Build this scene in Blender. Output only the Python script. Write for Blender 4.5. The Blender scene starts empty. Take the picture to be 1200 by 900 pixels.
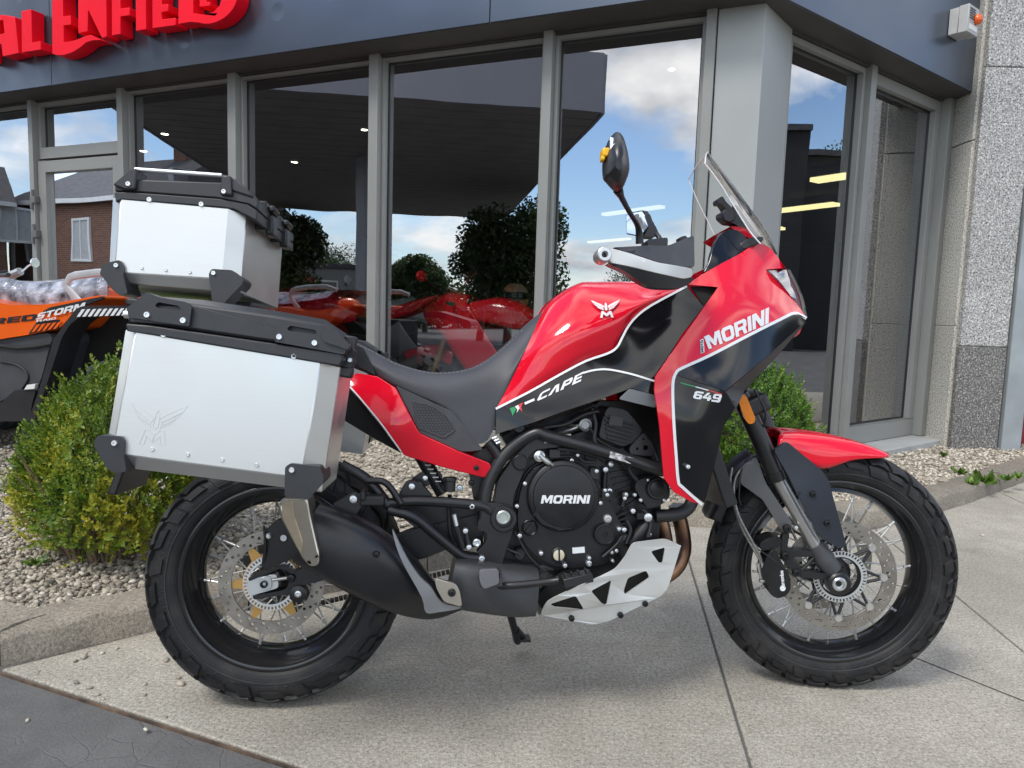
import bpy, bmesh, math, random
import numpy as np
from mathutils import Vector, Matrix
from mathutils.geometry import tessellate_polygon, delaunay_2d_cdt
R = math.radians
sc = bpy.context.scene
col = sc.collection
rng = random.Random(7)

# ------------------------------------------------------------------ camera
CAM_H, TILT, ROLL, FPX = 1.0073, 0.1024, 0.0310, 831.0
cam_d = bpy.data.cameras.new('camera')
cam = bpy.data.objects.new('camera', cam_d)
col.objects.link(cam)
cam.matrix_world = (Matrix.Translation((0, 0, CAM_H)) @ Matrix.Rotation(math.pi / 2 - TILT, 4, 'X')
                    @ Matrix.Rotation(ROLL, 4, 'Z'))
cam_d.sensor_width = 36
cam_d.lens = 36 * FPX / 1200
cam_d.clip_start = 0.02
cam_d.clip_end = 2000
sc.camera = cam

# ------------------------------------------------------------------ sky, sun, exposure
SKY_SEED = 18.4
SUN_EL, SUN_AZ = R(54), R(226)     # azimuth measured clockwise from +Y: the sun stands behind the camera
w = bpy.data.worlds.new('World')
sc.world = w
w.use_nodes = True
nt = w.node_tree
nt.nodes.clear()
def wn(t, **kw):
    n = nt.nodes.new(t)
    for k, v in kw.items():
        setattr(n, k, v)
    return n
wo = wn('ShaderNodeOutputWorld')
wbg = wn('ShaderNodeBackground')
sky = wn('ShaderNodeTexSky', sky_type='NISHITA', sun_disc=False, sun_elevation=SUN_EL, sun_rotation=SUN_AZ,
         air_density=1.0, dust_density=0.1, ozone_density=3.5)
tc = wn('ShaderNodeTexCoord')
sep = wn('ShaderNodeSeparateXYZ')
mx = wn('ShaderNodeMath', operation='MAXIMUM'); mx.inputs[1].default_value = 0.0
ad = wn('ShaderNodeMath', operation='ADD'); ad.inputs[1].default_value = 0.30
dx = wn('ShaderNodeMath', operation='DIVIDE')
dy = wn('ShaderNodeMath', operation='DIVIDE')
cmb = wn('ShaderNodeCombineXYZ')
nz = wn('ShaderNodeTexNoise'); nz.inputs['Scale'].default_value = 1.5; nz.inputs['Detail'].default_value = 9; nz.inputs['Roughness'].default_value = 0.56
nz.inputs['Distortion'].default_value = 0.25
nz2 = wn('ShaderNodeTexNoise'); nz2.inputs['Scale'].default_value = 3.0; nz2.inputs['Detail'].default_value = 7
ramp = wn('ShaderNodeValToRGB')
ramp.color_ramp.elements[0].position = 0.425; ramp.color_ramp.elements[1].position = 0.54
cr2 = wn('ShaderNodeValToRGB')
cr2.color_ramp.elements[0].position = 0.36; cr2.color_ramp.elements[0].color = (3.4, 3.7, 4.3, 1)
cr2.color_ramp.elements[1].position = 0.62; cr2.color_ramp.elements[1].color = (9.5, 9.4, 9.2, 1)
mixc = wn('ShaderNodeMix', data_type='RGBA')
lk = nt.links.new
lk(tc.outputs['Generated'], sep.inputs[0])
lk(sep.outputs['Z'], mx.inputs[0]); lk(mx.outputs[0], ad.inputs[0])
lk(sep.outputs['X'], dx.inputs[0]); lk(ad.outputs[0], dx.inputs[1])
lk(sep.outputs['Y'], dy.inputs[0]); lk(ad.outputs[0], dy.inputs[1])
lk(dx.outputs[0], cmb.inputs[0]); lk(dy.outputs[0], cmb.inputs[1]); cmb.inputs[2].default_value = SKY_SEED
lk(cmb.outputs[0], nz.inputs['Vector']); lk(cmb.outputs[0], nz2.inputs['Vector'])
lk(nz.outputs['Fac'], ramp.inputs[0]); lk(nz2.outputs['Fac'], cr2.inputs[0])
lk(ramp.outputs[0], mixc.inputs[0]); lk(sky.outputs[0], mixc.inputs[6]); lk(cr2.outputs[0], mixc.inputs[7])
lk(mixc.outputs[2], wbg.inputs['Color']); lk(wbg.outputs[0], wo.inputs['Surface'])
wbg.inputs['Strength'].default_value = 0.15

sun_d = bpy.data.lights.new('sun', 'SUN')
sun_d.energy = 1.5
sun_d.angle = R(16)
sun_d.color = (1.0, 0.955, 0.88)
sun = bpy.data.objects.new('sun', sun_d)
col.objects.link(sun)
sdir = Vector((math.sin(SUN_AZ) * math.cos(SUN_EL), math.cos(SUN_AZ) * math.cos(SUN_EL), math.sin(SUN_EL)))
sun.rotation_euler = sdir.to_track_quat('Z', 'Y').to_euler()
vs = sc.view_settings
vs.view_transform = 'Standard'
vs.look = 'None'
vs.gamma = 1
vs.exposure = 0.78
vs.use_curve_mapping = False
sc.render.engine = 'CYCLES'
sc.cycles.max_bounces = 10
sc.cycles.transparent_max_bounces = 24

# ------------------------------------------------------------------ frames of the place
def frame(o, yaw, lean=0.0):
    return Matrix.Translation(o) @ Matrix.Rotation(yaw, 4, 'Z') @ Matrix.Rotation(-lean, 4, 'X')
BK = frame((-0.5796, 1.7335, 0), 0.1002, 0.0992)           # the motorcycle: x forward, -y its right side, z up
HUB = Vector((1.487, 0, 0.328))                            # front axle in the motorcycle's frame
STEER = R(10)
_ax = Matrix.Rotation(-R(25), 4, 'Y')
FRS = Matrix.Translation(HUB) @ _ax @ Matrix.Rotation(-STEER, 4, 'Z') @ _ax.inverted()   # steered fork, in the motorcycle's frame
FK = BK @ FRS
FL = frame((1.066, 4.228, 0), R(-23))                      # long shop front: x to the right, y into the shop
FR = frame((1.55, 4.42, 0), R(36.8))                       # return shop front
WD = Matrix.Identity(4)
CAMP = Vector((0, 0, CAM_H))
def ray(px, py):
    u, v = px - 600, py - 450
    c, s = math.cos(ROLL), math.sin(ROLL)
    u, v = c * u + s * v, -s * u + c * v
    return Matrix.Rotation(-TILT, 3, 'X') @ Vector((u / FPX, 1, -v / FPX))
def hit(fr, px, py, y):
    """where the line of sight through a pixel meets the plane y=const of a frame (frame coordinates)"""
    inv = fr.inverted()
    o = inv @ CAMP
    d = inv.to_3x3() @ ray(px, py)
    return o + d * ((y - o.y) / d.y)
def onz(px, py, z):
    d = ray(px, py)
    return CAMP + d * ((z - CAMP.z) / d.z)
BKI = BK.inverted()
def bh(px, py, y):            # motorcycle coordinates
    return hit(BK, px, py, y)
def fh(px, py, y):            # through the steered fork's frame, in motorcycle coordinates
    return FRS @ hit(FK, px, py, y)

# ------------------------------------------------------------------ materials
MATS = {}
def mat(name, rgb, rough=0.5, metal=0.0, coat=0.0, var=0.12, vscale=8.0, bump=0.0, bscale=60.0, spec=0.5,
        rvar=0.0, rgb2=None, emit=None, coords='Object', detail=4.0, dist=0.01, aniso=0.0):
    if name in MATS:
        return MATS[name]
    m = bpy.data.materials.new(name)
    m.use_nodes = True
    t = m.node_tree
    b = t.nodes['Principled BSDF']
    b.inputs['Roughness'].default_value = rough
    b.inputs['Metallic'].default_value = metal
    b.inputs['Coat Weight'].default_value = coat
    b.inputs['Coat Roughness'].default_value = 0.03
    b.inputs['Specular IOR Level'].default_value = spec
    tcn = t.nodes.new('ShaderNodeTexCoord')
    n = t.nodes.new('ShaderNodeTexNoise')
    n.inputs['Scale'].default_value = vscale
    n.inputs['Detail'].default_value = detail
    t.links.new(tcn.outputs[coords], n.inputs['Vector'])
    r = t.nodes.new('ShaderNodeValToRGB')
    r.color_ramp.elements[0].position = 0.3
    r.color_ramp.elements[1].position = 0.7
    c2 = rgb2 or rgb
    r.color_ramp.elements[0].color = tuple(c * (1 - var) for c in rgb) + (1,)
    r.color_ramp.elements[1].color = tuple(min(1, c * (1 + var)) for c in c2) + (1,)
    t.links.new(n.outputs['Fac'], r.inputs[0])
    t.links.new(r.outputs[0], b.inputs['Base Color'])
    if rvar:
        mr = t.nodes.new('ShaderNodeMapRange')
        mr.inputs['To Min'].default_value = max(0.02, rough - rvar)
        mr.inputs['To Max'].default_value = min(1, rough + rvar)
        t.links.new(n.outputs['Fac'], mr.inputs['Value'])
        t.links.new(mr.outputs[0], b.inputs['Roughness'])
    if bump:
        n2 = t.nodes.new('ShaderNodeTexNoise')
        n2.inputs['Scale'].default_value = bscale
        n2.inputs['Detail'].default_value = 3
        t.links.new(tcn.outputs[coords], n2.inputs['Vector'])
        bp = t.nodes.new('ShaderNodeBump')
        bp.inputs['Strength'].default_value = bump
        bp.inputs['Distance'].default_value = dist
        t.links.new(n2.outputs['Fac'], bp.inputs['Height'])
        t.links.new(bp.outputs[0], b.inputs['Normal'])
    if emit:
        b.inputs['Emission Color'].default_value = tuple(emit[:3]) + (1,)
        b.inputs['Emission Strength'].default_value = emit[3]
    MATS[name] = m
    return m

# ------------------------------------------------------------------ mesh building
def cr(pts, n=6, closed=False):
    """Catmull-Rom through points"""
    P = [Vector(p) for p in pts]
    N = len(P)
    out = []
    rngs = N if closed else N - 1
    for i in range(rngs):
        if closed:
            a, b, c, d = P[i - 1], P[i], P[(i + 1) % N], P[(i + 2) % N]
        else:
            b, c = P[i], P[i + 1]
            a = P[i - 1] if i > 0 else b * 2 - c
            d = P[i + 2] if i + 2 < N else c * 2 - b
        for k in range(n):
            t = k / n
            out.append(0.5 * ((2 * b) + (c - a) * t + (2 * a - 5 * b + 4 * c - d) * t * t + (3 * b - a - 3 * c + d) * t ** 3))
    if not closed:
        out.append(P[-1].copy())
    return out
def resample(pts, n):
    P = [Vector(p) for p in pts]
    L = [0]
    for a, b in zip(P, P[1:]):
        L.append(L[-1] + (b - a).length)
    out = []
    for k in range(n):
        s = L[-1] * k / (n - 1)
        i = 0
        while i < len(L) - 2 and L[i + 1] < s:
            i += 1
        q = (s - L[i]) / max(1e-9, L[i + 1] - L[i])
        out.append(P[i].lerp(P[i + 1], q))
    return out
def rnd(pts, r, n=4):
    """round the corners of a polygon; r one radius or one per corner"""
    P = [Vector(p) for p in pts]
    out = []
    for i in range(len(P)):
        a, b, c = P[i - 1], P[i], P[(i + 1) % len(P)]
        rr = r[i] if isinstance(r, (list, tuple)) else r
        l1, l2 = (a - b).length, (c - b).length
        k = min(rr, 0.45 * l1, 0.45 * l2)
        if k < 1e-6:
            out.append(b); continue
        p, q = b + (a - b).normalized() * k, b + (c - b).normalized() * k
        for j in range(n + 1):
            t = j / n
            out.append(p * (1 - t) ** 2 + b * 2 * t * (1 - t) + q * t * t)
    return out
def circ2(cx, cy, r, n=20, r2=None, a0=0):
    return [Vector((cx + r * math.cos(a0 + 2 * math.pi * i / n), cy + (r2 or r) * math.sin(a0 + 2 * math.pi * i / n))) for i in range(n)]

class MB:
    def __init__(s):
        s.v = []; s.f = []
    def add(s, vs, fs):
        o = len(s.v)
        s.v += [Vector(p) for p in vs]
        s.f += [tuple(i + o for i in f) for f in fs]
        return s
    def box(s, c, d, rot=None):
        c = Vector(c)
        vs = []
        for x in (-.5, .5):
            for y in (-.5, .5):
                for z in (-.5, .5):
                    p = Vector((x * d[0], y * d[1], z * d[2]))
                    vs.append(c + (rot @ p if rot else p))
        return s.add(vs, [(0, 1, 3, 2), (4, 6, 7, 5), (0, 4, 5, 1), (2, 3, 7, 6), (0, 2, 6, 4), (1, 5, 7, 3)])
    def hexa(s, a, b):
        """two quads (4 points each, matching order) joined into a solid"""
        return s.add(list(a) + list(b), [(3, 2, 1, 0), (4, 5, 6, 7)] + [(i, (i + 1) % 4, 4 + (i + 1) % 4, 4 + i) for i in range(4)])
    def cyl(s, p0, p1, r0, r1=None, n=16, caps=True):
        return s.tube([p0, p1], [r0, r0 if r1 is None else r1], n, caps)
    def tube(s, path, r, n=12, caps=True, flat=None):
        """swept tube; r one radius or one per point; flat=(vector, factor) squashes the section along a direction"""
        P = [Vector(p) for p in path]
        rs = r if isinstance(r, (list, tuple)) else [r] * len(P)
        o = len(s.v)
        t0 = (P[1] - P[0]).normalized()
        up = Vector((0, 1, 0)) if abs(t0.y) < 0.9 else Vector((0, 0, 1))
        nrm = (up - t0 * up.dot(t0)).normalized()
        for i, p in enumerate(P):
            if i == 0: t = P[1] - P[0]
            elif i == len(P) - 1: t = P[-1] - P[-2]
            else: t = (P[i + 1] - p).normalized() + (p - P[i - 1]).normalized()
            t.normalize()
            nrm = (nrm - t * nrm.dot(t)).normalized()
            b = t.cross(nrm)
            for k in range(n):
                a = 2 * math.pi * k / n
                d = (nrm * math.cos(a) + b * math.sin(a)) * rs[i]
                if flat:
                    fv = Vector(flat[0]).normalized()
                    d = d - fv * d.dot(fv) * (1 - flat[1])
                s.v.append(p + d)
        for i in range(len(P) - 1):
            for k in range(n):
                a, b = o + i * n + k, o + i * n + (k + 1) % n
                s.f.append((a, a + n, b + n, b))
        if caps:
            s.f.append(tuple(o + k for k in range(n)))
            s.f.append(tuple(o + (len(P) - 1) * n + k for k in reversed(range(n))))
        return s
    def lathe(s, prof, n=48, o=(0, 0, 0), axis='Y', closed=False):
        """profile of (radius, offset along axis)"""
        o = Vector(o); b = len(s.v); m = len(prof)
        for i in range(n):
            a = 2 * math.pi * i / n
            for r, h in prof:
                if axis == 'Y': s.v.append(o + Vector((r * math.cos(a), h, r * math.sin(a))))
                elif axis == 'Z': s.v.append(o + Vector((r * math.cos(a), r * math.sin(a), h)))
                else: s.v.append(o + Vector((h, r * math.cos(a), r * math.sin(a))))
        for i in range(n):
            j = (i + 1) % n
            for k in range(m if closed else m - 1):
                l = (k + 1) % m
                s.f.append((b + i * m + k, b + j * m + k, b + j * m + l, b + i * m + l))
        return s
    def sphere(s, c, r, n=12, m=8):
        c = Vector(c)
        r = Vector((r, r, r)) if not hasattr(r, '__len__') else Vector(r)
        o = len(s.v)
        s.v.append(c + Vector((0, 0, r.z)))
        for i in range(1, m):
            t = math.pi * i / m
            for k in range(n):
                a = 2 * math.pi * k / n
                s.v.append(c + Vector((r.x * math.sin(t) * math.cos(a), r.y * math.sin(t) * math.sin(a), r.z * math.cos(t))))
        s.v.append(c - Vector((0, 0, r.z)))
        for k in range(n):
            s.f.append((o, o + 1 + k, o + 1 + (k + 1) % n))
            e = o + 1 + (m - 2) * n
            s.f.append((len(s.v) - 1, e + (k + 1) % n, e + k))
        for i in range(m - 2):
            for k in range(n):
                a = o + 1 + i * n
                s.f.append((a + k, a + n + k, a + n + (k + 1) % n, a + (k + 1) % n))
        return s
    def grid(s, rows, close=False):
        """rows of equal length"""
        o = len(s.v); m = len(rows[0])
        for r_ in rows: s.v += [Vector(p) for p in r_]
        for i in range(len(rows) - 1):
            for k in range(m if close else m - 1):
                l = (k + 1) % m
                s.f.append((o + i * m + k, o + i * m + l, o + (i + 1) * m + l, o + (i + 1) * m + k))
        return s
    def prism(s, outer, holes=(), f0=None, f1=None):
        """polygon with holes swept between two mappings of a 2D point to 3D"""
        loops = [list(outer)] + [list(h) for h in holes]
        tri = tessellate_polygon([[Vector((p[0], p[1], 0)) for p in l] for l in loops])
        flat = [p for l in loops for p in l]
        o = len(s.v); N = len(flat)
        s.v += [Vector(f0(p)) for p in flat] + [Vector(f1(p)) for p in flat]
        for t in tri:
            s.f.append(tuple(o + i for i in t)); s.f.append(tuple(o + N + i for i in reversed(t)))
        k = 0
        for l in loops:
            for i in range(len(l)):
                a, b = k + i, k + (i + 1) % len(l)
                s.f.append((o + a, o + b, o + N + b, o + N + a))
            k += len(l)
        return s
    def xf(s, M):
        s.v = [M @ p for p in s.v]
        return s
    def mesh(s, name, m, sharp=32):
        me = bpy.data.meshes.new(name)
        me.from_pydata([tuple(p) for p in s.v], [], s.f)
        bm = bmesh.new(); bm.from_mesh(me)
        bmesh.ops.remove_doubles(bm, verts=bm.verts, dist=1e-6)
        bmesh.ops.recalc_face_normals(bm, faces=bm.faces)
        bm.to_mesh(me); bm.free()
        me.polygons.foreach_set('use_smooth', [True] * len(me.polygons))
        me.set_sharp_from_angle(angle=R(sharp))
        if m: me.materials.append(m)
        return me
    def build(s, name, m, parent=None, bevel=0, seg=2, sharp=32, mirror=False):
        me = s.mesh(name, m, sharp)
        o = link(name, me, parent, bevel, seg)
        if mirror:
            t = MB(); t.f = s.f; t.v = [Vector((p.x, -p.y, p.z)) for p in s.v]
            link(name, t.mesh(name, m, sharp), parent, bevel, seg)
        return o
def link(name, data, parent=None, bevel=0, seg=2):
    o = bpy.data.objects.new(name, data)
    col.objects.link(o)
    o.parent = parent
    if bevel:
        b = o.modifiers.new('bevel', 'BEVEL')
        b.width = bevel; b.segments = seg; b.limit_method = 'ANGLE'; b.angle_limit = R(40)
        b.harden_normals = False
    return o
def tag(o, label=None, cat=None, group=None, kind=None):
    if label: o['label'] = label
    if cat: o['category'] = cat
    if group: o['group'] = group
    if kind: o['kind'] = kind
    return o
def empty(name, M=None, parent=None):
    o = bpy.data.objects.new(name, None)
    col.objects.link(o)
    o.empty_display_size = 0.1
    if M is not None: o.matrix_world = M
    o.parent = parent
    return o
def copy_tree(o, parent=None):
    c = o.copy(); col.objects.link(c); c.parent = parent
    for ch in list(o.children): copy_tree(ch, c)
    return c

# thin-plate depth surface through control points (px, py, value)
class TPS:
    def __init__(s, pts, lam=1e-3):
        P = np.array(pts, float); s.c = P[:, :2] / 100.0; n = len(P)
        d2 = ((s.c[:, None] - s.c[None]) ** 2).sum(-1)
        K = np.where(d2 > 0, d2 * np.log(d2 + 1e-12) * 0.5, 0) + lam * np.eye(n)
        A = np.zeros((n + 3, n + 3)); A[:n, :n] = K; A[:n, n] = 1; A[:n, n + 1:] = s.c
        A[n, :n] = 1; A[n + 1:, :n] = s.c.T
        s.w = np.linalg.solve(A, np.concatenate([P[:, 2], [0, 0, 0]]))
    def __call__(s, x, y):
        q = np.array([x, y]) / 100.0
        d2 = ((s.c - q) ** 2).sum(-1)
        k = np.where(d2 > 0, d2 * np.log(d2 + 1e-12) * 0.5, 0)
        return float(k @ s.w[:-3] + s.w[-3] + s.w[-2:] @ q)
def const(y):
    return lambda a, b: y
def inside(p, poly):
    c = False; x, y = p[0], p[1]; j = len(poly) - 1
    for i in range(len(poly)):
        a, b = poly[i], poly[j]
        if (a[1] > y) != (b[1] > y) and x < (b[0] - a[0]) * (y - a[1]) / (b[1] - a[1]) + a[0]: c = not c
        j = i
    return c
def panel(outline, depth, thick=0.004, step=7.0, fr='B', lift=0.0):
    """a curved body panel: outline in photo pixels, each point set at its own lateral depth in the vehicle's frame"""
    H = bh if fr == 'B' else fh
    out = []
    n = len(outline)
    for i in range(n):
        a, b = Vector(outline[i]), Vector(outline[(i + 1) % n])
        k = max(1, int((b - a).length / step))
        out += [a.lerp(b, j / k) for j in range(k)]
    xs = [p.x for p in out]; ys = [p.y for p in out]
    pts = [Vector((p.x, p.y)) for p in out]
    edges = [(i, (i + 1) % len(out)) for i in range(len(out))]
    y = min(ys) + step * .5; row = 0
    while y < max(ys):
        x = min(xs) + step * (.5 if row % 2 else 0)
        while x < max(xs):
            if inside((x, y), out) and min((Vector((x, y)) - q).length for q in out) > step * .45:
                pts.append(Vector((x, y)))
            x += step
        y += step * .87; row += 1
    vs, es, fs, *_ = delaunay_2d_cdt(pts, edges, [], 1, 1e-4)
    mb = MB()
    yv = Vector((0, 1, 0)) if fr == 'B' else (FRS.to_3x3() @ Vector((0, 1, 0)))
    F = [H(p.x, p.y, depth(p.x, p.y) - lift) for p in vs]
    Bk = [p + yv * thick for p in F]
    N = len(F)
    faces = [tuple(f) for f in fs] + [tuple(N + i for i in reversed(f)) for f in fs]
    cnt = {}
    for f in fs:
        for a, b in zip(f, list(f[1:]) + [f[0]]):
            cnt[(a, b)] = 1
    for (a, b) in list(cnt):
        if (b, a) not in cnt: faces.append((b, a, N + a, N + b))
    mb.add(F + Bk, faces)
    return mb
def plate(outline, y0, y1, holes=(), fr='B', yw=None):
    """flat plate cut to a pixel outline at lateral offset y0 (near face), back face at y1, square sides"""
    H = bh if fr == 'B' else fh
    yv = Vector((0, 1, 0)) if fr == 'B' else (FRS.to_3x3() @ Vector((0, 1, 0)))
    return MB().prism(outline, holes, lambda p: H(p[0], p[1], y0), lambda p: H(p[0], p[1], y0) + yv * (y1 - y0))
def stripe(path, width, depth, lift=0.0012, fr='B'):
    """painted pinstripe following a pixel path; width px (one or per point)"""
    H = bh if fr == 'B' else fh
    P = [Vector(p) for p in path]
    l, r = [], []
    for i, p in enumerate(P):
        t = (P[min(i + 1, len(P) - 1)] - P[max(i - 1, 0)]).normalized()
        wd = width[i] if isinstance(width, (list, tuple)) else width
        nrm = Vector((-t.y, t.x)) * wd / 2
        a, b = p + nrm, p - nrm
        l.append(H(a.x, a.y, depth(a.x, a.y) - lift)); r.append(H(b.x, b.y, depth(b.x, b.y) - lift))
    yv = Vector((0, 1, 0)) * (lift + 0.001)
    mb = MB().grid([l, r])
    return mb
# block letters: outline loops on a unit cell (x right, y up); first loop outer, rest holes
def _rr(x0, y0, x1, y1, c):
    return [(x0 + c, y0), (x1 - c, y0), (x1, y0 + c), (x1, y1 - c), (x1 - c, y1), (x0 + c, y1), (x0, y1 - c), (x0, y0 + c)]
GL = {
 'M': (1.35, [[[(0, 0), (0, 1), (.42, 1), (.68, .5), (.94, 1), (1.35, 1), (1.35, 0), (1.05, 0), (1.05, .6), (.76, .08), (.6, .08), (.3, .6), (.3, 0)]]]),
 'O': (1.1, [[_rr(0, 0, 1.1, 1, .2), _rr(.3, .24, .8, .76, .08)]]),
 'R': (1.1, [[[(0, 0), (0, 1), (.9, 1), (1.08, .84), (1.08, .52), (.95, .38), (1.1, 0), (.78, 0), (.64, .34), (.3, .34), (.3, 0)], [(.3, .56), (.76, .56), (.76, .78), (.3, .78)]]]),
 'I': (.32, [[[(0, 0), (0, 1), (.32, 1), (.32, 0)]]]),
 'N': (1.1, [[[(0, 0), (0, 1), (.36, 1), (.8, .42), (.8, 1), (1.1, 1), (1.1, 0), (.76, 0), (.3, .6), (.3, 0)]]]),
 'T': (1.0, [[[(.35, 0), (.35, .77), (0, .77), (0, 1), (1, 1), (1, .77), (.65, .77), (.65, 0)]]]),
 'C': (1.0, [[[(.2, 0), (1, 0), (1, .24), (.36, .24), (.3, .3), (.3, .7), (.36, .76), (1, .76), (1, 1), (.2, 1), (0, .82), (0, .18)]]]),
 'A': (1.1, [[[(0, 0), (.36, 1), (.76, 1), (1.1, 0), (.8, 0), (.57, .7), (.34, 0)]]]),
 'P': (1.0, [[[(0, 0), (0, 1), (.85, 1), (1, .85), (1, .45), (.85, .3), (.3, .3), (.3, 0)], [(.3, .54), (.7, .54), (.7, .77), (.3, .77)]]]),
 'E': (.9, [[[(0, 0), (0, 1), (.9, 1), (.9, .78), (.3, .78), (.3, .61), (.85, .61), (.85, .4), (.3, .4), (.3, .22), (.9, .22), (.9, 0)]]]),
 '-': (.6, [[[(0, .4), (0, .6), (.6, .6), (.6, .4)]]]),
 '6': (.95, [[[(.15, 0), (.8, 0), (.95, .15), (.95, .5), (.82, .62), (.3, .62), (.3, .76), (.95, .76), (.95, 1), (.15, 1), (0, .85), (0, .15)], [(.3, .22), (.65, .22), (.65, .42), (.3, .42)]]]),
 '4': (.95, [[[(.55, 0), (.55, .22), (0, .22), (0, .42), (.32, 1), (.64, 1), (.34, .44), (.55, .44), (.55, .7), (.83, .7), (.83, .44), (.95, .44), (.95, .22), (.83, .22), (.83, 0)]]]),
 '9': (.95, [[[(.8, 1), (.15, 1), (0, .85), (0, .5), (.13, .38), (.65, .38), (.65, .24), (0, .24), (0, 0), (.8, 0), (.95, .15), (.95, .85)], [(.3, .58), (.65, .58), (.65, .78), (.3, .78)]]]),
 'S': (.95, [[[(0, 0), (0, .22), (.65, .22), (.65, .39), (.12, .39), (0, .5), (0, .88), (.12, 1), (.95, 1), (.95, .78), (.3, .78), (.3, .61), (.83, .61), (.95, .5), (.95, .12), (.83, 0)]]]),
 'D': (1.05, [[[(0, 0), (0, 1), (.85, 1), (1.05, .8), (1.05, .2), (.85, 0)], [(.3, .23), (.75, .23), (.75, .77), (.3, .77)]]]),
 'b': (.8, [[[(0, 0), (0, 1), (.25, 1), (.25, .68), (.65, .68), (.8, .55), (.8, .13), (.65, 0)], [(.25, .2), (.55, .2), (.55, .48), (.25, .48)]]]),
 'r': (.55, [[[(0, 0), (0, .68), (.55, .68), (.55, .48), (.25, .48), (.25, 0)]]]),
 'e': (.8, [[[(.15, 0), (.8, 0), (.8, .16), (.25, .16), (.25, .27), (.8, .27), (.8, .55), (.65, .68), (.15, .68), (0, .55), (0, .13)], [(.25, .4), (.55, .4), (.55, .52), (.25, .52)]]]),
 'm': (1.1, [[[(0, 0), (0, .68), (1, .68), (1.1, .58), (1.1, 0), (.88, 0), (.88, .48), (.66, .48), (.66, 0), (.44, 0), (.44, .48), (.22, .48), (.22, 0)]]]),
 'o': (.8, [[_rr(0, 0, .8, .68, .14), _rr(.25, .2, .55, .48, .04)]]),
}
def text(s, quad, depth, lift=0.0012, fr='B', gap=.12, thick=0.0006, adv=None):
    """raised lettering laid on a surface; quad = px of lower-left, lower-right, upper-right, upper-left"""
    H = bh if fr == 'B' else fh
    adv = adv or {}
    tot = sum(GL[c][0] if c != ' ' else .5 for c in s) + gap * (len(s) - 1)
    q = [Vector(p) for p in quad]
    def m(p):
        u, v = p[0] / tot, p[1]
        a = q[0].lerp(q[1], u); b = q[3].lerp(q[2], u)
        return a.lerp(b, v)
    mb = MB(); x = 0
    for c in s:
        if c == ' ':
            x += .5 + gap; continue
        wd, shapes = GL[c]
        for loops in shapes:
            L = [[m((x + p[0], p[1])) for p in l] for l in loops]
            yv = Vector((0, 1, 0))
            mb.prism(L[0], L[1:], lambda p: H(p[0], p[1], depth(p[0], p[1]) - lift), lambda p: H(p[0], p[1], depth(p[0], p[1]) - lift) + yv * thick)
        x += wd + gap
    return mb
def polys(loops_list, depth, lift=0.0012, fr='B', thick=0.0006):
    H = bh if fr == 'B' else fh
    mb = MB()
    for l in loops_list:
        mb.prism(l, (), lambda p: H(p[0], p[1], depth(p[0], p[1]) - lift), lambda p: H(p[0], p[1], depth(p[0], p[1]) - lift) + Vector((0, 1, 0)) * thick)
    return mb
# ------------------------------------------------------------------ surface materials
def nodes_mat(name):
    m = bpy.data.materials.new(name); m.use_nodes = True
    MATS[name] = m
    t = m.node_tree
    return m, t, t.nodes['Principled BSDF']
def N(t, typ, ins=None, **kw):
    n = t.nodes.new(typ)
    for k, v in kw.items(): setattr(n, k, v)
    for k, v in (ins or {}).items():
        if isinstance(v, bpy.types.NodeSocket): t.links.new(v, n.inputs[k])
        else: n.inputs[k].default_value = v
    return n
def ramp_(t, fac, stops, interp='LINEAR'):
    r = t.nodes.new('ShaderNodeValToRGB')
    e = r.color_ramp.elements
    r.color_ramp.interpolation = interp
    while len(e) < len(stops): e.new(0.5)
    for k, (p, c) in enumerate(stops):
        e[k].position = p
        e[k].color = (c, c, c, 1) if not hasattr(c, '__len__') else tuple(c) + (1,)
    t.links.new(fac, r.inputs[0])
    return r.outputs[0]
def mixc_(t, fac, a, b, mode='MIX'):
    n = t.nodes.new('ShaderNodeMix'); n.data_type = 'RGBA'; n.blend_type = mode
    for sock, v in ((n.inputs[0], fac), (n.inputs[6], a), (n.inputs[7], b)):
        if isinstance(v, bpy.types.NodeSocket): t.links.new(v, sock)
        elif hasattr(v, '__len__'): sock.default_value = tuple(v) + (1,)
        else: sock.default_value = v
    return n.outputs[2]
def bump_(t, b, h, strength, dist):
    bp = N(t, 'ShaderNodeBump', {'Height': h, 'Strength': strength, 'Distance': dist})
    t.links.new(bp.outputs[0], b.inputs['Normal'])
    return bp
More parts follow.
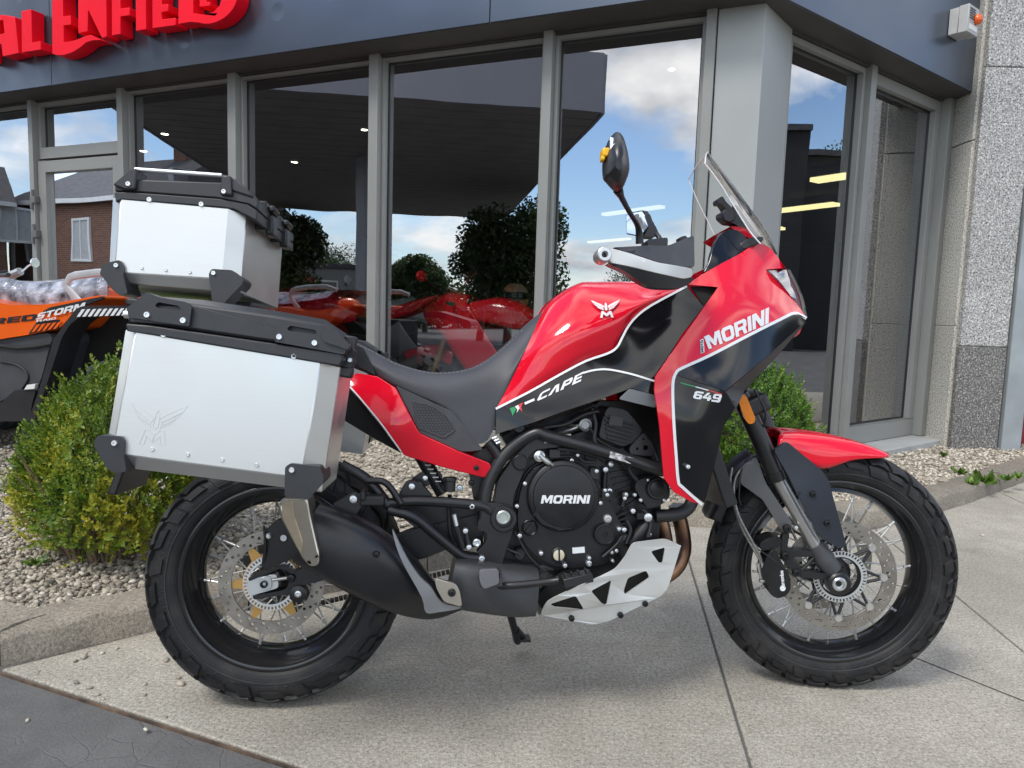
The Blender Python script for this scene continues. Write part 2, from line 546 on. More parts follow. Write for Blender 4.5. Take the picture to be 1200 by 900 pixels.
def mk_concrete(name, base, seed=0.0, dark=0.62):
    m, t, b = nodes_mat(name)
    tc_ = N(t, 'ShaderNodeTexCoord')
    geo = N(t, 'ShaderNodeNewGeometry')
    P = N(t, 'ShaderNodeMapping', {'Vector': geo.outputs['Position'], 'Location': (seed, seed * 2, 0)}).outputs[0]
    big = N(t, 'ShaderNodeTexNoise', {'Vector': P, 'Scale': 1.3, 'Detail': 6.0, 'Roughness': .6}).outputs['Fac']
    mid = N(t, 'ShaderNodeTexNoise', {'Vector': P, 'Scale': 9.0, 'Detail': 6.0, 'Roughness': .7}).outputs['Fac']
    fine = N(t, 'ShaderNodeTexNoise', {'Vector': P, 'Scale': 230.0, 'Detail': 3.0}).outputs['Fac']
    Pb = N(t, 'ShaderNodeMapping', {'Vector': P, 'Rotation': (0, 0, R(-22)), 'Scale': (5, 190, 1)}).outputs[0]
    brush = N(t, 'ShaderNodeTexNoise', {'Vector': Pb, 'Scale': 1.0, 'Detail': 2.0}).outputs['Fac']
    c = mixc_(t, ramp_(t, big, [(.32, 0.), (.68, 1.)]), [x * dark for x in base], [x * 1.12 for x in base])
    c = mixc_(t, ramp_(t, mid, [(.35, .45), (.65, 0.)]), c, [base[0] * .62, base[1] * .6, base[2] * .56])
    c = mixc_(t, 0.9, c, mixc_(t, fine, (.25, .25, .25), (1.7, 1.7, 1.7)), 'MULTIPLY')
    c = mixc_(t, 0.22, c, mixc_(t, brush, (.5, .5, .5), (1.45, 1.45, 1.45)), 'MULTIPLY')
    grit = N(t, 'ShaderNodeTexNoise', {'Vector': P, 'Scale': 105.0, 'Detail': 2.0, 'Roughness': .8}).outputs['Fac']
    c = mixc_(t, .75, c, ramp_(t, grit, [(.30, .45), (.5, 1.), (.72, 1.5)]), 'MULTIPLY')
    oil = N(t, 'ShaderNodeTexNoise', {'Vector': P, 'Scale': 3.1, 'Detail': 5.0, 'Roughness': .62, 'Distortion': .6}).outputs['Fac']
    c = mixc_(t, ramp_(t, oil, [(.60, 0.), (.72, .5)]), c, [x * .42 for x in base])
    c = mixc_(t, ramp_(t, oil, [(.26, .35), (.36, 0.)]), c, [min(1, x * 1.45) for x in base])
    vor = N(t, 'ShaderNodeTexVoronoi', {'Vector': P, 'Scale': 26.0, 'Randomness': 1.0})
    sp = ramp_(t, vor.outputs['Distance'], [(.045, 1.), (.09, 0.)])
    gate = ramp_(t, N(t, 'ShaderNodeSeparateColor', {'Color': vor.outputs['Color']}).outputs[0], [(.80, 0.), (.84, .75)])
    spm = N(t, 'ShaderNodeMath', {0: sp, 1: gate}, operation='MULTIPLY').outputs[0]
    c = mixc_(t, spm, c, (.07, .062, .055))
    t.links.new(c, b.inputs['Base Color'])
    b.inputs['Roughness'].default_value = .88
    hs = N(t, 'ShaderNodeMath', {0: fine, 1: brush}, operation='ADD').outputs[0]
    bump_(t, b, N(t, 'ShaderNodeMath', {0: hs, 1: grit}, operation='ADD').outputs[0], .5, .003)
    return m
def mk_asphalt(name):
    m, t, b = nodes_mat(name)
    geo = N(t, 'ShaderNodeNewGeometry'); P = geo.outputs['Position']
    big = N(t, 'ShaderNodeTexNoise', {'Vector': P, 'Scale': 2.2, 'Detail': 7.0, 'Roughness': .65}).outputs['Fac']
    fine = N(t, 'ShaderNodeTexNoise', {'Vector': P, 'Scale': 150.0, 'Detail': 4.0}).outputs['Fac']
    vor = N(t, 'ShaderNodeTexVoronoi', {'Vector': P, 'Scale': 11.0}, feature='DISTANCE_TO_EDGE').outputs['Distance']
    Pd = N(t, 'ShaderNodeMixRGB', {0: .12, 1: P, 2: N(t, 'ShaderNodeTexNoise', {'Vector': P, 'Scale': 4.0}).outputs['Color']}).outputs[0]
    vor = N(t, 'ShaderNodeTexVoronoi', {'Vector': Pd, 'Scale': 13.0}, feature='DISTANCE_TO_EDGE').outputs['Distance']
    crack = N(t, 'ShaderNodeMath', {0: ramp_(t, vor, [(.0, 1.), (.03, 0.)]), 1: ramp_(t, big, [(.45, 0.), (.6, 1.)])}, operation='MULTIPLY').outputs[0]
    c = mixc_(t, ramp_(t, big, [(.35, 0.), (.65, 1.)]), (.075, .074, .073), (.135, .132, .128))
    c = mixc_(t, .6, c, mixc_(t, fine, (.4, .4, .4), (1.6, 1.6, 1.6)), 'MULTIPLY')
    c = mixc_(t, N(t, 'ShaderNodeMath', {0: crack, 1: .16}, operation='MULTIPLY').outputs[0], c, (.035, .035, .037))
    t.links.new(c, b.inputs['Base Color'])
    b.inputs['Roughness'].default_value = .8
    bump_(t, b, N(t, 'ShaderNodeMath', {0: fine, 1: crack}, operation='SUBTRACT').outputs[0], .5, .004)
    return m
def mk_speckle(name, lo, mid_, hi, scale=95.0, seed=0.0, moss=0.0):
    m, t, b = nodes_mat(name)
    geo = N(t, 'ShaderNodeNewGeometry')
    P = N(t, 'ShaderNodeMapping', {'Vector': geo.outputs['Position'], 'Location': (seed, seed, seed)}).outputs[0]
    a = N(t, 'ShaderNodeTexNoise', {'Vector': P, 'Scale': scale, 'Detail': 2.5, 'Roughness': .6}).outputs['Fac']
    g = N(t, 'ShaderNodeTexNoise', {'Vector': P, 'Scale': 2.0, 'Detail': 5.0}).outputs['Fac']
    c = ramp_(t, a, [(.34, lo), (.46, mid_), (.54, mid_), (.66, hi)])
    c = mixc_(t, .5, c, mixc_(t, g, (.55, .55, .55), (1.4, 1.4, 1.4)), 'MULTIPLY')
    t.links.new(c, b.inputs['Base Color'])
    b.inputs['Roughness'].default_value = .75
    bump_(t, b, a, .5, .004)
    return m
def mk_brick(name):
    m, t, b = nodes_mat(name)
    tc_ = N(t, 'ShaderNodeTexCoord')
    P = N(t, 'ShaderNodeMapping', {'Vector': tc_.outputs['Object'], 'Rotation': (R(90), 0, 0)}).outputs[0]
    br = N(t, 'ShaderNodeTexBrick', {'Vector': P, 'Scale': 1.0, 'Color1': (.20, .085, .05, 1), 'Color2': (.13, .06, .04, 1), 'Mortar': (.22, .19, .16, 1),
                                     'Brick Width': .23, 'Row Height': .075, 'Mortar Size': .006})
    t.links.new(br.outputs['Color'], b.inputs['Base Color'])
    b.inputs['Roughness'].default_value = .9
    return m
def mk_glass(name, refl=0.30, tint=(.52, .56, .55)):
    """coated shop-front glazing: part mirror, part clear"""
    m = bpy.data.materials.new(name); m.use_nodes = True; MATS[name] = m
    t = m.node_tree; t.nodes.clear()
    o = N(t, 'ShaderNodeOutputMaterial')
    tr = N(t, 'ShaderNodeBsdfTransparent', {'Color': tint + (1,)})
    gl = N(t, 'ShaderNodeBsdfGlossy', {'Roughness': 0.0, 'Color': (.97, .98, 1, 1)})
    geo = N(t, 'ShaderNodeNewGeometry')
    wob = N(t, 'ShaderNodeTexNoise', {'Vector': geo.outputs['Position'], 'Scale': 1.6, 'Detail': 1.0}).outputs['Fac']
    bp = N(t, 'ShaderNodeBump', {'Height': wob, 'Strength': .05, 'Distance': .02})
    t.links.new(bp.outputs[0], gl.inputs['Normal'])
    lw = N(t, 'ShaderNodeFresnel', {'IOR': 1.5})
    f = N(t, 'ShaderNodeMath', {0: lw.outputs[0], 1: refl}, operation='ADD', use_clamp=True)
    mx_ = N(t, 'ShaderNodeMixShader', {0: f.outputs[0], 1: tr.outputs[0], 2: gl.outputs[0]})
    t.links.new(mx_.outputs[0], o.inputs['Surface'])
    return m
def mk_clear(name, tint=(.86, .89, .9), refl=.05, ior=1.5):
    m = mk_glass(name, refl, tint)
    for n in m.node_tree.nodes:
        if n.type == 'FRESNEL': n.inputs['IOR'].default_value = ior
    return m
def mk_leaf(name, c1, c2, c3):
    m, t, b = nodes_mat(name)
    at = N(t, 'ShaderNodeAttribute', attribute_name='tint')
    c = ramp_(t, at.outputs['Fac'], [(0., c1), (.55, c2), (1., c3)])
    t.links.new(c, b.inputs['Base Color'])
    b.inputs['Roughness'].default_value = .42
    b.inputs['Subsurface Weight'].default_value = 0
    tl = N(t, 'ShaderNodeBsdfTranslucent', {'Color': c})
    mx_ = N(t, 'ShaderNodeMixShader', {0: .28, 1: b.outputs[0], 2: tl.outputs[0]})
    t.links.new(mx_.outputs[0], t.nodes['Material Output'].inputs['Surface'])
    return m

M_conc = mk_concrete('concrete', (.385, .358, .305), 0.0, .70)
M_conc2 = mk_concrete('concrete_kerb', (.30, .265, .215), 5.0, .5)
M_asph = mk_asphalt('asphalt')
M_gran = mk_speckle('granite', (.06, .058, .06), (.34, .335, .325), (.72, .70, .67), 85)
M_granl = mk_speckle('granite_pale', (.16, .155, .14), (.50, .485, .44), (.74, .72, .66), 80, 3)
M_grand = mk_speckle('granite_plinth', (.05, .047, .045), (.14, .135, .13), (.42, .40, .37), 85, 9)
M_gravel = mk_speckle('gravel_base', (.12, .105, .085), (.30, .26, .2), (.5, .45, .37), 45, 1)
M_alu = mat('grey_window_frame', (.245, .25, .235), .42, 0.0, 0, .05, 3, rvar=.06)
M_colm = mat('column_cladding', (.33, .345, .335), .36, 0.0, 0, .05, 2, rvar=.08)
M_soff = mat('soffit', (.055, .05, .045), .5, 0, 0, .15, 3)
M_glass = mk_glass('shop_glass', .33, (.80, .84, .83))
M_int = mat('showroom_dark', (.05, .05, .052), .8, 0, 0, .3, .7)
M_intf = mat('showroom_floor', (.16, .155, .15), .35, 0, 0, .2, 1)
M_lamp = mat('lamp_glow', (1, .95, .8), .5, emit=(1, .93, .72, 9))
M_strip = mat('strip_light', (1, .95, .8), .5, emit=(1, .86, .42, 1.3))
M_red_sign = mat('sign_red', (.85, .004, .02), .5, 0, 0, .04, 4, spec=.15)
M_black = mat('black_plastic', (.018, .018, .02), .42, 0, 0, .25, 9, rvar=.08)
M_brick = mk_brick('brickwork')
M_slate = mat('slate_roof', (.06, .06, .065), .8, 0, 0, .35, 5)
M_white = mat('white_paint', (.72, .72, .70), .5, 0, 0, .06, 4)
M_galv = mat('galvanised_grey', (.30, .33, .345), .5, .2, 0, .12, 5)
M_darkred = mat('dark_red_paint', (.20, .012, .025), .35, 0, .2, .1, 3)

# fascia: blue-grey composite panel, faintly dimpled round its fixings
m, t, b = nodes_mat('fascia_metal')
geo = N(t, 'ShaderNodeNewGeometry'); P = geo.outputs['Position']
wv = N(t, 'ShaderNodeTexNoise', {'Vector': P, 'Scale': 1.1, 'Detail': 2.0}).outputs['Fac']
dn = N(t, 'ShaderNodeTexVoronoi', {'Vector': P, 'Scale': 2.3}).outputs['Distance']
dn2 = ramp_(t, dn, [(.0, 0.), (.16, 1.)])
hsum = N(t, 'ShaderNodeMath', {0: N(t, 'ShaderNodeMath', {0: wv, 1: 1.4}, operation='MULTIPLY').outputs[0], 1: N(t, 'ShaderNodeMath', {0: dn2, 1: .35}, operation='MULTIPLY').outputs[0]}, operation='ADD').outputs[0]
bump_(t, b, hsum, .55, .02)
t.links.new(mixc_(t, wv, (.085, .105, .14), (.115, .135, .165)), b.inputs['Base Color'])
b.inputs['Metallic'].default_value = .7
b.inputs['Roughness'].default_value = .30
M_fascia = m

# ------------------------------------------------------------------ the ground
def poly_slab(name, pts, z0, z1, m, parent=None, bevel=0):
    mb = MB().prism([Vector((p[0], p[1])) for p in pts], (), lambda p: (p[0], p[1], z1), lambda p: (p[0], p[1], z0))
    return mb.build(name, m, parent, bevel)
g = MB().add([(-600, -600, -.007), (600, -600, -.007), (600, 600, -.007), (-600, 600, -.007)], [(0, 1, 2, 3)]).build('asphalt_ground', M_asph)
tag(g, kind='structure')
KF = [(-1.376, 1.846), (-.9, 2.2), (0, 2.85), (.8, 3.34), (1.25, 3.29), (1.65, 3.26), (2.37, 3.75), (3.36, 4.55), (5.2, 6.0), (9, 9)]
def kerb_y(x):
    for a, b_ in zip(KF, KF[1:]):
        if a[0] <= x <= b_[0]: return a[1] + (b_[1] - a[1]) * (x - a[0]) / (b_[0] - a[0])
    return KF[-1][1]
def front_y(x): return 1.824 - .396 * (x + 1.36)
pave = tag(empty('pavement'), kind='structure')
def seam_x(x0, y0, y): return x0 + (y - y0) * .143
def slab(a, b_):
    """one cast slab between two seams, each given by a point (x, y) the seam passes"""
    g_ = .0035
    pts = []
    if a is None: pts += [(-1.36, 1.829)]
    else:
        y = front_y(a[0]) + .1
        for _ in range(6): y = front_y(seam_x(a[0], a[1], y))
        pts += [(seam_x(a[0], a[1], y) + g_, y + .004)]
    y = front_y(b_[0])
    for _ in range(6): y = front_y(seam_x(b_[0], b_[1], y))
    pts += [(seam_x(b_[0], b_[1], y) - g_, y + .004)]
    y = kerb_y(b_[0])
    for _ in range(8): y = kerb_y(seam_x(b_[0], b_[1], y))
    xr = seam_x(b_[0], b_[1], y) - g_; pts += [(xr, y + .03)]
    xl = -1.37
    if a is not None:
        y = kerb_y(a[0])
        for _ in range(8): y = kerb_y(seam_x(a[0], a[1], y))
        xl = seam_x(a[0], a[1], y) + g_
    for k in reversed(KF):
        if xl < k[0] < xr: pts.append((k[0], k[1] + .03))
    if a is not None: pts.append((xl, y + .03))
    poly_slab('slab', pts, -.06, 0, M_conc, pave, .004)
seams = [None, (.74, 2.71), (1.679, 2.501), (2.75, 2.5), (3.9, 2.5), (5.2, 2.5), (7.2, 2.5)]
for a, b_ in zip(seams, seams[1:]): slab(a, b_)
# sawn relief cut running out from under the front wheel
p, q = onz(1060, 766, 0), onz(1330, 874, 0)
d = (q - p).normalized(); nn = Vector((-d.y, d.x, 0)) * .0028
MB().add([p + nn + Vector((0, 0, .0012)), p - nn + Vector((0, 0, .0012)), q - nn + Vector((0, 0, .0012)), q + nn + Vector((0, 0, .0012))], [(0, 1, 2, 3)]).build('relief_cut', mat('joint_dirt', (.05, .045, .04), .9), pave)
# rusty steel edging between concrete and asphalt
e0, e1 = Vector((-1.60, front_y(-1.60) - .008, 0)), Vector((3.2, front_y(3.2) - .008, 0))
dd = (e1 - e0).normalized()
ed = MB(); ed.box((e0 + e1) / 2 + Vector((0, 0, -.015)), ((e1 - e0).length, .005, .028), Matrix.Rotation(math.atan2(dd.y, dd.x), 3, 'Z'))
ed.build('edging_strip', mat('rusty_steel', (.045, .038, .033), .8, .2, 0, .5, 14, rgb2=(.13, .085, .055)), pave)
# kerb stones
kerb = tag(empty('kerb'), kind='structure')
def kerb_run(P, wd, ln, z1, jit):
    path = [Vector((a[0], a[1], 0)) for a in P]
    L_ = sum((b_ - a).length for a, b_ in zip(path, path[1:]))
    n = max(2, int(L_ / ln)); S = resample(path, n + 1)
    for i in range(n):
        a, b_ = S[i], S[i + 1]
        d = (b_ - a).normalized(); nn = Vector((-d.y, d.x, 0))
        a = a + d * .003; b_ = b_ - d * .003
        zz = z1 + rng.uniform(-jit, jit)
        k = 12
        rows = []
        for j in range(k + 1):
            c = a.lerp(b_, j / k)
            o = [rng.uniform(-.006, .006) for _ in range(4)]
            e = .02 if 0 < j < k else .028
            rows.append([c + Vector((0, 0, -.05)), c + nn * (.004 + o[0]) + Vector((0, 0, zz - e)), c + nn * (e * .8) + Vector((0, 0, zz - .004 + o[1])),
                         c + nn * .06 + Vector((0, 0, zz + o[2])), c + nn * wd + Vector((0, 0, zz + o[3])), c + nn * wd + Vector((0, 0, -.05))])
        mb = MB().grid(rows)
        m_ = len(rows[0]); mb.f += [tuple(range(m_)), tuple(k * m_ + i_ for i_ in reversed(range(m_)))]
        mb.build('kerb_stone', M_conc2, kerb, sharp=50)
kerb_run(KF[:9], .15, .62, .092, .006)
kerb_run([(-5.5, 3.47), (-1.39, 1.842)], .15, .62, .092, .006)

# gravel bed
bed = []
for x, y in KF[:9]: bed.append((x - .05, y + .12))
bed = [(-5.6, 3.6), (-1.42, 1.97)] + bed[1:] + [(5.4, 8.5), (-9.5, 9.5)]
gb = poly_slab('gravel_bed', bed, -.05, .072, M_gravel)
tag(gb, kind='structure')
def loc_of(fr, p): return fr.inverted() @ Vector(p)
m, t, b = nodes_mat('pebble')
at = N(t, 'ShaderNodeAttribute', attribute_name='tint')
t.links.new(ramp_(t, at.outputs['Fac'], [(0., (.075, .068, .06)), (.35, (.22, .195, .16)), (.7, (.40, .35, .275)), (1., (.60, .555, .47))]), b.inputs['Base Color'])
b.inputs['Roughness'].default_value = .8
M_peb = m
ICO = []
_ph = (1 + 5 ** .5) / 2
for a in (-1, 1):
    for b_ in (-_ph, _ph): ICO += [(0, a, b_), (a, b_, 0), (b_, 0, a)]
ICO = np.array(ICO, float); ICO /= np.linalg.norm(ICO[0])
_bm = bmesh.new(); bmesh.ops.create_icosphere(_bm, subdivisions=1, radius=1)
_bm.verts.ensure_lookup_table()
ICO = np.array([v.co[:] for v in _bm.verts]); ICOF = np.array([[v.index for v in f.verts] for f in _bm.faces]); _bm.free()
def mass(name, V, F, tint, m, smooth=False):
    """many small pieces as one mesh: V (n,k,3), F (m,3|4) indices within one piece, tint per piece"""
    n, k = V.shape[0], V.shape[1]
    fs = (F[None] + (np.arange(n) * k)[:, None, None]).reshape(-1, F.shape[1])
    me = bpy.data.meshes.new(name)
    me.vertices.add(n * k); me.vertices.foreach_set('co', V.reshape(-1).astype(np.float32))
    me.loops.add(fs.size); me.loops.foreach_set('vertex_index', fs.reshape(-1).astype(np.int32))
    me.polygons.add(len(fs)); me.polygons.foreach_set('loop_start', (np.arange(len(fs)) * F.shape[1]).astype(np.int32))
    me.polygons.foreach_set('loop_total', np.full(len(fs), F.shape[1], np.int32))
    if smooth: me.polygons.foreach_set('use_smooth', np.ones(len(fs), bool))
    at = me.attributes.new('tint', 'FLOAT', 'POINT')
    at.data.foreach_set('value', np.repeat(tint, k).astype(np.float32))
    me.update(calc_edges=True)
    me.materials.append(m)
    return me
nr = np.random.default_rng(3)
def rotmats(n, g):
    q = g.normal(size=(n, 4)); q /= np.linalg.norm(q, axis=1)[:, None]
    a, b_, c, d = q.T
    return np.stack([np.stack([1 - 2 * (c * c + d * d), 2 * (b_ * c - d * a), 2 * (b_ * d + c * a)], -1),
                     np.stack([2 * (b_ * c + d * a), 1 - 2 * (b_ * b_ + d * d), 2 * (c * d - b_ * a)], -1),
                     np.stack([2 * (b_ * d - c * a), 2 * (c * d + b_ * a), 1 - 2 * (b_ * b_ + c * c)], -1)], 1)
def in_bed(x, y):
    return inside((x, y), bed)
FLI, FRI = FL.inverted(), FR.inverted()
pts = []
for region, cnt, s0, s1 in (((-3.0, 1.9, -.5, 3.4), 24000, .006, .0125), ((-3.4, 2.6, .6, 5.4), 9000, .008, .015), ((.5, 3.2, 2.0, 4.4), 4500, .007, .014), ((1.6, 3.4, 4.6, 6.2), 12000, .0065, .013)):
    k = 0
    while k < cnt:
        x, y = nr.uniform(region[0], region[2]), nr.uniform(region[1], region[3])
        k += 1
        if not in_bed(x, y): continue
        if (FLI @ Vector((x, y, 0))).y > -.02 and x < 1.3: continue
        if (FRI @ Vector((x, y, 0))).y > -.02 and x >= 1.3 and x < 3.35: continue
        pts.append((x, y, nr.uniform(s0, s1)))
pts = np.array(pts)
n = len(pts)
S = nr.uniform(.65, 1.25, (n, 1, 3)) * pts[:, 2][:, None, None]
V = ICO[None] * S * nr.uniform(.68, 1.25, (n, 12, 1))
V = np.einsum('nij,nkj->nki', rotmats(n, nr), V)
V[:, :, 2] *= .75
V += np.stack([pts[:, 0], pts[:, 1], .073 + pts[:, 2] * nr.uniform(.1, .8, n)], -1)[:, None]
tn = np.clip(nr.normal(.56, .24, n) + np.where(pts[:, 0] > 1.4, .22, np.where(pts[:, 0] < -1.2, -.03, 0)), 0, 1)
pb = link('gravel', mass('gravel', V, ICOF, tn, M_peb))
tag(pb, 'loose tan and grey gravel filling the planting bed', 'gravel', kind='stuff')

# loose stones kicked out on to the concrete
stones = [(18, 772, 5, .3), (98, 771, 7, .6), (137, 761, 4, .7), (88, 776, 4, .3), (45, 788, 6, .4), (56, 795, 4, .5),
          (90, 801, 5, .3), (105, 807, 5, .5), (115, 815, 4, .6), (121, 820, 3, .8), (170, 803, 4, .7), (195, 775, 5, .5), (212, 803, 7, .75), (209, 795, 5, .5), (170, 815, 3, .4),
          (32, 842, 4, .7), (171, 856, 5, .95), (195, 841, 3, .4), (672, 760, 3, .9), (538, 752, 3, .6), (1151, 628, 3, .9), (120, 766, 4, .9)]
hues = ['pale', 'tan', 'grey', 'brown']
for k, (px, py, s_, tn_) in enumerate(stones):
    p = onz(px, py, 0)
    r_ = s_ * p.length / FPX * .62
    v = ICO * np.array([1.3, .9, .6]) * r_ * nr.uniform(.62, 1.25, (12, 1))
    a = nr.uniform(0, 6.28); ca, sa = math.cos(a), math.sin(a)
    v = v @ np.array([[ca, -sa, 0], [sa, ca, 0], [0, 0, 1]]).T
    o = link('loose_stone', mass('loose_stone', v[None], ICOF, np.array([tn_]), M_peb))
    o.location = (p.x, p.y, r_ * .4 + (-.006 if py > 785 and px < 60 else 0))
    if px > 1100: lb = 'small pale stone on the concrete right of the front wheel, near the kerb'
    elif px > 500: lb = 'small pale stone on the concrete below the %s' % ('skid plate' if px > 600 else 'silencer')
    elif (px, py) == (212, 803): lb = 'tan stone with a rusty side lying beside the rear tyre'
    elif (px, py) == (171, 856): lb = 'whitish stone lying alone on the dark asphalt'
    else: lb = 'loose gravel stone scattered near the kerb corner behind the rear wheel'
    tag(o, lb, 'stone', 'loose stones on the concrete')
# ------------------------------------------------------------------ the showroom
shop = empty('showroom_building')
tag(shop, 'grey framed glass showroom with a dark blue fascia wrapping the corner', 'building')
HW = 2.70                                  # glazing head
FZ0, FZ1 = 2.72, 4.3                       # fascia
def lbox(fr, x0, x1, y0, y1, z0, z1, mb=None):
    mb = mb or MB()
    Q = lambda y: [fr @ Vector(p) for p in ((x0, y, z0), (x1, y, z0), (x1, y, z1), (x0, y, z1))]
    return mb.hexa(Q(y0), Q(y1))
def sect(p, d, q, e):
    """plan intersection of two lines"""
    k = d.x * e.y - d.y * e.x
    s_ = ((q.x - p.x) * e.y - (q.y - p.y) * e.x) / k
    return p + d * s_
ux, uy = (FL.to_3x3() @ Vector((1, 0, 0))), (FL.to_3x3() @ Vector((0, 1, 0)))
vx, vy = (FR.to_3x3() @ Vector((1, 0, 0))), (FR.to_3x3() @ Vector((0, 1, 0)))
OFL, OFR = -.30, -.25
def plan_corner(a, b_): return sect(FL.translation + uy * a, ux, FR.translation + vy * b_, vx)
co, ci = plan_corner(OFL, OFR), plan_corner(OFL + .05, OFR + .05)
up = lambda p, z: Vector((p.x, p.y, z))
lf, lfi = FL @ Vector((-12, OFL, 0)), FL @ Vector((-12, OFL + .05, 0))
# fascia panels, joint every 3 m
def fascia_run(p0, p1, nrm, cuts):
    d = (p1 - p0).normalized(); L_ = (p1 - p0).length
    ks = [0] + cuts + [L_]
    for a, b_ in zip(ks, ks[1:]):
        A, B_ = p0 + d * (a + .003), p0 + d * (b_ - .003)
        MB().hexa([up(A, FZ0), up(B_, FZ0), up(B_, FZ1), up(A, FZ1)], [up(A + nrm * .045, FZ0), up(B_ + nrm * .045, FZ0), up(B_ + nrm * .045, FZ1), up(A + nrm * .045, FZ1)]).build('fascia_panel', M_fascia, shop, .002)
LL = (co - lf).length
seam_at = (FL @ hit(FL, 60, 80, OFL) - lf).dot(ux)
fascia_run(lf, co, uy, [seam_at - 3.1, seam_at, (FL @ hit(FL, 574, 15, OFL) - lf).dot(ux)])
rend = FR @ Vector((2.12, OFR, 0))
fascia_run(co, up(rend, 0), vy, [])
# soffit
si = plan_corner(.12, .12)
MB().prism([up(p, 0) for p in (lf + uy * .01, co + uy * .01, rend + vy * .01, FR @ Vector((2.12, .12, 0)), si, FL @ Vector((-12, .12, 0)))], (),
           lambda p: (p[0], p[1], FZ0 - .004), lambda p: (p[0], p[1], FZ0 + .05)).build('soffit', M_soff, shop)
# roof slab, side and back walls of the showroom volume
a0, a1 = FL @ Vector((-12, .13, 0)), FL @ Vector((-12, 16, 0))
b0, bm, b1 = FR @ Vector((2.3, .13, 0)), FR @ Vector((14, 1.5, 0)), FR @ Vector((14, 16, 0))
plan = [up(p, 0) for p in (a0, si, b0, bm, b1, a1)]
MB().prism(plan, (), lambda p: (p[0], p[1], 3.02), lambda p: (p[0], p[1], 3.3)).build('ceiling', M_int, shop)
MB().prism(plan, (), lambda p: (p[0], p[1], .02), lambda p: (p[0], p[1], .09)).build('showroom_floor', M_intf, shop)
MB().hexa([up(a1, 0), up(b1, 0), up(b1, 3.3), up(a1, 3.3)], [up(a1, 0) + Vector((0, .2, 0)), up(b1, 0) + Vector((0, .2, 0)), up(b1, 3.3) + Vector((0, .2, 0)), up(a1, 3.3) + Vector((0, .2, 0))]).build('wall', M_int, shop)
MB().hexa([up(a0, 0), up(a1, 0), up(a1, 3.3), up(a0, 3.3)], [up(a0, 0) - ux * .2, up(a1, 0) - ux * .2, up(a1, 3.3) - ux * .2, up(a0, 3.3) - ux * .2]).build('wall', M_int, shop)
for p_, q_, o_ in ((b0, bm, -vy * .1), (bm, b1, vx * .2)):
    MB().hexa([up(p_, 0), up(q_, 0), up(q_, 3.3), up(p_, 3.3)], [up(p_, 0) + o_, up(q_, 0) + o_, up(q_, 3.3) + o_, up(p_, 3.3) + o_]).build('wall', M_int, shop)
# parapet over the fascia
MB().prism([up(p, 0) for p in (lf, co, rend, FR @ Vector((2.12, .3, 0)), FL @ Vector((-12, .3, 0)))], (), lambda p: (p[0], p[1], FZ1), lambda p: (p[0], p[1], FZ1 + .06)).build('parapet_cap', M_fascia, shop)

# glazing
def window(fr, x0, x1, z0, z1, fw=.05, sash=0, parent=shop, name='window'):
    """frame with a pane; the frame is the part, the pane its sub-part"""
    mb = MB()
    lbox(fr, x0, x1, -.03, .04, z1 - fw, z1, mb); lbox(fr, x0, x1, -.03, .04, z0, z0 + fw + .06, mb)
    lbox(fr, x0, x0 + fw, -.03, .04, z0 + fw + .06, z1 - fw, mb); lbox(fr, x1 - fw, x1, -.03, .04, z0 + fw + .06, z1 - fw, mb)
    o = mb.build(name, M_alu, parent, .003)
    g_ = .0065
    gs = MB()
    lbox(fr, x0 + fw, x1 - fw, .012, .024, z1 - fw - .012, z1 - fw, gs); lbox(fr, x0 + fw, x1 - fw, .012, .024, z0 + fw + .06, z0 + fw + .072, gs)
    lbox(fr, x0 + fw, x0 + fw + .012, .012, .024, z0 + fw + .072, z1 - fw - .012, gs); lbox(fr, x1 - fw - .012, x1 - fw, .012, .024, z0 + fw + .072, z1 - fw - .012, gs)
    gs.build('gasket', M_black, o)
    MB().add([fr @ Vector(p) for p in ((x0 + fw, .018, z0 + fw + .06), (x1 - fw, .018, z0 + fw + .06), (x1 - fw, .018, z1 - fw), (x0 + fw, .018, z1 - fw))], [(0, 1, 2, 3)]).build('pane', M_glass, o)
    return o
ZB = .12
mull = [(-9.2, -9.1), (-7.45, -7.36), (-5.83, -5.74), (-4.714, -4.615), (-3.525, -3.40), (-2.257, -2.138), (-.985, -.885), (-.012, .045)]
for k, (a, b_) in enumerate(mull):
    lbox(FL, a, a + (b_ - a) * (.62 if k < len(mull) - 1 else 1), -.085, .05, ZB, HW + .03).build('mullion', M_alu, shop, .004)
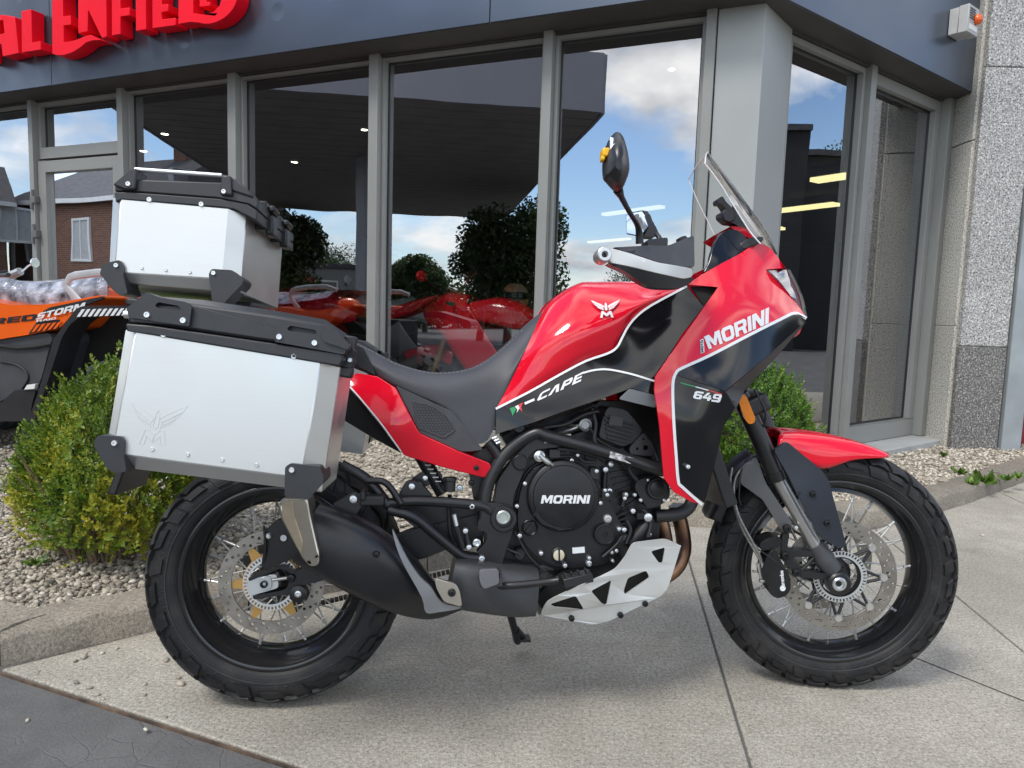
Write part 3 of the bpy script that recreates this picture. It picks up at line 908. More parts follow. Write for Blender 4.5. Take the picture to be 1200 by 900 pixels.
for (a, b_) in zip(mull, mull[1:]):
    x0, x1 = a[0] + (a[1] - a[0]) * .62 + .002, b_[0] - .002
    if abs(x0 + 5.772) < .02:
        window(FL, x0, x1, 2.22, HW, .035)
        # door leaf below the transom
        d0, d1, dz = x0 + .004, x1 - .004, 2.195
        mb = MB()
        lbox(FL, d0, d0 + .1, -.05, .02, ZB, dz, mb); lbox(FL, d1 - .1, d1, -.05, .02, ZB, dz, mb)
        lbox(FL, d0 + .1, d1 - .1, -.05, .02, dz - .1, dz, mb); lbox(FL, d0 + .1, d1 - .1, -.05, .02, ZB, ZB + .2, mb)
        door = mb.build('door', M_alu, shop, .004)
        MB().add([FL @ Vector(p) for p in ((d0 + .1, -.01, ZB + .2), (d1 - .1, -.01, ZB + .2), (d1 - .1, -.01, dz - .1), (d0 + .1, -.01, dz - .1))], [(0, 1, 2, 3)]).build('pane', M_glass, door)
        for zz in (1.86, 1.56, .42):
            h_ = MB(); lbox(FL, d0 - .045, d0 + .02, -.10, -.052, zz - .03, zz + .03, h_)
            h_.cyl(FL @ Vector((d0 - .03, -.095, zz - .085)), FL @ Vector((d0 - .03, -.095, zz - .035)), .013); h_.cyl(FL @ Vector((d0 - .012, -.095, zz + .035)), FL @ Vector((d0 - .012, -.095, zz + .085)), .013)
            h_.build('hinge', mat('hinge_grey', (.13, .135, .13), .5), door, .002)
        hd = MB().tube([FL @ Vector((d1 - .05, -.05, 1.5)), FL @ Vector((d1 - .05, -.11, 1.5)), FL @ Vector((d1 - .05, -.11, .7)), FL @ Vector((d1 - .05, -.05, .7))], .014)
        hd.build('handle', M_alu, door)
    else:
        window(FL, x0, x1, ZB, HW, .022)
for a, b_, fw in ((.03, .93, .035), (1.005, 2.06, .075)):
    window(FR, a, b_, ZB, HW, fw)
lbox(FR, .932, 1.003, -.07, .05, ZB, HW + .03).build('mullion', M_alu, shop, .004)
lbox(FR, 2.062, 2.22, -.10, .05, ZB, HW + .03).build('mullion', M_alu, shop, .004)
for fr, a, b_ in ((FL, -9.1, .02), (FR, .03, 2.2)):
    lbox(fr, a, b_, -.05, .06, HW + .004, HW + .04).build('head_rail', mat('dark_rail', (.06, .058, .055), .5), shop)
# sill slabs
lbox(FL, -9.2, .3, -.14, .1, .0, ZB - .003).build('sill', M_conc2, shop, .006)
lbox(FR, -.25, 2.62, -.26, .1, .0, ZB - .003).build('sill', mat('grey_sill', (.38, .385, .375), .7, 0, 0, .12, 4, bump=.2), shop, .006)
# corner column: one face along each shop front
c0 = FL @ Vector((.05, -.06, 0)); c1 = FL @ Vector((.30, -.06, 0)); c3 = FR @ Vector((.025, -.03, 0)); c2 = c3 - vx * .17 - vy * .05
cc = [c0, c1, FR @ Vector((.026, -.045, 0)), FR @ Vector((.026, .12, 0)), FL @ Vector((.05, .25, 0))]
MB().prism([up(p, 0) for p in cc], (), lambda p: (p[0], p[1], .0), lambda p: (p[0], p[1], FZ0)).build('corner_column', M_colm, shop, .004)

# granite pilaster beside the return window, in separate slabs
px0, px1, py0, py1 = 3.325, 3.70, 5.32, 6.6
pil = tag(empty('granite_pilaster'), 'speckled granite pilaster with pale side slabs between showroom window and grey post', 'pilaster')
def gbox(x0, x1, y0, y1, z0, z1, m, bev=.006, nm='stone_slab'):
    MB().hexa([(x0, y0, z0), (x1, y0, z0), (x1, y0, z1), (x0, y0, z1)], [(x0, y1, z0), (x1, y1, z0), (x1, y1, z1), (x0, y1, z1)]).build(nm, m, pil, bev)
gbox(px0 + .02, px1 - .03, py0 + .03, py1, .0, 5.2, mat('mortar', (.45, .41, .33), .9, 0, 0, .15, 20), 0, 'core')
z = .0
for z0, z1, m in ((.02, .85, M_grand), (.853, 2.862, M_gran), (2.866, 4.6, M_gran)):
    gbox(px0 + .018, px1, py0, py0 + .05, z0, z1, m, .008)
for z0, z1 in ((.02, 1.0), (1.0, 2.36), (2.366, 4.6)):
    gbox(px0, px0 + .03, py0 + .056, py1 - .2, z0, z1 - .004, M_granl, .003)
gbox(px1 - .034, px1 - .004, py0 + .056, py1, .02, 4.6, M_gran, .004)
# steel post and red sectional door of the neighbour
po = MB().hexa([(3.712, 5.30, 0), (3.862, 5.30, 0), (3.862, 5.30, 3.6), (3.712, 5.30, 3.6)], [(3.712, 5.44, 0), (3.862, 5.44, 0), (3.862, 5.44, 3.6), (3.712, 5.44, 3.6)]).build('steel_post', M_galv, None, .004)
tag(po, 'flat grey steel post right of the granite pilaster', 'post')
dr = tag(empty('garage_door'), 'dark red door panel at the right edge behind the grey post', 'door')
for k in range(6):
    MB().hexa([(3.87, 5.6, .05 + k * .5), (6.5, 5.6, .05 + k * .5), (6.5, 5.6, .545 + k * .5), (3.87, 5.6, .545 + k * .5)], [(3.87, 5.65, .05 + k * .5), (6.5, 5.65, .05 + k * .5), (6.5, 5.65, .545 + k * .5), (3.87, 5.65, .545 + k * .5)]).build('door_panel', M_darkred, dr, .008)
# alarm sounder under the fascia end
al = empty('alarm_box')
tag(al, 'grey alarm sounder box with orange strobe on the fascia by the granite', 'alarm')
A = lambda px, py, y: FR @ hit(FR, px, py, y)
ya = OFR - .002
xb = hit(FR, 1112, 24, ya).x
yf = ya - .02
while yf > ya - .6 and hit(FR, 1134.5, 20, yf).x > xb: yf -= .004      # how far the box stands off the wall
z0, z1 = hit(FR, 1134.5, 36, yf).z, hit(FR, 1136, 4, yf).z
xf = max(hit(FR, 1147, 22, yf).x, xb + .12)
M_alg = mat('alarm_grey', (.46, .46, .45), .5)
ym = ya + (yf - ya) * .48
lbox(FR, xb, xf, ym, ya, z0, z1).build('housing', M_alg, al, .004)
lbox(FR, xb - .004, xf + .004, yf, ym - .003, z0 - .004, z1 + .004).build('cover', M_alg, al, .004)
wdt = xf - xb
for k in range(5):
    zz = z1 - (z1 - z0) * (.10 + k * .09)
    lbox(FR, xb + .015, xb + wdt * .62, yf - .004, yf - .001, zz - .006, zz).build('vent_slat', M_black, al)
MB().sphere(FR @ Vector((xb + wdt * .72, yf - .012, z0 + (z1 - z0) * .56)), (.032, .03, .036)).build('strobe', mat('strobe_orange', (.75, .11, .01), .25, 0, .3), al)
lbox(FR, xb + .02, xf - .02, yf - .003, yf - .001, z0 + (z1 - z0) * .10, z0 + (z1 - z0) * .30).build('label_plate', M_white, al)

# ------------------------------------------------------------------ raised red lettering
YS0 = OFL - .115
sign = empty('shop_sign')
tag(sign, 'raised red ENFIELD lettering on the blue fascia', 'sign')
def Lz(p, y):
    return FL @ hit(FL, p[0] / 4, p[1] / 4, y)
def letter(outer, holes=()):
    H0 = lambda p: Lz(p, YS0)
    mb = MB().prism([Vector(p) for p in outer], [[Vector(q) for q in h] for h in holes], H0, lambda p: Lz(p, YS0) + uy * .108)
    mb.build('letter', M_red_sign, sign, .004)
T = -150
letter([(-85, 285), (-55, 279), (-45, 215), (5, 205), (12, 264), (45, 258), (88, 248), (68, 78), (8, 68), (-45, 95)], [[(-32, 168), (-12, 100), (14, 92), (20, 155)]])
letter([(102, 246), (100, 52), (145, 42), (148, 200), (188, 192), (192, 232)])
sw = [Vector(p) for p in ((246, 252), (270, 258), (300, 257), (340, 244), (375, 222), (405, 197), (438, 188), (474, 187))]
sw2 = [Vector(p) for p in ((425, 163), (398, 170), (365, 184), (330, 194), (298, 197))]
letter(sw + cr(sw2, 3) + [(298, 118), (332, 115), (332, 72), (296, 76), (294, -60), (360, -75), (360, T + 20), (243, T + 40)])
letter([(366, 158), (366, T), (410, T - 6), (462, -20), (460, T - 12), (495, T - 16), (500, 172), (478, 180), (412, 45), (410, 148)])
letter([(524, 168), (522, T - 20), (605, T - 26), (605, T + 26), (562, T + 30), (563, 40), (607, 34), (607, 72), (564, 78), (565, 160)])
letter([(637, 146), (635, T - 30), (680, T - 34), (685, 138)])
letter([(714, 132), (712, T - 40), (790, T - 46), (790, T + 2), (755, T + 6), (756, 22), (788, 18), (788, 52), (756, 58), (757, 92), (822, 82), (824, 118)])
dl = [Vector(p) for p in ((836, 112), (838, T - 50), (1000, T - 70), (1075, T - 30), (1110, -60), (1112, -10), (1092, 40), (1055, 80), (1010, 104), (965, 112), (930, 106), (890, 103))]
letter(dl[:3] + cr(dl[2:], 3)[1:], [[Vector(p) for p in ((905, 62), (960, 68), (1000, 56), (1030, 25), (1040, -15), (1030, -80), (985, T + 10), (905, T + 14))]])
letter([(935, 32), (933, -120), (962, -124), (966, 10), (984, 8), (985, 26)])

# ------------------------------------------------------------------ lamps in the showroom
def strip(q0, q1, z, w_, lb, m=M_strip):
    p, q = onz(*q0, z), onz(*q1, z)
    d = (q - p).normalized(); n_ = Vector((-d.y, d.x, 0)) * w_
    root = empty('strip_light')
    MB().hexa([p - n_, q - n_, q + n_, p + n_], [v + Vector((0, 0, .05)) for v in (p - n_, q - n_, q + n_, p + n_)]).build('tube', m, root)
    c = (p + q) / 2
    MB().hexa([p - n_ * 1.3 + Vector((0, 0, .051)), q - n_ * 1.3 + Vector((0, 0, .051)), q + n_ * 1.3 + Vector((0, 0, .051)), p + n_ * 1.3 + Vector((0, 0, .051))],
              [v + Vector((0, 0, 3.02 - z)) for v in (p - n_ * 1.3, q - n_ * 1.3, q + n_ * 1.3, p + n_ * 1.3)]).build('housing', M_alu, root)
    tag(root, lb, 'light', 'showroom strip lights')
strip((903, 250), (980, 241), 2.86, .10, 'long lit strip light seen low in the return window')
strip((954, 214), (996, 208), 2.86, .10, 'upper short lit strip light in the return window')
strip((900, 270), (918, 269), 2.86, .10, 'lowest lit strip light in the return window by the corner column')
strip((708, 253), (776, 244), 2.86, .07, 'lit strip light seen behind the right hand mirror', mat('strip_light_dim', (1, .95, .8), .5, emit=(1, .86, .42, .45)))
strip((690, 285), (738, 281), 2.86, .06, 'lit strip light seen behind the handguard', mat('strip_light_dim', (1, .95, .8), .5, emit=(1, .86, .42, .45)))
for px, py, lb in ((193, 157, 'upper round downlight seen in the window above the top case'), (168, 177, 'lower round downlight seen in the window by the door'), (427, 152, 'round downlight left of the middle mullion'),
                   (637, 133, 'round downlight at the mullion left of the mirror'), (787, 81, 'round downlight seen high in the cloudy pane'), (345, 190, 'faint round downlight in the second window pane')):
    p = onz(px, py, 3.0)
    ro = empty('downlight')
    ro.location = p
    rr = 3.6 * p.length / FPX
    MB().lathe([(0, .012), (rr * .9, .012), (rr * .9, -.004), (0, -.004)], 16, (0, 0, 0), 'Z').build('lens', M_lamp, ro)
    MB().lathe([(rr * .95, .018), (rr * 1.25, .018), (rr * 1.25, -.002), (rr * .95, -.002)], 16, (0, 0, 0), 'Z', closed=True).build('bezel', M_alu, ro)
    tag(ro, lb, 'light', 'showroom downlights')

# ------------------------------------------------------------------ what the windows mirror: the forecourt behind the camera
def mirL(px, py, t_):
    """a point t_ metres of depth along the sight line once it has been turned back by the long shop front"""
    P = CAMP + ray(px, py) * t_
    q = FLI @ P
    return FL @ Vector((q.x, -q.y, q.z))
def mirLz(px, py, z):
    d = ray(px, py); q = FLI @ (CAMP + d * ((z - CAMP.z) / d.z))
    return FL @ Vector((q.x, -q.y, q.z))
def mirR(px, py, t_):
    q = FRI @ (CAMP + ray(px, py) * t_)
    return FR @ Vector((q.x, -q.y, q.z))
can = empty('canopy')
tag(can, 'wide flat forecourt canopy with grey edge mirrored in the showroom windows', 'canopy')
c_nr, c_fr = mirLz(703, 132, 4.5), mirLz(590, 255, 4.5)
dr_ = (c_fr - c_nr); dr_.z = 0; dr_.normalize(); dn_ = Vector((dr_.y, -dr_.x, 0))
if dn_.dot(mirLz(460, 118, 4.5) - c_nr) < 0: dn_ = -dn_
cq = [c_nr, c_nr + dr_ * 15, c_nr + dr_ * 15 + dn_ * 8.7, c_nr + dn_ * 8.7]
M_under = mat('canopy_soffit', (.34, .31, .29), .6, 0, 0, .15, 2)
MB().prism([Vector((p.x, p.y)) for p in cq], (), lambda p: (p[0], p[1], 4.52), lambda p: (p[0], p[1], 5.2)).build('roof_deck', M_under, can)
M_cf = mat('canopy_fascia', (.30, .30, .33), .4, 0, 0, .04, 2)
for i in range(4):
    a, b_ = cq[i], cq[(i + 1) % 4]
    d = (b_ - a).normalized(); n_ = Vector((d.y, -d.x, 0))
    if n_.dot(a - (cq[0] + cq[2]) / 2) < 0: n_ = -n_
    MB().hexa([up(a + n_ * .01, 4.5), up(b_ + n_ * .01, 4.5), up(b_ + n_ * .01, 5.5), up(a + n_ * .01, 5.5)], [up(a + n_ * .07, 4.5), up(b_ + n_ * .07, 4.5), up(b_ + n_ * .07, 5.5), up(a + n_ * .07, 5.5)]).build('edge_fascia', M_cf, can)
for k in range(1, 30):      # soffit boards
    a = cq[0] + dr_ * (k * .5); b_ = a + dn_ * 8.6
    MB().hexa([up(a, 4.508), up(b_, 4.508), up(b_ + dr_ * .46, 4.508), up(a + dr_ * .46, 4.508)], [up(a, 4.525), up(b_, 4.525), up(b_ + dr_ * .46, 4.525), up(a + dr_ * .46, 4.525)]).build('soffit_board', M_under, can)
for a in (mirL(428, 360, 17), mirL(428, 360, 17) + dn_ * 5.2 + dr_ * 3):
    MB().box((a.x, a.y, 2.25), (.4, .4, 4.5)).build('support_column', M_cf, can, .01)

def house(name, lb, p0, p1, depth, eave, ridge, wins, brick=M_brick):
    """gabled house whose front wall runs p0-p1, windows as (along, sill, width, height)"""
    root = empty(name)
    d = (p1 - p0); L_ = d.length; d = d.normalized(); n_ = Vector((d.y, -d.x, 0))
    if n_.dot(CAMP - p0) < 0: n_ = -n_
    M = Matrix.Translation((p0.x, p0.y, 0)) @ Matrix(((d.x, -n_.x, 0, 0), (d.y, -n_.y, 0, 0), (0, 0, 1, 0), (0, 0, 0, 1)))
    root.matrix_world = M
    MB().box((L_ / 2, depth / 2, eave / 2), (L_, depth, eave)).build('wall', brick, root)
    MB().add([(-.3, -.35, eave - .05), (L_ + .3, -.35, eave - .05), (L_ + .3, depth / 2, ridge), (-.3, depth / 2, ridge), (-.3, depth + .35, eave - .05), (L_ + .3, depth + .35, eave - .05)],
             [(0, 1, 2, 3), (3, 2, 5, 4), (0, 3, 4), (1, 5, 2), (0, 4, 5, 1)]).build('roof', M_slate, root)
    MB().box((L_ / 2, -.40, eave - .04), (L_ + .6, .1, .16)).build('gutter', M_white, root)
    MB().cyl((.35, -.06, 0), (.35, -.06, eave), .06).build('downpipe', M_white, root)
    MB().box((L_ * .7, depth / 2, ridge + .35), (.6, .6, 1.1)).build('chimney', brick, root)
    for x, z, ww, hh in wins:
        mb = MB()
        mb.box((x, -.02, z + hh), (ww + .1, .1, .09)); mb.box((x, -.02, z), (ww + .1, .1, .09)); mb.box((x - ww / 2, -.02, z + hh / 2), (.09, .1, hh - .09)); mb.box((x + ww / 2, -.02, z + hh / 2), (.09, .1, hh - .09)); mb.box((x, -.02, z + hh * .5), (.05, .08, hh - .09))
        f_ = mb.build('window', M_white, root)
        MB().add([(x - ww / 2, -.005, z), (x + ww / 2, -.005, z), (x + ww / 2, -.005, z + hh), (x - ww / 2, -.005, z + hh)], [(0, 1, 2, 3)]).build('pane', mat('net_curtain', (.45, .46, .46), .3), f_)
    tag(root, lb, 'house')
    return root
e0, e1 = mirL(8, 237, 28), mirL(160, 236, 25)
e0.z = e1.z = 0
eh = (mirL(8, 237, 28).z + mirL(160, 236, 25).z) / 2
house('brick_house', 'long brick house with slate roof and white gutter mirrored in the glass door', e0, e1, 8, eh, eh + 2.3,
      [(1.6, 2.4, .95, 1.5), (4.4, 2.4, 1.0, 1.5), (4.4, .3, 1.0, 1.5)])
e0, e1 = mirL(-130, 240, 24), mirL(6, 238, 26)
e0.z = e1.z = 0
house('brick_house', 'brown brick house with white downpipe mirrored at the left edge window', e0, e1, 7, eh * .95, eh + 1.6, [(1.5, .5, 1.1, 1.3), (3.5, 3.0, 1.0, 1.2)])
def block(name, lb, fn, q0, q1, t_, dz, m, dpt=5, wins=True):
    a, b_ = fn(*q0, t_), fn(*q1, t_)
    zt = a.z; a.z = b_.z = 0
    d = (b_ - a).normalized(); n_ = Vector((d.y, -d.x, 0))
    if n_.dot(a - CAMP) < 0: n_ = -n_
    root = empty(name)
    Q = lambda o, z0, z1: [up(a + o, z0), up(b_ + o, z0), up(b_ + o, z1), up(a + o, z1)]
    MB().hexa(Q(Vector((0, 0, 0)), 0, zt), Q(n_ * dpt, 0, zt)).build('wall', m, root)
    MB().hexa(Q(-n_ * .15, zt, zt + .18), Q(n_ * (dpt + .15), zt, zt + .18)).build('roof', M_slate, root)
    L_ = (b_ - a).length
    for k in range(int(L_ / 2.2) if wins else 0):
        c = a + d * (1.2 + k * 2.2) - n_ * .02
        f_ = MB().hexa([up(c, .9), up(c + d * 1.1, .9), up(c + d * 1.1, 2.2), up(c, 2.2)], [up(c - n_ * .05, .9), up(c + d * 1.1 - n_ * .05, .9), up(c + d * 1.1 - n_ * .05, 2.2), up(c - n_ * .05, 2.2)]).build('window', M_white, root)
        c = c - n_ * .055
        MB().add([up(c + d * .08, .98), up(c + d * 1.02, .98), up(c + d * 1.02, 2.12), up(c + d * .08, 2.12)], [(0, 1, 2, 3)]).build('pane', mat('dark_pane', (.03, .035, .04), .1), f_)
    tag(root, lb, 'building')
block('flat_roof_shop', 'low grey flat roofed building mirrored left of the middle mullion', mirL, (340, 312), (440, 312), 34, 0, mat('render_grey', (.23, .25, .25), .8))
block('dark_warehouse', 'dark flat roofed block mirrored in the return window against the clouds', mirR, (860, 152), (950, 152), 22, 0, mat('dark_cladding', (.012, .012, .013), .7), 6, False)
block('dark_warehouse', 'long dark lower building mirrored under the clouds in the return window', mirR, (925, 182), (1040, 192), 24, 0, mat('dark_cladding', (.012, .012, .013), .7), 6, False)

# trees behind the camera
M_tl = mk_leaf('tree_leaf', (.03, .05, .014), (.06, .105, .028), (.12, .17, .045))
M_bark = mat('bark', (.09, .07, .05), .9, 0, 0, .3, 6)
LEAF = np.array([(-.5, 0, 0), (0, -.28, .06), (.5, 0, 0), (0, .28, .06)])
def leaf_cloud(name, centres, radii, n, size, m, seed, squash=1.0, flip=.5):
    g_ = np.random.default_rng(seed)
    C_ = np.array(centres, float); r_ = np.array(radii, float)
    w_ = r_ ** 2; idx = g_.choice(len(C_), n, p=w_ / w_.sum())
    d = g_.normal(size=(n, 3)); d /= np.linalg.norm(d, axis=1)[:, None]
    rad = r_[idx] * (.25 + 1.05 * g_.random(n) ** .6)
    P = C_[idx] + d * rad[:, None] * np.array([1, 1, squash])
    V = LEAF[None] * (size * g_.uniform(.6, 1.4, (n, 1, 1)))
    V = np.einsum('nij,nkj->nki', rotmats(n, g_), V) + P[:, None]
    tint = np.clip(g_.normal(.42, .2, n) + (g_.random(len(C_)) * .4 - .2)[idx], 0, 1)
    return mass(name, V, np.array([[0, 1, 2, 3]]), tint, m)
def tree(lb, base, h_, cr_, seed, n=16000, size=.15):
    root = empty('tree', Matrix.Translation(base))
    g_ = random.Random(seed)
    tr = MB(); tr.tube([(0, 0, 0), (.05, 0, h_ * .3), (0, .05, h_ * .62), (0, 0, h_ * .85)], [.02 * h_ + .05, .016 * h_ + .03, .010 * h_, .01], 10)
    cs, rs = [], []
    for k in range(16):
        a = g_.uniform(0, 6.28); rr = g_.uniform(.1, .75) * cr_; z_ = h_ * g_.uniform(.38, .88)
        c = Vector((rr * math.cos(a), rr * math.sin(a), z_)); cs.append(tuple(c)); rs.append(cr_ * g_.uniform(.28, .5))
        tr.tube([(0, 0, z_ * .55), c * .6 + Vector((0, 0, z_ * .25)), c], [.008 * h_, .005 * h_, .01], 6)
    tr.build('trunk', M_bark, root)
    link('crown', leaf_cloud('crown', cs, rs, n, size, M_tl, seed), root)
    tag(root, lb, 'tree', 'trees mirrored in the showroom glass')
def tree_at(lb, fn, px, ytop, t_, cr_, seed, **k):
    p = fn(px, ytop, t_); h_ = p.z; p.z = 0
    tree(lb, p, h_, cr_, seed, **k)
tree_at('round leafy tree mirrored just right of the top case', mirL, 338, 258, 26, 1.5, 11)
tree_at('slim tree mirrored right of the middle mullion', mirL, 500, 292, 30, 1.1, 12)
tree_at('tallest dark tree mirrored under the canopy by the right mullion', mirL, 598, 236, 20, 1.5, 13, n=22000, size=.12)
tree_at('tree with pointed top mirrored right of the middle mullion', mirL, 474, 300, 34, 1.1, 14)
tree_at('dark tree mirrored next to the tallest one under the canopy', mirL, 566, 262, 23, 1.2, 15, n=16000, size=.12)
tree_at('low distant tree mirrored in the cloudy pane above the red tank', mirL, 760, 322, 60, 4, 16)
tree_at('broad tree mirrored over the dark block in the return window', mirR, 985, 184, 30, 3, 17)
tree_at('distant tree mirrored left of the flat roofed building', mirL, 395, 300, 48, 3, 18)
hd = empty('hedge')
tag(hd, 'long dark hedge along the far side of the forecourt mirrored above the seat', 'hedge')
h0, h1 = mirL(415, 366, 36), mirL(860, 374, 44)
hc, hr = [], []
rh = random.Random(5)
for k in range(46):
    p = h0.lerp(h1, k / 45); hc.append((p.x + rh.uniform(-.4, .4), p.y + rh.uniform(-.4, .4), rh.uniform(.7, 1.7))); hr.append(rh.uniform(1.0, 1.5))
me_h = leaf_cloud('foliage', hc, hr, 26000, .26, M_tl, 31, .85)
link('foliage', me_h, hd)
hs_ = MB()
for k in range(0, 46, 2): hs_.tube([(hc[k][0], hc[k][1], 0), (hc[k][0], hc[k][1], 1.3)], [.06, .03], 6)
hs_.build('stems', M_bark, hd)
# ------------------------------------------------------------------ motorcycle materials
M_red = mat('gloss_red', (.68, .005, .022), .09, 0, .4, .05, 3)
M_gblk = mat('gloss_black', (.006, .006, .007), .10, 0, .0, .1, 4)
M_sblk = mat('satin_black', (.013, .013, .0145), .36, 0, 0, .2, 12, rvar=.06)
M_eng = mat('engine_black', (.009, .009, .010), .36, .1, 0, .3, 20, rvar=.1, bump=.10, bscale=260, dist=.002)
M_tex = mat('textured_plastic', (.046, .048, .053), .55, 0, 0, .15, 30, bump=.15, bscale=700, dist=.001)
M_navy = mat('satin_navy', (.022, .027, .038), .33, 0, 0, .12, 6)
M_gpl = mat('grey_plastic', (.085, .088, .095), .45, 0, 0, .1, 8, bump=.12, bscale=600, dist=.001)
M_seat = mat('seat_vinyl', (.048, .050, .056), .55, 0, 0, .12, 10, bump=.25, bscale=420, dist=.0012)
M_rub = mat('tyre_rubber', (.022, .022, .023), .62, 0, 0, .25, 14, bump=.2, bscale=160, dist=.002, rgb2=(.032, .031, .030))
M_rubd = mat('rubber_hose', (.014, .014, .015), .5, 0, 0, .2, 10)
M_rim = mat('black_rim', (.012, .012, .013), .17, .0, .3, .15, 8)
M_chr = mat('bright_steel', (.52, .52, .50), .32, .7, 0, .08, 20)
M_steel = mat('disc_steel', (.30, .28, .25), .40, .85, 0, .15, 30, rvar=.1)
M_alum = mat('brushed_aluminium', (.66, .68, .685), .40, .88, 0, .05, 2, rvar=.06)
m, t, b = nodes_mat('anodised_case')
tco = N(t, 'ShaderNodeTexCoord').outputs['Object']
br_ = N(t, 'ShaderNodeTexNoise', {'Vector': N(t, 'ShaderNodeMapping', {'Vector': tco, 'Scale': (4, 4, 260)}).outputs[0], 'Scale': 1.0, 'Detail': 3.0}).outputs['Fac']
sm_ = N(t, 'ShaderNodeTexNoise', {'Vector': tco, 'Scale': 7.0, 'Detail': 6.0, 'Roughness': .65}).outputs['Fac']
c_ = mixc_(t, sm_, (.60, .61, .595), (.68, .685, .665))
t.links.new(mixc_(t, .07, c_, mixc_(t, br_, (.6, .6, .6), (1.35, 1.35, 1.35)), 'MULTIPLY'), b.inputs['Base Color'])
b.inputs['Metallic'].default_value = .78
t.links.new(N(t, 'ShaderNodeMapRange', {'Value': sm_, 'From Min': .3, 'From Max': .7, 'To Min': .28, 'To Max': .46}).outputs[0], b.inputs['Roughness'])
bump_(t, b, br_, .05, .0006)
M_aluf = m
M_skid = mat('skid_aluminium', (.72, .73, .71), .45, .4, 0, .06, 5, rvar=.06)
M_bolt = mat('zinc_bolt', (.70, .71, .72), .3, .9, 0, .1, 20)
M_gold = mat('gold_carrier', (.52, .31, .10), .4, .7, 0, .1, 10)
M_wht = mat('decal_white', (.72, .73, .74), .35, 0, .3, .03, 5)
M_slv = mat('decal_silver', (.42, .44, .46), .35, .3, .2, .03, 5)
M_grn = mat('decal_green', (.012, .28, .09), .35, 0, .2, .05, 5)
M_rdd = mat('decal_red', (.62, .03, .035), .35, 0, .2, .05, 5)
M_org = mat('reflector_amber', (.85, .24, .005), .2, 0, .6, .08, 90)
M_yel = mat('yellow_plastic', (.85, .45, .01), .4)
M_heat = mat('header_pipe', (.10, .055, .055), .3, .9, 0, .4, 9, rgb2=(.24, .14, .08))
M_chm = mat('champagne_steel', (.55, .50, .42), .30, .9, 0, .12, 7)
M_exg = mat('silencer_shield', (.20, .20, .205), .35, .5, 0, .08, 5)
M_lens = mk_clear('headlamp_lens', (.8, .83, .85), .10)
M_ws = mk_clear('windscreen', (.90, .915, .92), .015, 1.22)
M_mir = mat('mirror_glass', (.86, .9, .95), .03, 1, 0, .01)

# tyre rubber: fine moulded rings on the sidewall, dust and scuffing on the tread
m, t, b = nodes_mat('tyre_sidewall')
tco = N(t, 'ShaderNodeTexCoord').outputs['Object']
sx = N(t, 'ShaderNodeSeparateXYZ', {0: tco})
rad_ = N(t, 'ShaderNodeVectorMath', {0: N(t, 'ShaderNodeCombineXYZ', {0: sx.outputs[0], 1: sx.outputs[2]}).outputs[0]}, operation='LENGTH').outputs['Value']
ring_w = N(t, 'ShaderNodeMath', {0: N(t, 'ShaderNodeMath', {0: rad_, 1: 900.0}, operation='MULTIPLY').outputs[0]}, operation='SINE').outputs[0]
ang = N(t, 'ShaderNodeMath', {0: sx.outputs[2], 1: sx.outputs[0]}, operation='ARCTAN2').outputs[0]
let = N(t, 'ShaderNodeTexNoise', {'Vector': N(t, 'ShaderNodeCombineXYZ', {0: N(t, 'ShaderNodeMath', {0: ang, 1: 22.0}, operation='MULTIPLY').outputs[0], 1: N(t, 'ShaderNodeMath', {0: rad_, 1: 60.0}, operation='MULTIPLY').outputs[0]}).outputs[0], 'Scale': 1.6, 'Detail': 1.0}).outputs['Fac']
letm = ramp_(t, let, [(.52, 0.), (.56, 1.)])
gate = ramp_(t, rad_, [(.255, 0.), (.262, 1.), (.276, 1.), (.283, 0.)])
hgt_ = N(t, 'ShaderNodeMath', {0: N(t, 'ShaderNodeMath', {0: ring_w, 1: .12}, operation='MULTIPLY').outputs[0], 1: N(t, 'ShaderNodeMath', {0: letm, 1: gate}, operation='MULTIPLY').outputs[0]}, operation='ADD').outputs[0]
fn = N(t, 'ShaderNodeTexNoise', {'Vector': tco, 'Scale': 120.0, 'Detail': 3.0}).outputs['Fac']
bump_(t, b, N(t, 'ShaderNodeMath', {0: hgt_, 1: N(t, 'ShaderNodeMath', {0: fn, 1: .5}, operation='MULTIPLY').outputs[0]}, operation='ADD').outputs[0], .55, .0012)
dn_ = N(t, 'ShaderNodeTexNoise', {'Vector': tco, 'Scale': 16.0, 'Detail': 5.0}).outputs['Fac']
t.links.new(mixc_(t, ramp_(t, dn_, [(.48, 0.), (.75, .55)]), (.012, .012, .013), (.045, .042, .038)), b.inputs['Base Color'])
b.inputs['Specular IOR Level'].default_value = .35
b.inputs['Roughness'].default_value = .55
M_tyre = m

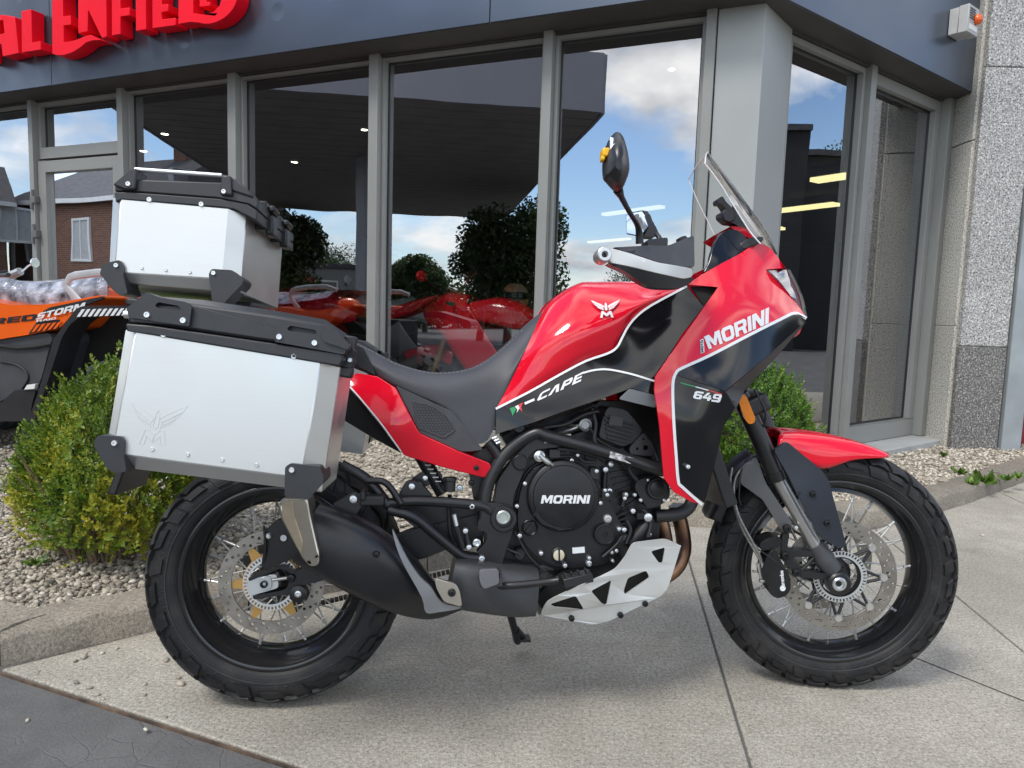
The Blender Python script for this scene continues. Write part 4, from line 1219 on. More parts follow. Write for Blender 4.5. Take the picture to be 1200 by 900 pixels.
bike = empty('motorcycle', BK)
tag(bike, 'red and black adventure motorcycle with aluminium cases on its side stand', 'motorcycle')
def cv(x0, y0, k):
    return lambda *pts: [Vector((x0 + p[0] / k, y0 + p[1] / k)) for p in pts]
cA, cB, cC, cD, cE, cG, cH = cv(80, 180, 3.3333), cv(100, 330, 3.3333), cv(160, 540, 3), cv(380, 450, 4), cv(560, 460, 3.2143), cv(560, 300, 3), cv(680, 140, 4.2857)
cI, cJ, cK, cL, cM, cN, cO = cv(800, 440, 2.3694), cv(880, 560, 4.5), cv(220, 590, 4.5), cv(390, 540, 5), cv(500, 620, 3.75), cv(780, 500, 5.625), cv(400, 340, 4.5)
YB = Vector((0, 1, 0)); YF = FRS.to_3x3() @ YB
def bolt(px, py, y, r, m=None, parent=None, fr='B', h=.006, head=True, name='bolt'):
    H = bh if fr == 'B' else fh; yv = YB if fr == 'B' else YF
    p = H(px, py, y); k = p.copy()
    rr = r * ((BK @ p) - CAMP).length / FPX
    o = len([])
    mb = MB()
    # button head with a recessed socket
    ax = -yv
    t = Vector((1, 0, 0)); t = (t - ax * t.dot(ax)).normalized(); b_ = ax.cross(t)
    prof = [(rr, -.004), (rr, h * .45), (rr * .82, h * .9), (rr * .42, h), (rr * .40, h * .35), (0, h * .35)]
    n = 14
    rows = []
    for (q, z_) in prof:
        rows.append([p + ax * z_ + (t * math.cos(2 * math.pi * i / n) + b_ * math.sin(2 * math.pi * i / n)) * q for i in range(n)])
    mb.grid(rows, close=True)
    return mb.build(name, m or M_bolt, parent or bike, sharp=40)
def disc(px, py, y, r, prof, m, name, parent=None, fr='B', n=40):
    """turned part facing the camera side; prof (fraction of r, height toward viewer)"""
    H = bh if fr == 'B' else fh; yv = YB if fr == 'B' else YF
    p = H(px, py, y); rr = r * ((BK @ p) - CAMP).length / FPX
    ax = -yv; t = Vector((1, 0, 0)); t = (t - ax * t.dot(ax)).normalized(); b_ = ax.cross(t)
    rows = [[p + ax * z_ + (t * math.cos(2 * math.pi * i / n) + b_ * math.sin(2 * math.pi * i / n)) * (q * rr) for i in range(n)] for q, z_ in prof]
    return MB().grid(rows, close=True).build(name, m, parent or bike, sharp=35)
def tubeb(pts, r, name, m, parent=None, n=12, k=6, fr='B', build=True):
    """round tube through (px, py, y) points, radius in metres"""
    H = bh if fr == 'B' else fh
    P = cr([H(*p) for p in pts], k) if len(pts) > 2 else [H(*p) for p in pts]
    if isinstance(r, (list, tuple)):
        rs = [r[min(int(i / max(1, len(P) - 1) * (len(r) - 1)), len(r) - 2)] for i in range(len(P))]
        rs = []
        for i in range(len(P)):
            f_ = i / (len(P) - 1) * (len(r) - 1); j = min(int(f_), len(r) - 2)
            rs.append(r[j] + (r[j + 1] - r[j]) * (f_ - j))
    else: rs = r
    mb = MB().tube(P, rs, n)
    return mb.build(name, m, parent or bike) if build else mb
def body(rows, name, m, nu=28, nv=4, parent=None, mirror=True, thick=0.0, sharp=60, close_mid=False):
    """lofted half body; rows from the centre line outward, each a list of (px, py, y); mirrored across the bike"""
    R3 = [resample(cr([bh(*p) for p in r_], 8), nu) for r_ in rows]
    cols = [cr([R3[j][i] for j in range(len(rows))], nv) for i in range(nu)]
    g_ = [[cols[i][j] for i in range(nu)] for j in range(len(cols[0]))]
    mb = MB().grid(g_)
    if mirror:
        for p in mb.v[:nu]: p.y = 0.0
        mb.add([Vector((p.x, -p.y, p.z)) for p in mb.v], [tuple(reversed(f)) for f in mb.f])
    o = mb.build(name, m, parent or bike, sharp=sharp)
    if thick:
        s_ = o.modifiers.new('solid', 'SOLIDIFY'); s_.thickness = thick; s_.offset = 0
    return o

# ------------------------------------------------------------------ wheels
def tyre_mesh(R_, prof, nblk, hgt, skew, seed):
    """carcass plus tread blocks; prof: half profile (radius, y) from bead to crown"""
    full = prof + [(r, -y) for r, y in reversed(prof[:-1])]
    P2 = resample(cr([Vector((r, y, 0)) for r, y in full], 4), 41)
    mb = MB()
    mb.lathe([(p.x, p.y) for p in P2], 96)
    def S(a, s, h):
        f_ = s * (len(P2) - 1); i = min(int(f_), len(P2) - 2); p = P2[i].lerp(P2[i + 1], f_ - i)
        t = (P2[i + 1] - P2[i]).normalized(); nrm = Vector((t.y, -t.x))
        if nrm.x < 0 and .25 < s < .75: nrm = -nrm
        if s <= .25 and nrm.y < 0: nrm = -nrm
        if s >= .75 and nrm.y > 0: nrm = -nrm
        r, y = p.x + nrm.x * h, p.y + nrm.y * h
        return Vector((r * math.cos(a), y, r * math.sin(a)))
    g_ = random.Random(seed)
    def block(a0, s0, da, ds, sk, h, taper=.86, notch=0):
        K = 3
        top, bot = [], []
        for j in range(K + 1):
            v = j / K - .5
            r1, r2 = [], []
            for i in range(K + 1):
                u = i / K - .5
                a = a0 + u * da + v * sk; s = s0 + v * ds
                if notch and j == K and i in (1, 2): s -= ds * notch
                r1.append(S(a0 + u * da * taper + v * sk * .97, s0 + (s - s0) * .95, h)); r2.append(S(a, s, -.002))
            top.append(r1); bot.append(r2)
        mb.grid(top)
        ring = lambda g: g[0] + [g[j][-1] for j in range(1, K + 1)] + list(reversed(g[K][:-1])) + [g[j][0] for j in range(K - 1, 0, -1)]
        mb.grid([ring(bot), ring(top)], close=True)
    st = 2 * math.pi / nblk
    for k in range(nblk):
        a = k * st + g_.uniform(-.004, .004)
        for side in (0, 1):
            m_ = (lambda s: s) if not side else (lambda s: 1 - s)
            sg = 1 if not side else -1
            o_ = st * .5 * side
            ext_ = .205 if k % 2 else .165                                                    # alternate lugs reach down the sidewall
            block(a + o_, m_((.265 + .385) / 2), st * .86, .120, sg * skew * st, hgt, .94, notch=.14)          # shoulder lug
            block(a + o_ - sg * skew * st * .62 * (1 if not side else -1) * 0, m_((ext_ + .262) / 2), st * (.80 if k % 2 else .62), .262 - ext_, sg * .04, hgt * .62, .84)      # side lug
            block(a + o_ + st * .35, m_(.43), st * .74, .085, sg * -skew * st * .8, hgt * .95)   # centre lug
    return mb
def ring_holes(ro, ri, y0, y1, holes, n=72, rin_wave=0):
    outer = circ2(0, 0, ro, n)
    inner = [Vector((p.x * (1 + rin_wave * math.cos(6 * math.atan2(p.y, p.x))), p.y * (1 + rin_wave * math.cos(6 * math.atan2(p.y, p.x))))) for p in circ2(0, 0, ri, n)]
    return MB().prism(outer, [inner] + holes, lambda p: (p[0], y0, p[1]), lambda p: (p[0], y1, p[1]))
def drilled(ra, rb, n, hr):
    hs = []
    for k in range(n):
        for j, f_ in enumerate((.2, .5, .8)):
            a = 2 * math.pi * (k + j * .33) / n; r = ra + (rb - ra) * f_
            hs.append(circ2(r * math.cos(a), r * math.sin(a), hr, 7))
    return hs
def wheel(M, rear):
    bead = .2285 if rear else .2500
    lipy = .062 if rear else .047
    barrel = .196 if rear else .226
    y1 = lipy
    prof = [(bead + .004, -y1), (bead + .0055, -y1 + .003), (bead + .004, -y1 + .006), (bead - .008, -y1 + .010), (barrel + .010, -y1 + .026), (barrel, -.016), (barrel - .006, 0), (barrel, .016), (barrel + .010, y1 - .026), (bead - .008, y1 - .010), (bead + .004, y1 - .006), (bead + .004, y1),
            (bead - .004, y1), (bead - .014, y1 - .008), (barrel + .001, y1 - .030), (barrel - .009, .02), (barrel - .013, 0), (barrel - .009, -.02), (barrel + .001, -y1 + .030), (bead - .014, -y1 + .008), (bead - .009, -y1 + .003), (bead - .008, -y1), (bead - .004, -y1 - .0015), (bead + .001, -y1 - .0015)]
    rim = MB().lathe(prof, 96, closed=True).build('wheel', M_rim, bike, sharp=45)
    rim.matrix_local = M
    if rear:
        tp = [(.226, .052), (.236, .066), (.258, .0725), (.280, .071), (.298, .058), (.308, .030), (.311, 0)]
        ty = tyre_mesh(.322, tp, 26, .010, .34, 5)
    else:
        tp = [(.247, .038), (.257, .050), (.279, .0545), (.300, .053), (.316, .041), (.325, .020), (.328, 0)]
        ty = tyre_mesh(.335, tp, 32, .009, .30, 6)
    ty.build('tyre', M_tyre, rim, sharp=38)
    # moulded ring on the sidewall
    r0 = .255 if rear else .272
    for s_ in (-1, 1):
        yy = (.0735 if rear else .0548) * s_
        MB().lathe([(r0, yy * .985), (r0 + .001, yy * 1.012), (r0 + .003, yy * 1.012), (r0 + .004, yy * .985)], 72).build('sidewall_bead', M_rub, rim)
    # hub
    hp = [(.014, -.075), (.024, -.075), (.026, -.055), (.040, -.050), (.040, -.042), (.024, -.036), (.022, 0), (.024, .036), (.040, .042), (.040, .05), (.026, .055), (.024, .075), (.014, .075)]
    MB().lathe(hp, 32).build('hub', M_sblk, rim)
    # laced spokes
    ns = 10
    for sd in (-1, 1):
        for dr in (-1, 1):
            a0 = .30 * dr; p0 = Vector((.037 * math.cos(a0 * 3.4), .046 * sd, .037 * math.sin(a0 * 3.4)))
            a1 = -.10 * dr if False else .085 * dr * -1
            p1 = Vector(((barrel - .012) * math.cos(a1), .014 * sd, (barrel - .012) * math.sin(a1)))
            d = p1 - p0
            mb = MB().tube([p0, p0 + d * .88], .0021, 6); mb.tube([p0 + d * .90, p0 + d * .995], .0031, 6)
            me = mb.mesh('spoke', M_chr)
            for k in range(ns):
                o = link('spoke', me, rim)
                o.rotation_euler = (0, -2 * math.pi * (k + (.5 if sd > 0 else 0) + (.25 if dr > 0 else 0)) / ns, 0)
    # brake disc(s)
    if rear:
        ring_holes(.1275, .096, -.088, -.083, drilled(.098, .126, 18, .0040)).build('brake_disc', M_steel, rim, .0006, 1)
        car = MB().prism([Vector((r * math.cos(a), r * math.sin(a))) for a, r in [(2 * math.pi * i / 48, .099 if (i % 8) < 2 else .070) for i in range(48)]], [circ2(0, 0, .062, 32)], lambda p: (p[0], -.084, p[1]), lambda p: (p[0], -.080, p[1]))
        car.build('disc_carrier', M_gold, rim)
        ry, rR = -.094, .0675
    else:
        for sy, nm in ((-1, 'brake_disc'), (1, 'brake_disc')):
            ring_holes(.149, .112, .078 * sy, .073 * sy, drilled(.114, .148, 22, .0038)).build(nm, M_steel, rim, .0006, 1)
            car = MB()
            for k in range(8):
                a = 2 * math.pi * k / 8
                for da in (-.16, .16):
                    q0 = Vector((.115 * math.cos(a), sy * .0755, .115 * math.sin(a))); q1 = Vector((.058 * math.cos(a + da * 2.2), sy * .070, .058 * math.sin(a + da * 2.2)))
                    car.tube([q0, q1], .0042, 6)
            car.lathe([(.05, sy * .066), (.066, sy * .066), (.066, sy * .074), (.05, sy * .074)], 40, closed=True)
            car.build('disc_carrier', M_sblk, rim)
            bob = MB().lathe([(0, -.0035), (.0095, -.0035), (.0105, 0), (.0105, .004), (0, .004)], 14).mesh('disc_button', M_chr)
            for k in range(8):
                a = 2 * math.pi * k / 8 + .02
                o = link('disc_button', bob, rim); o.location = (.1135 * math.cos(a), sy * .079, .1135 * math.sin(a))
        ry, rR = -.081, .0700
    slots = []
    for k in range(46):
        a = 2 * math.pi * k / 46
        c_, s_ = math.cos(a), math.sin(a); hw = .0022
        pts = [(rR * .865, -hw), (rR * .975, -hw), (rR * .975, hw), (rR * .865, hw)]
        slots.append([Vector((x * c_ - y * s_, x * s_ + y * c_)) for x, y in pts])
    ring_holes(rR, rR * .78, ry, ry + .0022, slots).build('sensor_ring', M_alum, rim)
    return rim
wr = wheel(Matrix.Translation((0, 0, .321)), True)
wf = wheel(FRS, False)

st_ = MB()
for dy_ in (0,):
    q_ = [Vector((r_ * math.cos(a_), -.0475, r_ * math.sin(a_))) for a_, r_ in ((-1.50, .2205), (-1.42, .2205), (-1.42, .2135), (-1.50, .2135))]
    st_.add(q_, [(0, 1, 2, 3)])
st_.build('rim_sticker', M_wht, wr)
# ------------------------------------------------------------------ swingarm, axle and rear brake
sy = -.108
arm = plate(rnd(cK((318, 392), (505, 320), (575, 362), (640, 325), (800, 300), (1180, 140), (1660, 30), (1700, 110), (1250, 290), (900, 360), (640, 425), (562, 445), (535, 478), (350, 508), (338, 490), (520, 455), (548, 372), (500, 338), (322, 412)), 6), sy, sy + .035)
arm.build('swingarm', M_sblk, bike, .004)
for s_ in (1,):
    tubeb([(400, 672, .10), (480, 640, .10), (600, 605, .08)], .024, 'swingarm', M_sblk)
plate(rnd(cK((308, 405), (468, 368), (482, 446), (330, 490)), 5), sy + .004, sy + .028).build('axle_plate', M_alum, bike, .002)
plate(rnd(cK((372, 392), (438, 378), (445, 452), (384, 466)), 6), sy - .002, sy + .006).build('axle_block', mat('pale_alloy', (.62, .66, .66), .35, .8), bike, .0015)
disc(309.5, 684.5, sy - .003, 4.0, [(1.0, -.002), (1.0, .004), (.72, .005), (.66, .001), (0, -.004)], M_eng, 'axle', None, 'B', 24)
tubeb([(319, 679.5, sy + .002), (337, 677, sy + .002)], .0045, 'chain_adjuster', M_chr)
pl = plate(rnd(cK((405, 140), (470, 85), (545, 80), (600, 250), (560, 290), (420, 345), (385, 335), (398, 265)), 10), -.125, -.085)
cal = pl.build('brake_caliper', M_eng, bike, .004)
disc(*cK((505, 183))[0], -.126, 4.6, [(1, -.004), (1, .002), (.8, .003), (0, .003)], M_sblk, 'piston_cap', cal)
disc(*cK((505, 183))[0], -.1295, 3.4, [(1, 0), (.78, .0004), (.6, 0), (0, 0)], M_wht, 'maker_mark', cal)
disc(*cK((425, 170))[0], -.128, 3.2, [(1, -.004), (1, .004), (.6, .006), (0, .006)], M_bolt, 'bolt', cal)
disc(*cK((583, 475))[0], sy - .004, 9, [(1, -.004), (1, .006), (.8, .008), (0, .008)], M_sblk, 'mount_boss')
bolt(*cK((583, 475))[0], sy - .011, 4.2)
bolt(*cK((545, 392))[0], sy - .003, 4.6, M_eng)
tubeb([(309, 616, -.13), (311, 640, -.135), (309, 664, -.12)], .0028, 'brake_hose', M_rubd)
# chain run on the far side
ch = MB()
c0, c1 = bh(*cK((560, 560))[0], .075), bh(*cK((1500, 330))[0], .075)
nl = 40
for k in range(nl):
    p = c0.lerp(c1, k / nl); q = c0.lerp(c1, (k + .8) / nl)
    ch.tube([p, q], [.0075, .0075], 6, flat=((0, 1, 0), .7))
ch.build('drive_chain', mat('chain_steel', (.07, .065, .06), .4, .8), bike)
sp = MB().lathe([(.11, .07), (.112, .072), (.112, .076), (.11, .078), (.06, .078), (.06, .07)], 42, bh(317, 682, 0) * 0 + Vector((0, 0, .321)), closed=True)
sp.build('sprocket', mat('chain_steel', (.07, .065, .06), .4, .8), bike)

# ------------------------------------------------------------------ silencer and exhaust
def loft(stations, name, m, n=28, mirror=False, parent=None, k=5, power=2.6, sharp=40, caps=True):
    """stations: (px, py, y, half height m, half width m, tilt rad) along a body; section axes: image-vertical and lateral"""
    S_ = []
    for (px, py, y, a, b_, tl) in stations:
        p = bh(px, py, y); S_.append((p.x, p.y, p.z, a, b_, tl))
    C_ = cr([Vector(s_[:3]) for s_ in S_], k)
    A_ = cr([Vector((s_[3], s_[4], s_[5])) for s_ in S_], k)
    rows = []
    for i, c in enumerate(C_):
        t = (C_[min(i + 1, len(C_) - 1)] - C_[max(i - 1, 0)]).normalized()
        upv = Vector((0, 1, 0)).cross(t); upv.normalize()
        if upv.z < 0: upv = -upv
        a, b_, tl = A_[i]
        lat = t.cross(upv)
        r_ = []
        for j in range(n):
            th = 2 * math.pi * j / n
            cx, sx = math.cos(th), math.sin(th)
            e = 2 / power
            u = math.copysign(abs(cx) ** e, cx); v = math.copysign(abs(sx) ** e, sx)
            q = upv * (u * a) + lat * (v * b_)
            r_.append(c + q)
        rows.append(r_)
    mb = MB().grid(rows, close=True)
    if caps:
        mb.f += [tuple(range(n)), tuple(len(mb.v) - n + j for j in reversed(range(n)))]
    return mb.build(name, m, parent or bike, sharp=sharp)
ysil = -.205
sil = loft([(360, 624, ysil, .070, .058, 0), (396, 639, ysil, .078, .066, 0), (430, 658, ysil, .078, .066, 0), (470, 684, ysil + .02, .066, .058, 0), (505, 703, ysil + .06, .042, .045, 0), (535, 697, ysil + .08, .036, .04, 0)], 'silencer', M_sblk, power=2.8)
# end cap of bare steel with its rim
endc = panel(rnd(cC((500, 145), (520, 130), (600, 130), (612, 200), (642, 330), (640, 368), (610, 375), (582, 345), (540, 265), (505, 200)), 5), TPS([(330, 590, -.274), (360, 585, -.284), (373, 660, -.286), (352, 655, -.264), (332, 620, -.259)]), .08)
endc.build('silencer_end_cap', M_chm, bike, .004, sharp=50)
panel(rnd(cC((510, 150), (548, 138), (556, 200), (585, 290), (580, 330), (556, 290), (512, 200)), 4), TPS([(330, 590, -.2765), (360, 585, -.2865), (373, 660, -.2885), (352, 655, -.2665), (332, 620, -.2615)]), .004).build('outlet_plate', mat('burnt_steel', (.62, .52, .38), .35, .8, 0, .25, 14), bike, .002)
# shields along the flank
pdep = TPS([(455, 600, -.262), (470, 650, -.275), (495, 700, -.268), (520, 712, -.25), (545, 700, -.235), (500, 650, -.25), (430, 620, -.272), (420, 570, -.262)])
panel(cr(cL((350, 400), (370, 500), (420, 620), (520, 800), (545, 890), (620, 888), (755, 862), (640, 830), (575, 740), (510, 680), (430, 560)), 3, True), pdep, .012).build('heat_shield', M_exg, bike, .002, sharp=50)
panel(rnd(cL((595, 685), (720, 722), (742, 760), (760, 858), (650, 828), (605, 745)), 5), lambda a, b: -.258, .01).build('heat_shield', M_chm, bike, .003)
bolt(*cL((697, 772))[0], -.259, 4.6, M_eng)
bolt(*cL((257, 548))[0], -.275, 3.6, M_eng)
# collector box ahead of the silencer
loft([(528, 676, -.13, .058, .07, 0), (550, 680, -.13, .062, .08, 0), (600, 688, -.13, .060, .08, 0), (626, 690, -.13, .055, .075, 0)], 'collector_box', mat('collector_grey', (.055, .057, .06), .42, .3, 0, .2, 9), power=4)
# header pipes
tubeb([(770, 600, -.05), (777, 622, -.05), (778, 645, -.05), (760, 672, -.06), (720, 680, -.08), (640, 690, -.09)], .021, 'header_pipe', M_heat, n=18)
tubeb([(792, 592, .03), (800, 625, .03), (800, 650, .03), (785, 672, .02), (740, 690, 0), (650, 695, -.02)], .021, 'header_pipe', M_heat, n=18)
# side stand and foot
ss = tubeb([(596, 712, .12), (607, 752, .19)], .011, 'side_stand', M_sblk)
p = bh(612, 750, .20)
st_p = BKI @ Vector(((BK @ bh(607, 752, .19)).x, (BK @ bh(607, 752, .19)).y, .006))
sd = MB().tube([bh(604, 738, .165), bh(611, 746, .20)], .013); sd.box(bh(611, 748, .20), (.05, .045, .008)); sd.build('stand_foot', M_sblk, ss)

# ------------------------------------------------------------------ frame
rt = .0155
tubeb([(566, 616, -.15), (570, 575, -.15), (583, 545, -.15), (600, 525, -.15), (627, 508, -.16), (645, 512, -.165), (700, 527, -.175), (778, 552, -.19)], rt, 'frame_tube', M_sblk, n=16, k=8)
plate(rnd(cE((60, 420), (75, 330), (140, 240), (215, 165), (300, 180), (320, 205), (215, 215), (185, 250), (165, 320), (135, 385), (130, 450), (145, 490), (60, 660), (30, 640), (20, 480)), 6), -.148, -.10).build('frame_plate', M_sblk, bike, .004)
disc(*cE((160, 262))[0], -.149, 9.6, [(1, -.003), (1, .005), (.85, .007), (.8, .004), (0, .004)], M_eng, 'frame_plug')
disc(*cE((95, 470))[0], -.15, 15.5, [(1, -.03), (1, .018), (.92, .022), (.66, .022), (.64, .016), (.4, .016)], M_sblk, 'pivot_boss')
disc(*cE((95, 470))[0], -.170, 8.2, [(1, -.005), (1, .004), (.86, .006), (.7, .006), (.64, .002), (0, .002)], mat('pivot_nut', (.52, .56, .52), .35, .8), 'pivot_nut', n=28)
# subframe / footrest hanger
plate(rnd(cD((700, 560), (790, 556), (880, 570), (895, 640), (880, 700), (845, 800), (822, 890), (740, 900), (728, 800), (712, 790), (760, 740), (765, 690), (720, 690), (720, 640), (745, 625), (745, 600), (700, 590)), 5), -.165, -.140).build('footrest_hanger', M_sblk, bike, .003)
bolt(*cD((692, 573))[0], -.168, 3.6); bolt(*cD((738, 818))[0], -.167, 3.8)
tubeb([(452, 590, -.175), (490, 587, -.17), (560, 592, -.16), (575, 600, -.155)], .0125, 'subframe_tube', M_sblk)
tubeb([(455, 597, -.175), (485, 606, -.175), (510, 626, -.17), (540, 650, -.16), (562, 655, -.155)], .0125, 'subframe_tube', M_sblk)
tubeb([(400, 545, -.17), (430, 562, -.175), (455, 592, -.175)], .013, 'subframe_tube', M_sblk)
tubeb([(430, 563, -.19), (452, 566, -.19), (470, 590, -.19)], .008, 'rear_footrest_bracket', M_sblk)
fp = MB(); q0 = bh(437, 585, -.20); fp.box(q0, (.055, .06, .022)); fp.box(q0 + Vector((-.02, -.01, .012)), (.012, .06, .02)); fp.build('rear_footrest', M_rubd, bike, .004)
plate(rnd(cD((35, 565), (130, 510), (180, 520), (185, 560), (130, 640), (80, 600)), 4), -.185, -.172).build('rack_bracket', M_sblk, bike, .002)
bolt(*cD((138, 540))[0], -.187, 5)
plate(rnd(cD((335, 560), (350, 510), (385, 455), (440, 455), (500, 520), (520, 560)), 6), -.16, -.13).build('rack_bracket', M_sblk, bike, .003)
bolt(*cD((411, 480))[0], -.163, 4.0)
plate(rnd(cD((400, 450), (480, 400), (540, 410), (560, 440), (440, 500)), 5), -.11, -.09).build('shock_linkage', M_sblk, bike, .003)
bolt(*cD((473, 441))[0], -.113, 3.4)
# brake fluid pot, hoses and stop switch
pot = MB(); a, b_ = bh(527, 562, -.15), bh(527, 576, -.15); pot.lathe([(0, -.014), (.014, -.014), (.0145, .012), (.017, .012), (.017, .020), (0, .020)], 20, (a + b_) / 2, 'Z'); pot.build('brake_reservoir', M_sblk, bike, .001)
tubeb([(527, 580, -.14), (526, 600, -.13), (528, 625, -.13), (535, 640, -.13)], .005, 'brake_hose', M_rubd)
tubeb([(488, 524, -.10), (504, 552, -.10), (519, 578, -.10)], .018, 'shock_spring', mat('spring_black', (.03, .03, .032), .3, .5))
for dx_ in (0, 3, 6, 9, 12):
    tubeb([(498 + dx_, 545 + dx_ * 1.6, -.125), (505 + dx_, 545 + dx_ * 1.6, -.125)], .0022, 'spring_coil', M_chr)
tubeb([(532, 604, -.17), (535, 618, -.17), (543, 643, -.165)], [.006, .0075, .006], 'brake_switch', M_rubd)
tubeb([(532, 603, -.175), (535, 616, -.175)], .0055, 'switch_sleeve', M_alum)
bolt(*cD((635, 487))[0], -.15, 3.6, mat('blue_zinc', (.45, .55, .62), .35, .8))
for q in ((662, 688), (678, 765)): bolt(*cD(q)[0], -.172, 3.4)
tubeb([(545.5, 622, -.165), (549.5, 641, -.165)], .006, 'master_cylinder', M_sblk)
disc(*cD((715, 745))[0], -.166, 4.5, [(1, -.006), (1, .002), (.7, .004), (.3, .001), (0, .001)], M_alum, 'clevis')
# footrest and brake pedal
fr_ = MB(); q0 = bh(574, 676, -.21); fr_.box(q0, (.052, .10, .020), Matrix.Rotation(-.03, 3, 'Y'))
for k in range(5): fr_.box(q0 + Vector((-.022 + k * .011, 0, .013)), (.005, .10, .007))
fr_.build('footrest', mat('footrest_rubber', (.03, .03, .031), .6), bike, .002)
plate(rnd(cM((230, 180), (315, 175), (320, 240), (250, 265), (232, 230)), 4), -.262, -.25).build('footrest_end', mat('footrest_alloy', (.2, .2, .21), .4, .6), bike, .002)
pd = tubeb([(566, 668, -.165), (582, 685, -.20), (600, 686, -.215), (640, 682, -.215), (655, 680, -.22)], .0085, 'brake_pedal', M_sblk)
tp_ = MB()
ct = bh(676, 678, -.23); rz = Matrix.Rotation(-.22, 3, 'Y')
tp_.box(ct, (.07, .04, .022), rz)
for k in range(4): tp_.box(ct + rz @ Vector((-.026 + k * .017, 0, .013)), (.005, .04, .006), rz)
tp_.build('pedal_tip', M_sblk, pd, .002)
# ------------------------------------------------------------------ engine
ey = -.135
core = plate(rnd([(575, 640), (600, 560), (640, 520), (700, 500), (770, 520), (775, 600), (770, 655), (720, 690), (640, 690), (590, 670)], 8), -.10, .10)
core.build('crankcase', M_eng, bike, .004)
case = plate(rnd(cE((150, 430), (165, 350), (200, 290), (270, 255), (360, 245), (430, 290), (470, 370), (520, 460), (555, 520), (540, 600), (480, 650), (330, 665), (250, 640), (190, 590), (150, 520)), 14), ey, ey + .06)
case.build('engine_cover', M_eng, bike, .005)
# seam flange round the cover
fl = cE((140, 430), (155, 345), (192, 280), (268, 243), (364, 233), (440, 282), (482, 365), (532, 455), (567, 518), (552, 610), (485, 662), (330, 678), (245, 652), (180, 598), (140, 525))
plate(rnd(fl, 14), ey + .022, ey + .034).build('cover_flange', M_eng, bike, .002)
# clutch cover
cx, cy = cE((320, 388))[0]
cl = disc(cx, cy, ey - .004, 42, [(1.0, -.01), (1.0, .004), (.97, .012), (.90, .016), (.86, .0165), (.84, .020), (.78, .0215), (0, .0225)], M_eng, 'clutch_cover', n=64)
ycl = ey - .0275
# moulded facets on the clutch cover
polysN = lambda P: [Vector(p) for p in P]
def ridge(P, y, r=.0011, m=M_eng, parent=cl, nm='moulded_line'):
    MB().tube([bh(p.x, p.y, y) for p in P], r, 6).build(nm, m, parent)
ridge(cE((270, 268), (300, 325), (465, 382)), ycl + .004); ridge(cE((210, 465), (235, 432), (345, 478), (352, 512), (300, 518)), ycl + .003)
text('MORINI', cE((237, 418), (418, 418), (424, 387), (243, 387)), const(ycl + .003), .0022, thick=.003).build('lettering', M_wht, cl)
disc(*cE((476, 532))[0], ey - .005, 12.6, [(1, -.01), (1, .008), (.94, .011), (.86, .0115), (.80, .009), (.25, .009), (.22, .005), (0, .005)], M_eng, 'oil_filler_cap', n=40)
disc(*cE((195, 508))[0], ey - .001, 9.4, [(1, -.01), (1, .004), (.9, .006), (.75, .003), (0, .003)], M_eng, 'oil_cap', n=30)
plate(rnd(cE((180, 522), (208, 486), (216, 492), (188, 530)), 1), ey - .010, ey - .003).build('cap_grip', M_eng, bike, .001)
disc(*cE((305, 612))[0], ey - .002, 8.8, [(1, -.01), (1, .002), (.85, .004), (.74, .001)], M_eng, 'sight_glass_ring', n=30)
disc(*cE((305, 612))[0], ey - .003, 6.4, [(1, -.002), (1, .001), (.7, .002), (0, .002)], mat('sight_glass', (.55, .50, .36), .15, 0, .5), 'sight_glass', n=24)
plate(cE((303, 592), (309, 592), (310, 634), (304, 634)), ey - .0062, ey - .003).build('level_mark', M_eng, bike)
plate(cE((356, 585), (402, 581), (403, 603), (357, 607)), ey - .002, ey + .002).build('sticker', M_wht, bike)
for q, r_ in (((176, 342), 2.6), ((146, 427), 2.7), ((460, 415), 2.6), ((237, 604), 2.8), ((327, 650), 2.8), ((418, 622), 2.6), ((417, 642), 3.8), ((503, 600), 2.6), ((530, 513), 2.8), ((549, 516), 3.2), ((582, 445), 3.2), ((352, 255), 2.6), ((506, 632), 2.2), ((436, 312), 3.2), ((156, 538), 3), ((644, 533), 2.6), ((520, 594), 2.6)):
    bolt(*cE(q)[0], ey - .004 if r_ < 3.5 else ey - .006, r_, h=.009)
bolt(*cE((488, 475))[0], ey - .002, 5.2, mat('washer', (.55, .55, .55), .35, .8))
disc(*cE((232, 240))[0], -.15, 6.4, [(1, -.008), (1, .002), (.7, .004), (.5, .006), (0, .006)], M_bolt, 'clutch_lever_pivot', n=24)
tubeb([(632, 533, -.155), (641, 541, -.155), (648, 545, -.15)], [.005, .007, .004], 'cable_clevis', M_chr)
# cylinder and head
cyl_ = plate(rnd(cE((400, 235), (470, 200), (560, 250), (600, 330), (590, 440), (540, 470), (470, 380)), 5), -.11, .10)
cyl_.build('cylinder', M_eng, bike, .004)
for k in range(7):
    f_ = k / 6
    a, b_ = Vector(cE((500, 300))[0]).lerp(Vector(cE((540, 440))[0]), f_), Vector(cE((585, 290))[0]).lerp(Vector(cE((600, 400))[0]), f_)
    plate([a, b_, b_ + Vector((0, 1.6)), a + Vector((0, 1.6))], -.118, -.10).build('cooling_fin', M_eng, bike)
for a, b_ in (((480, 290), (475, 375)), ((500, 270), (512, 245)), ((495, 370), (488, 410)), ((555, 385), (545, 430))):
    p, q = cE(a)[0], cE(b_)[0]
    tubeb([(p.x, p.y, -.125), (q.x, q.y, -.125)], .0065, 'stud', M_eng)
    bolt(p.x, p.y, -.131, 3.4, M_bolt)
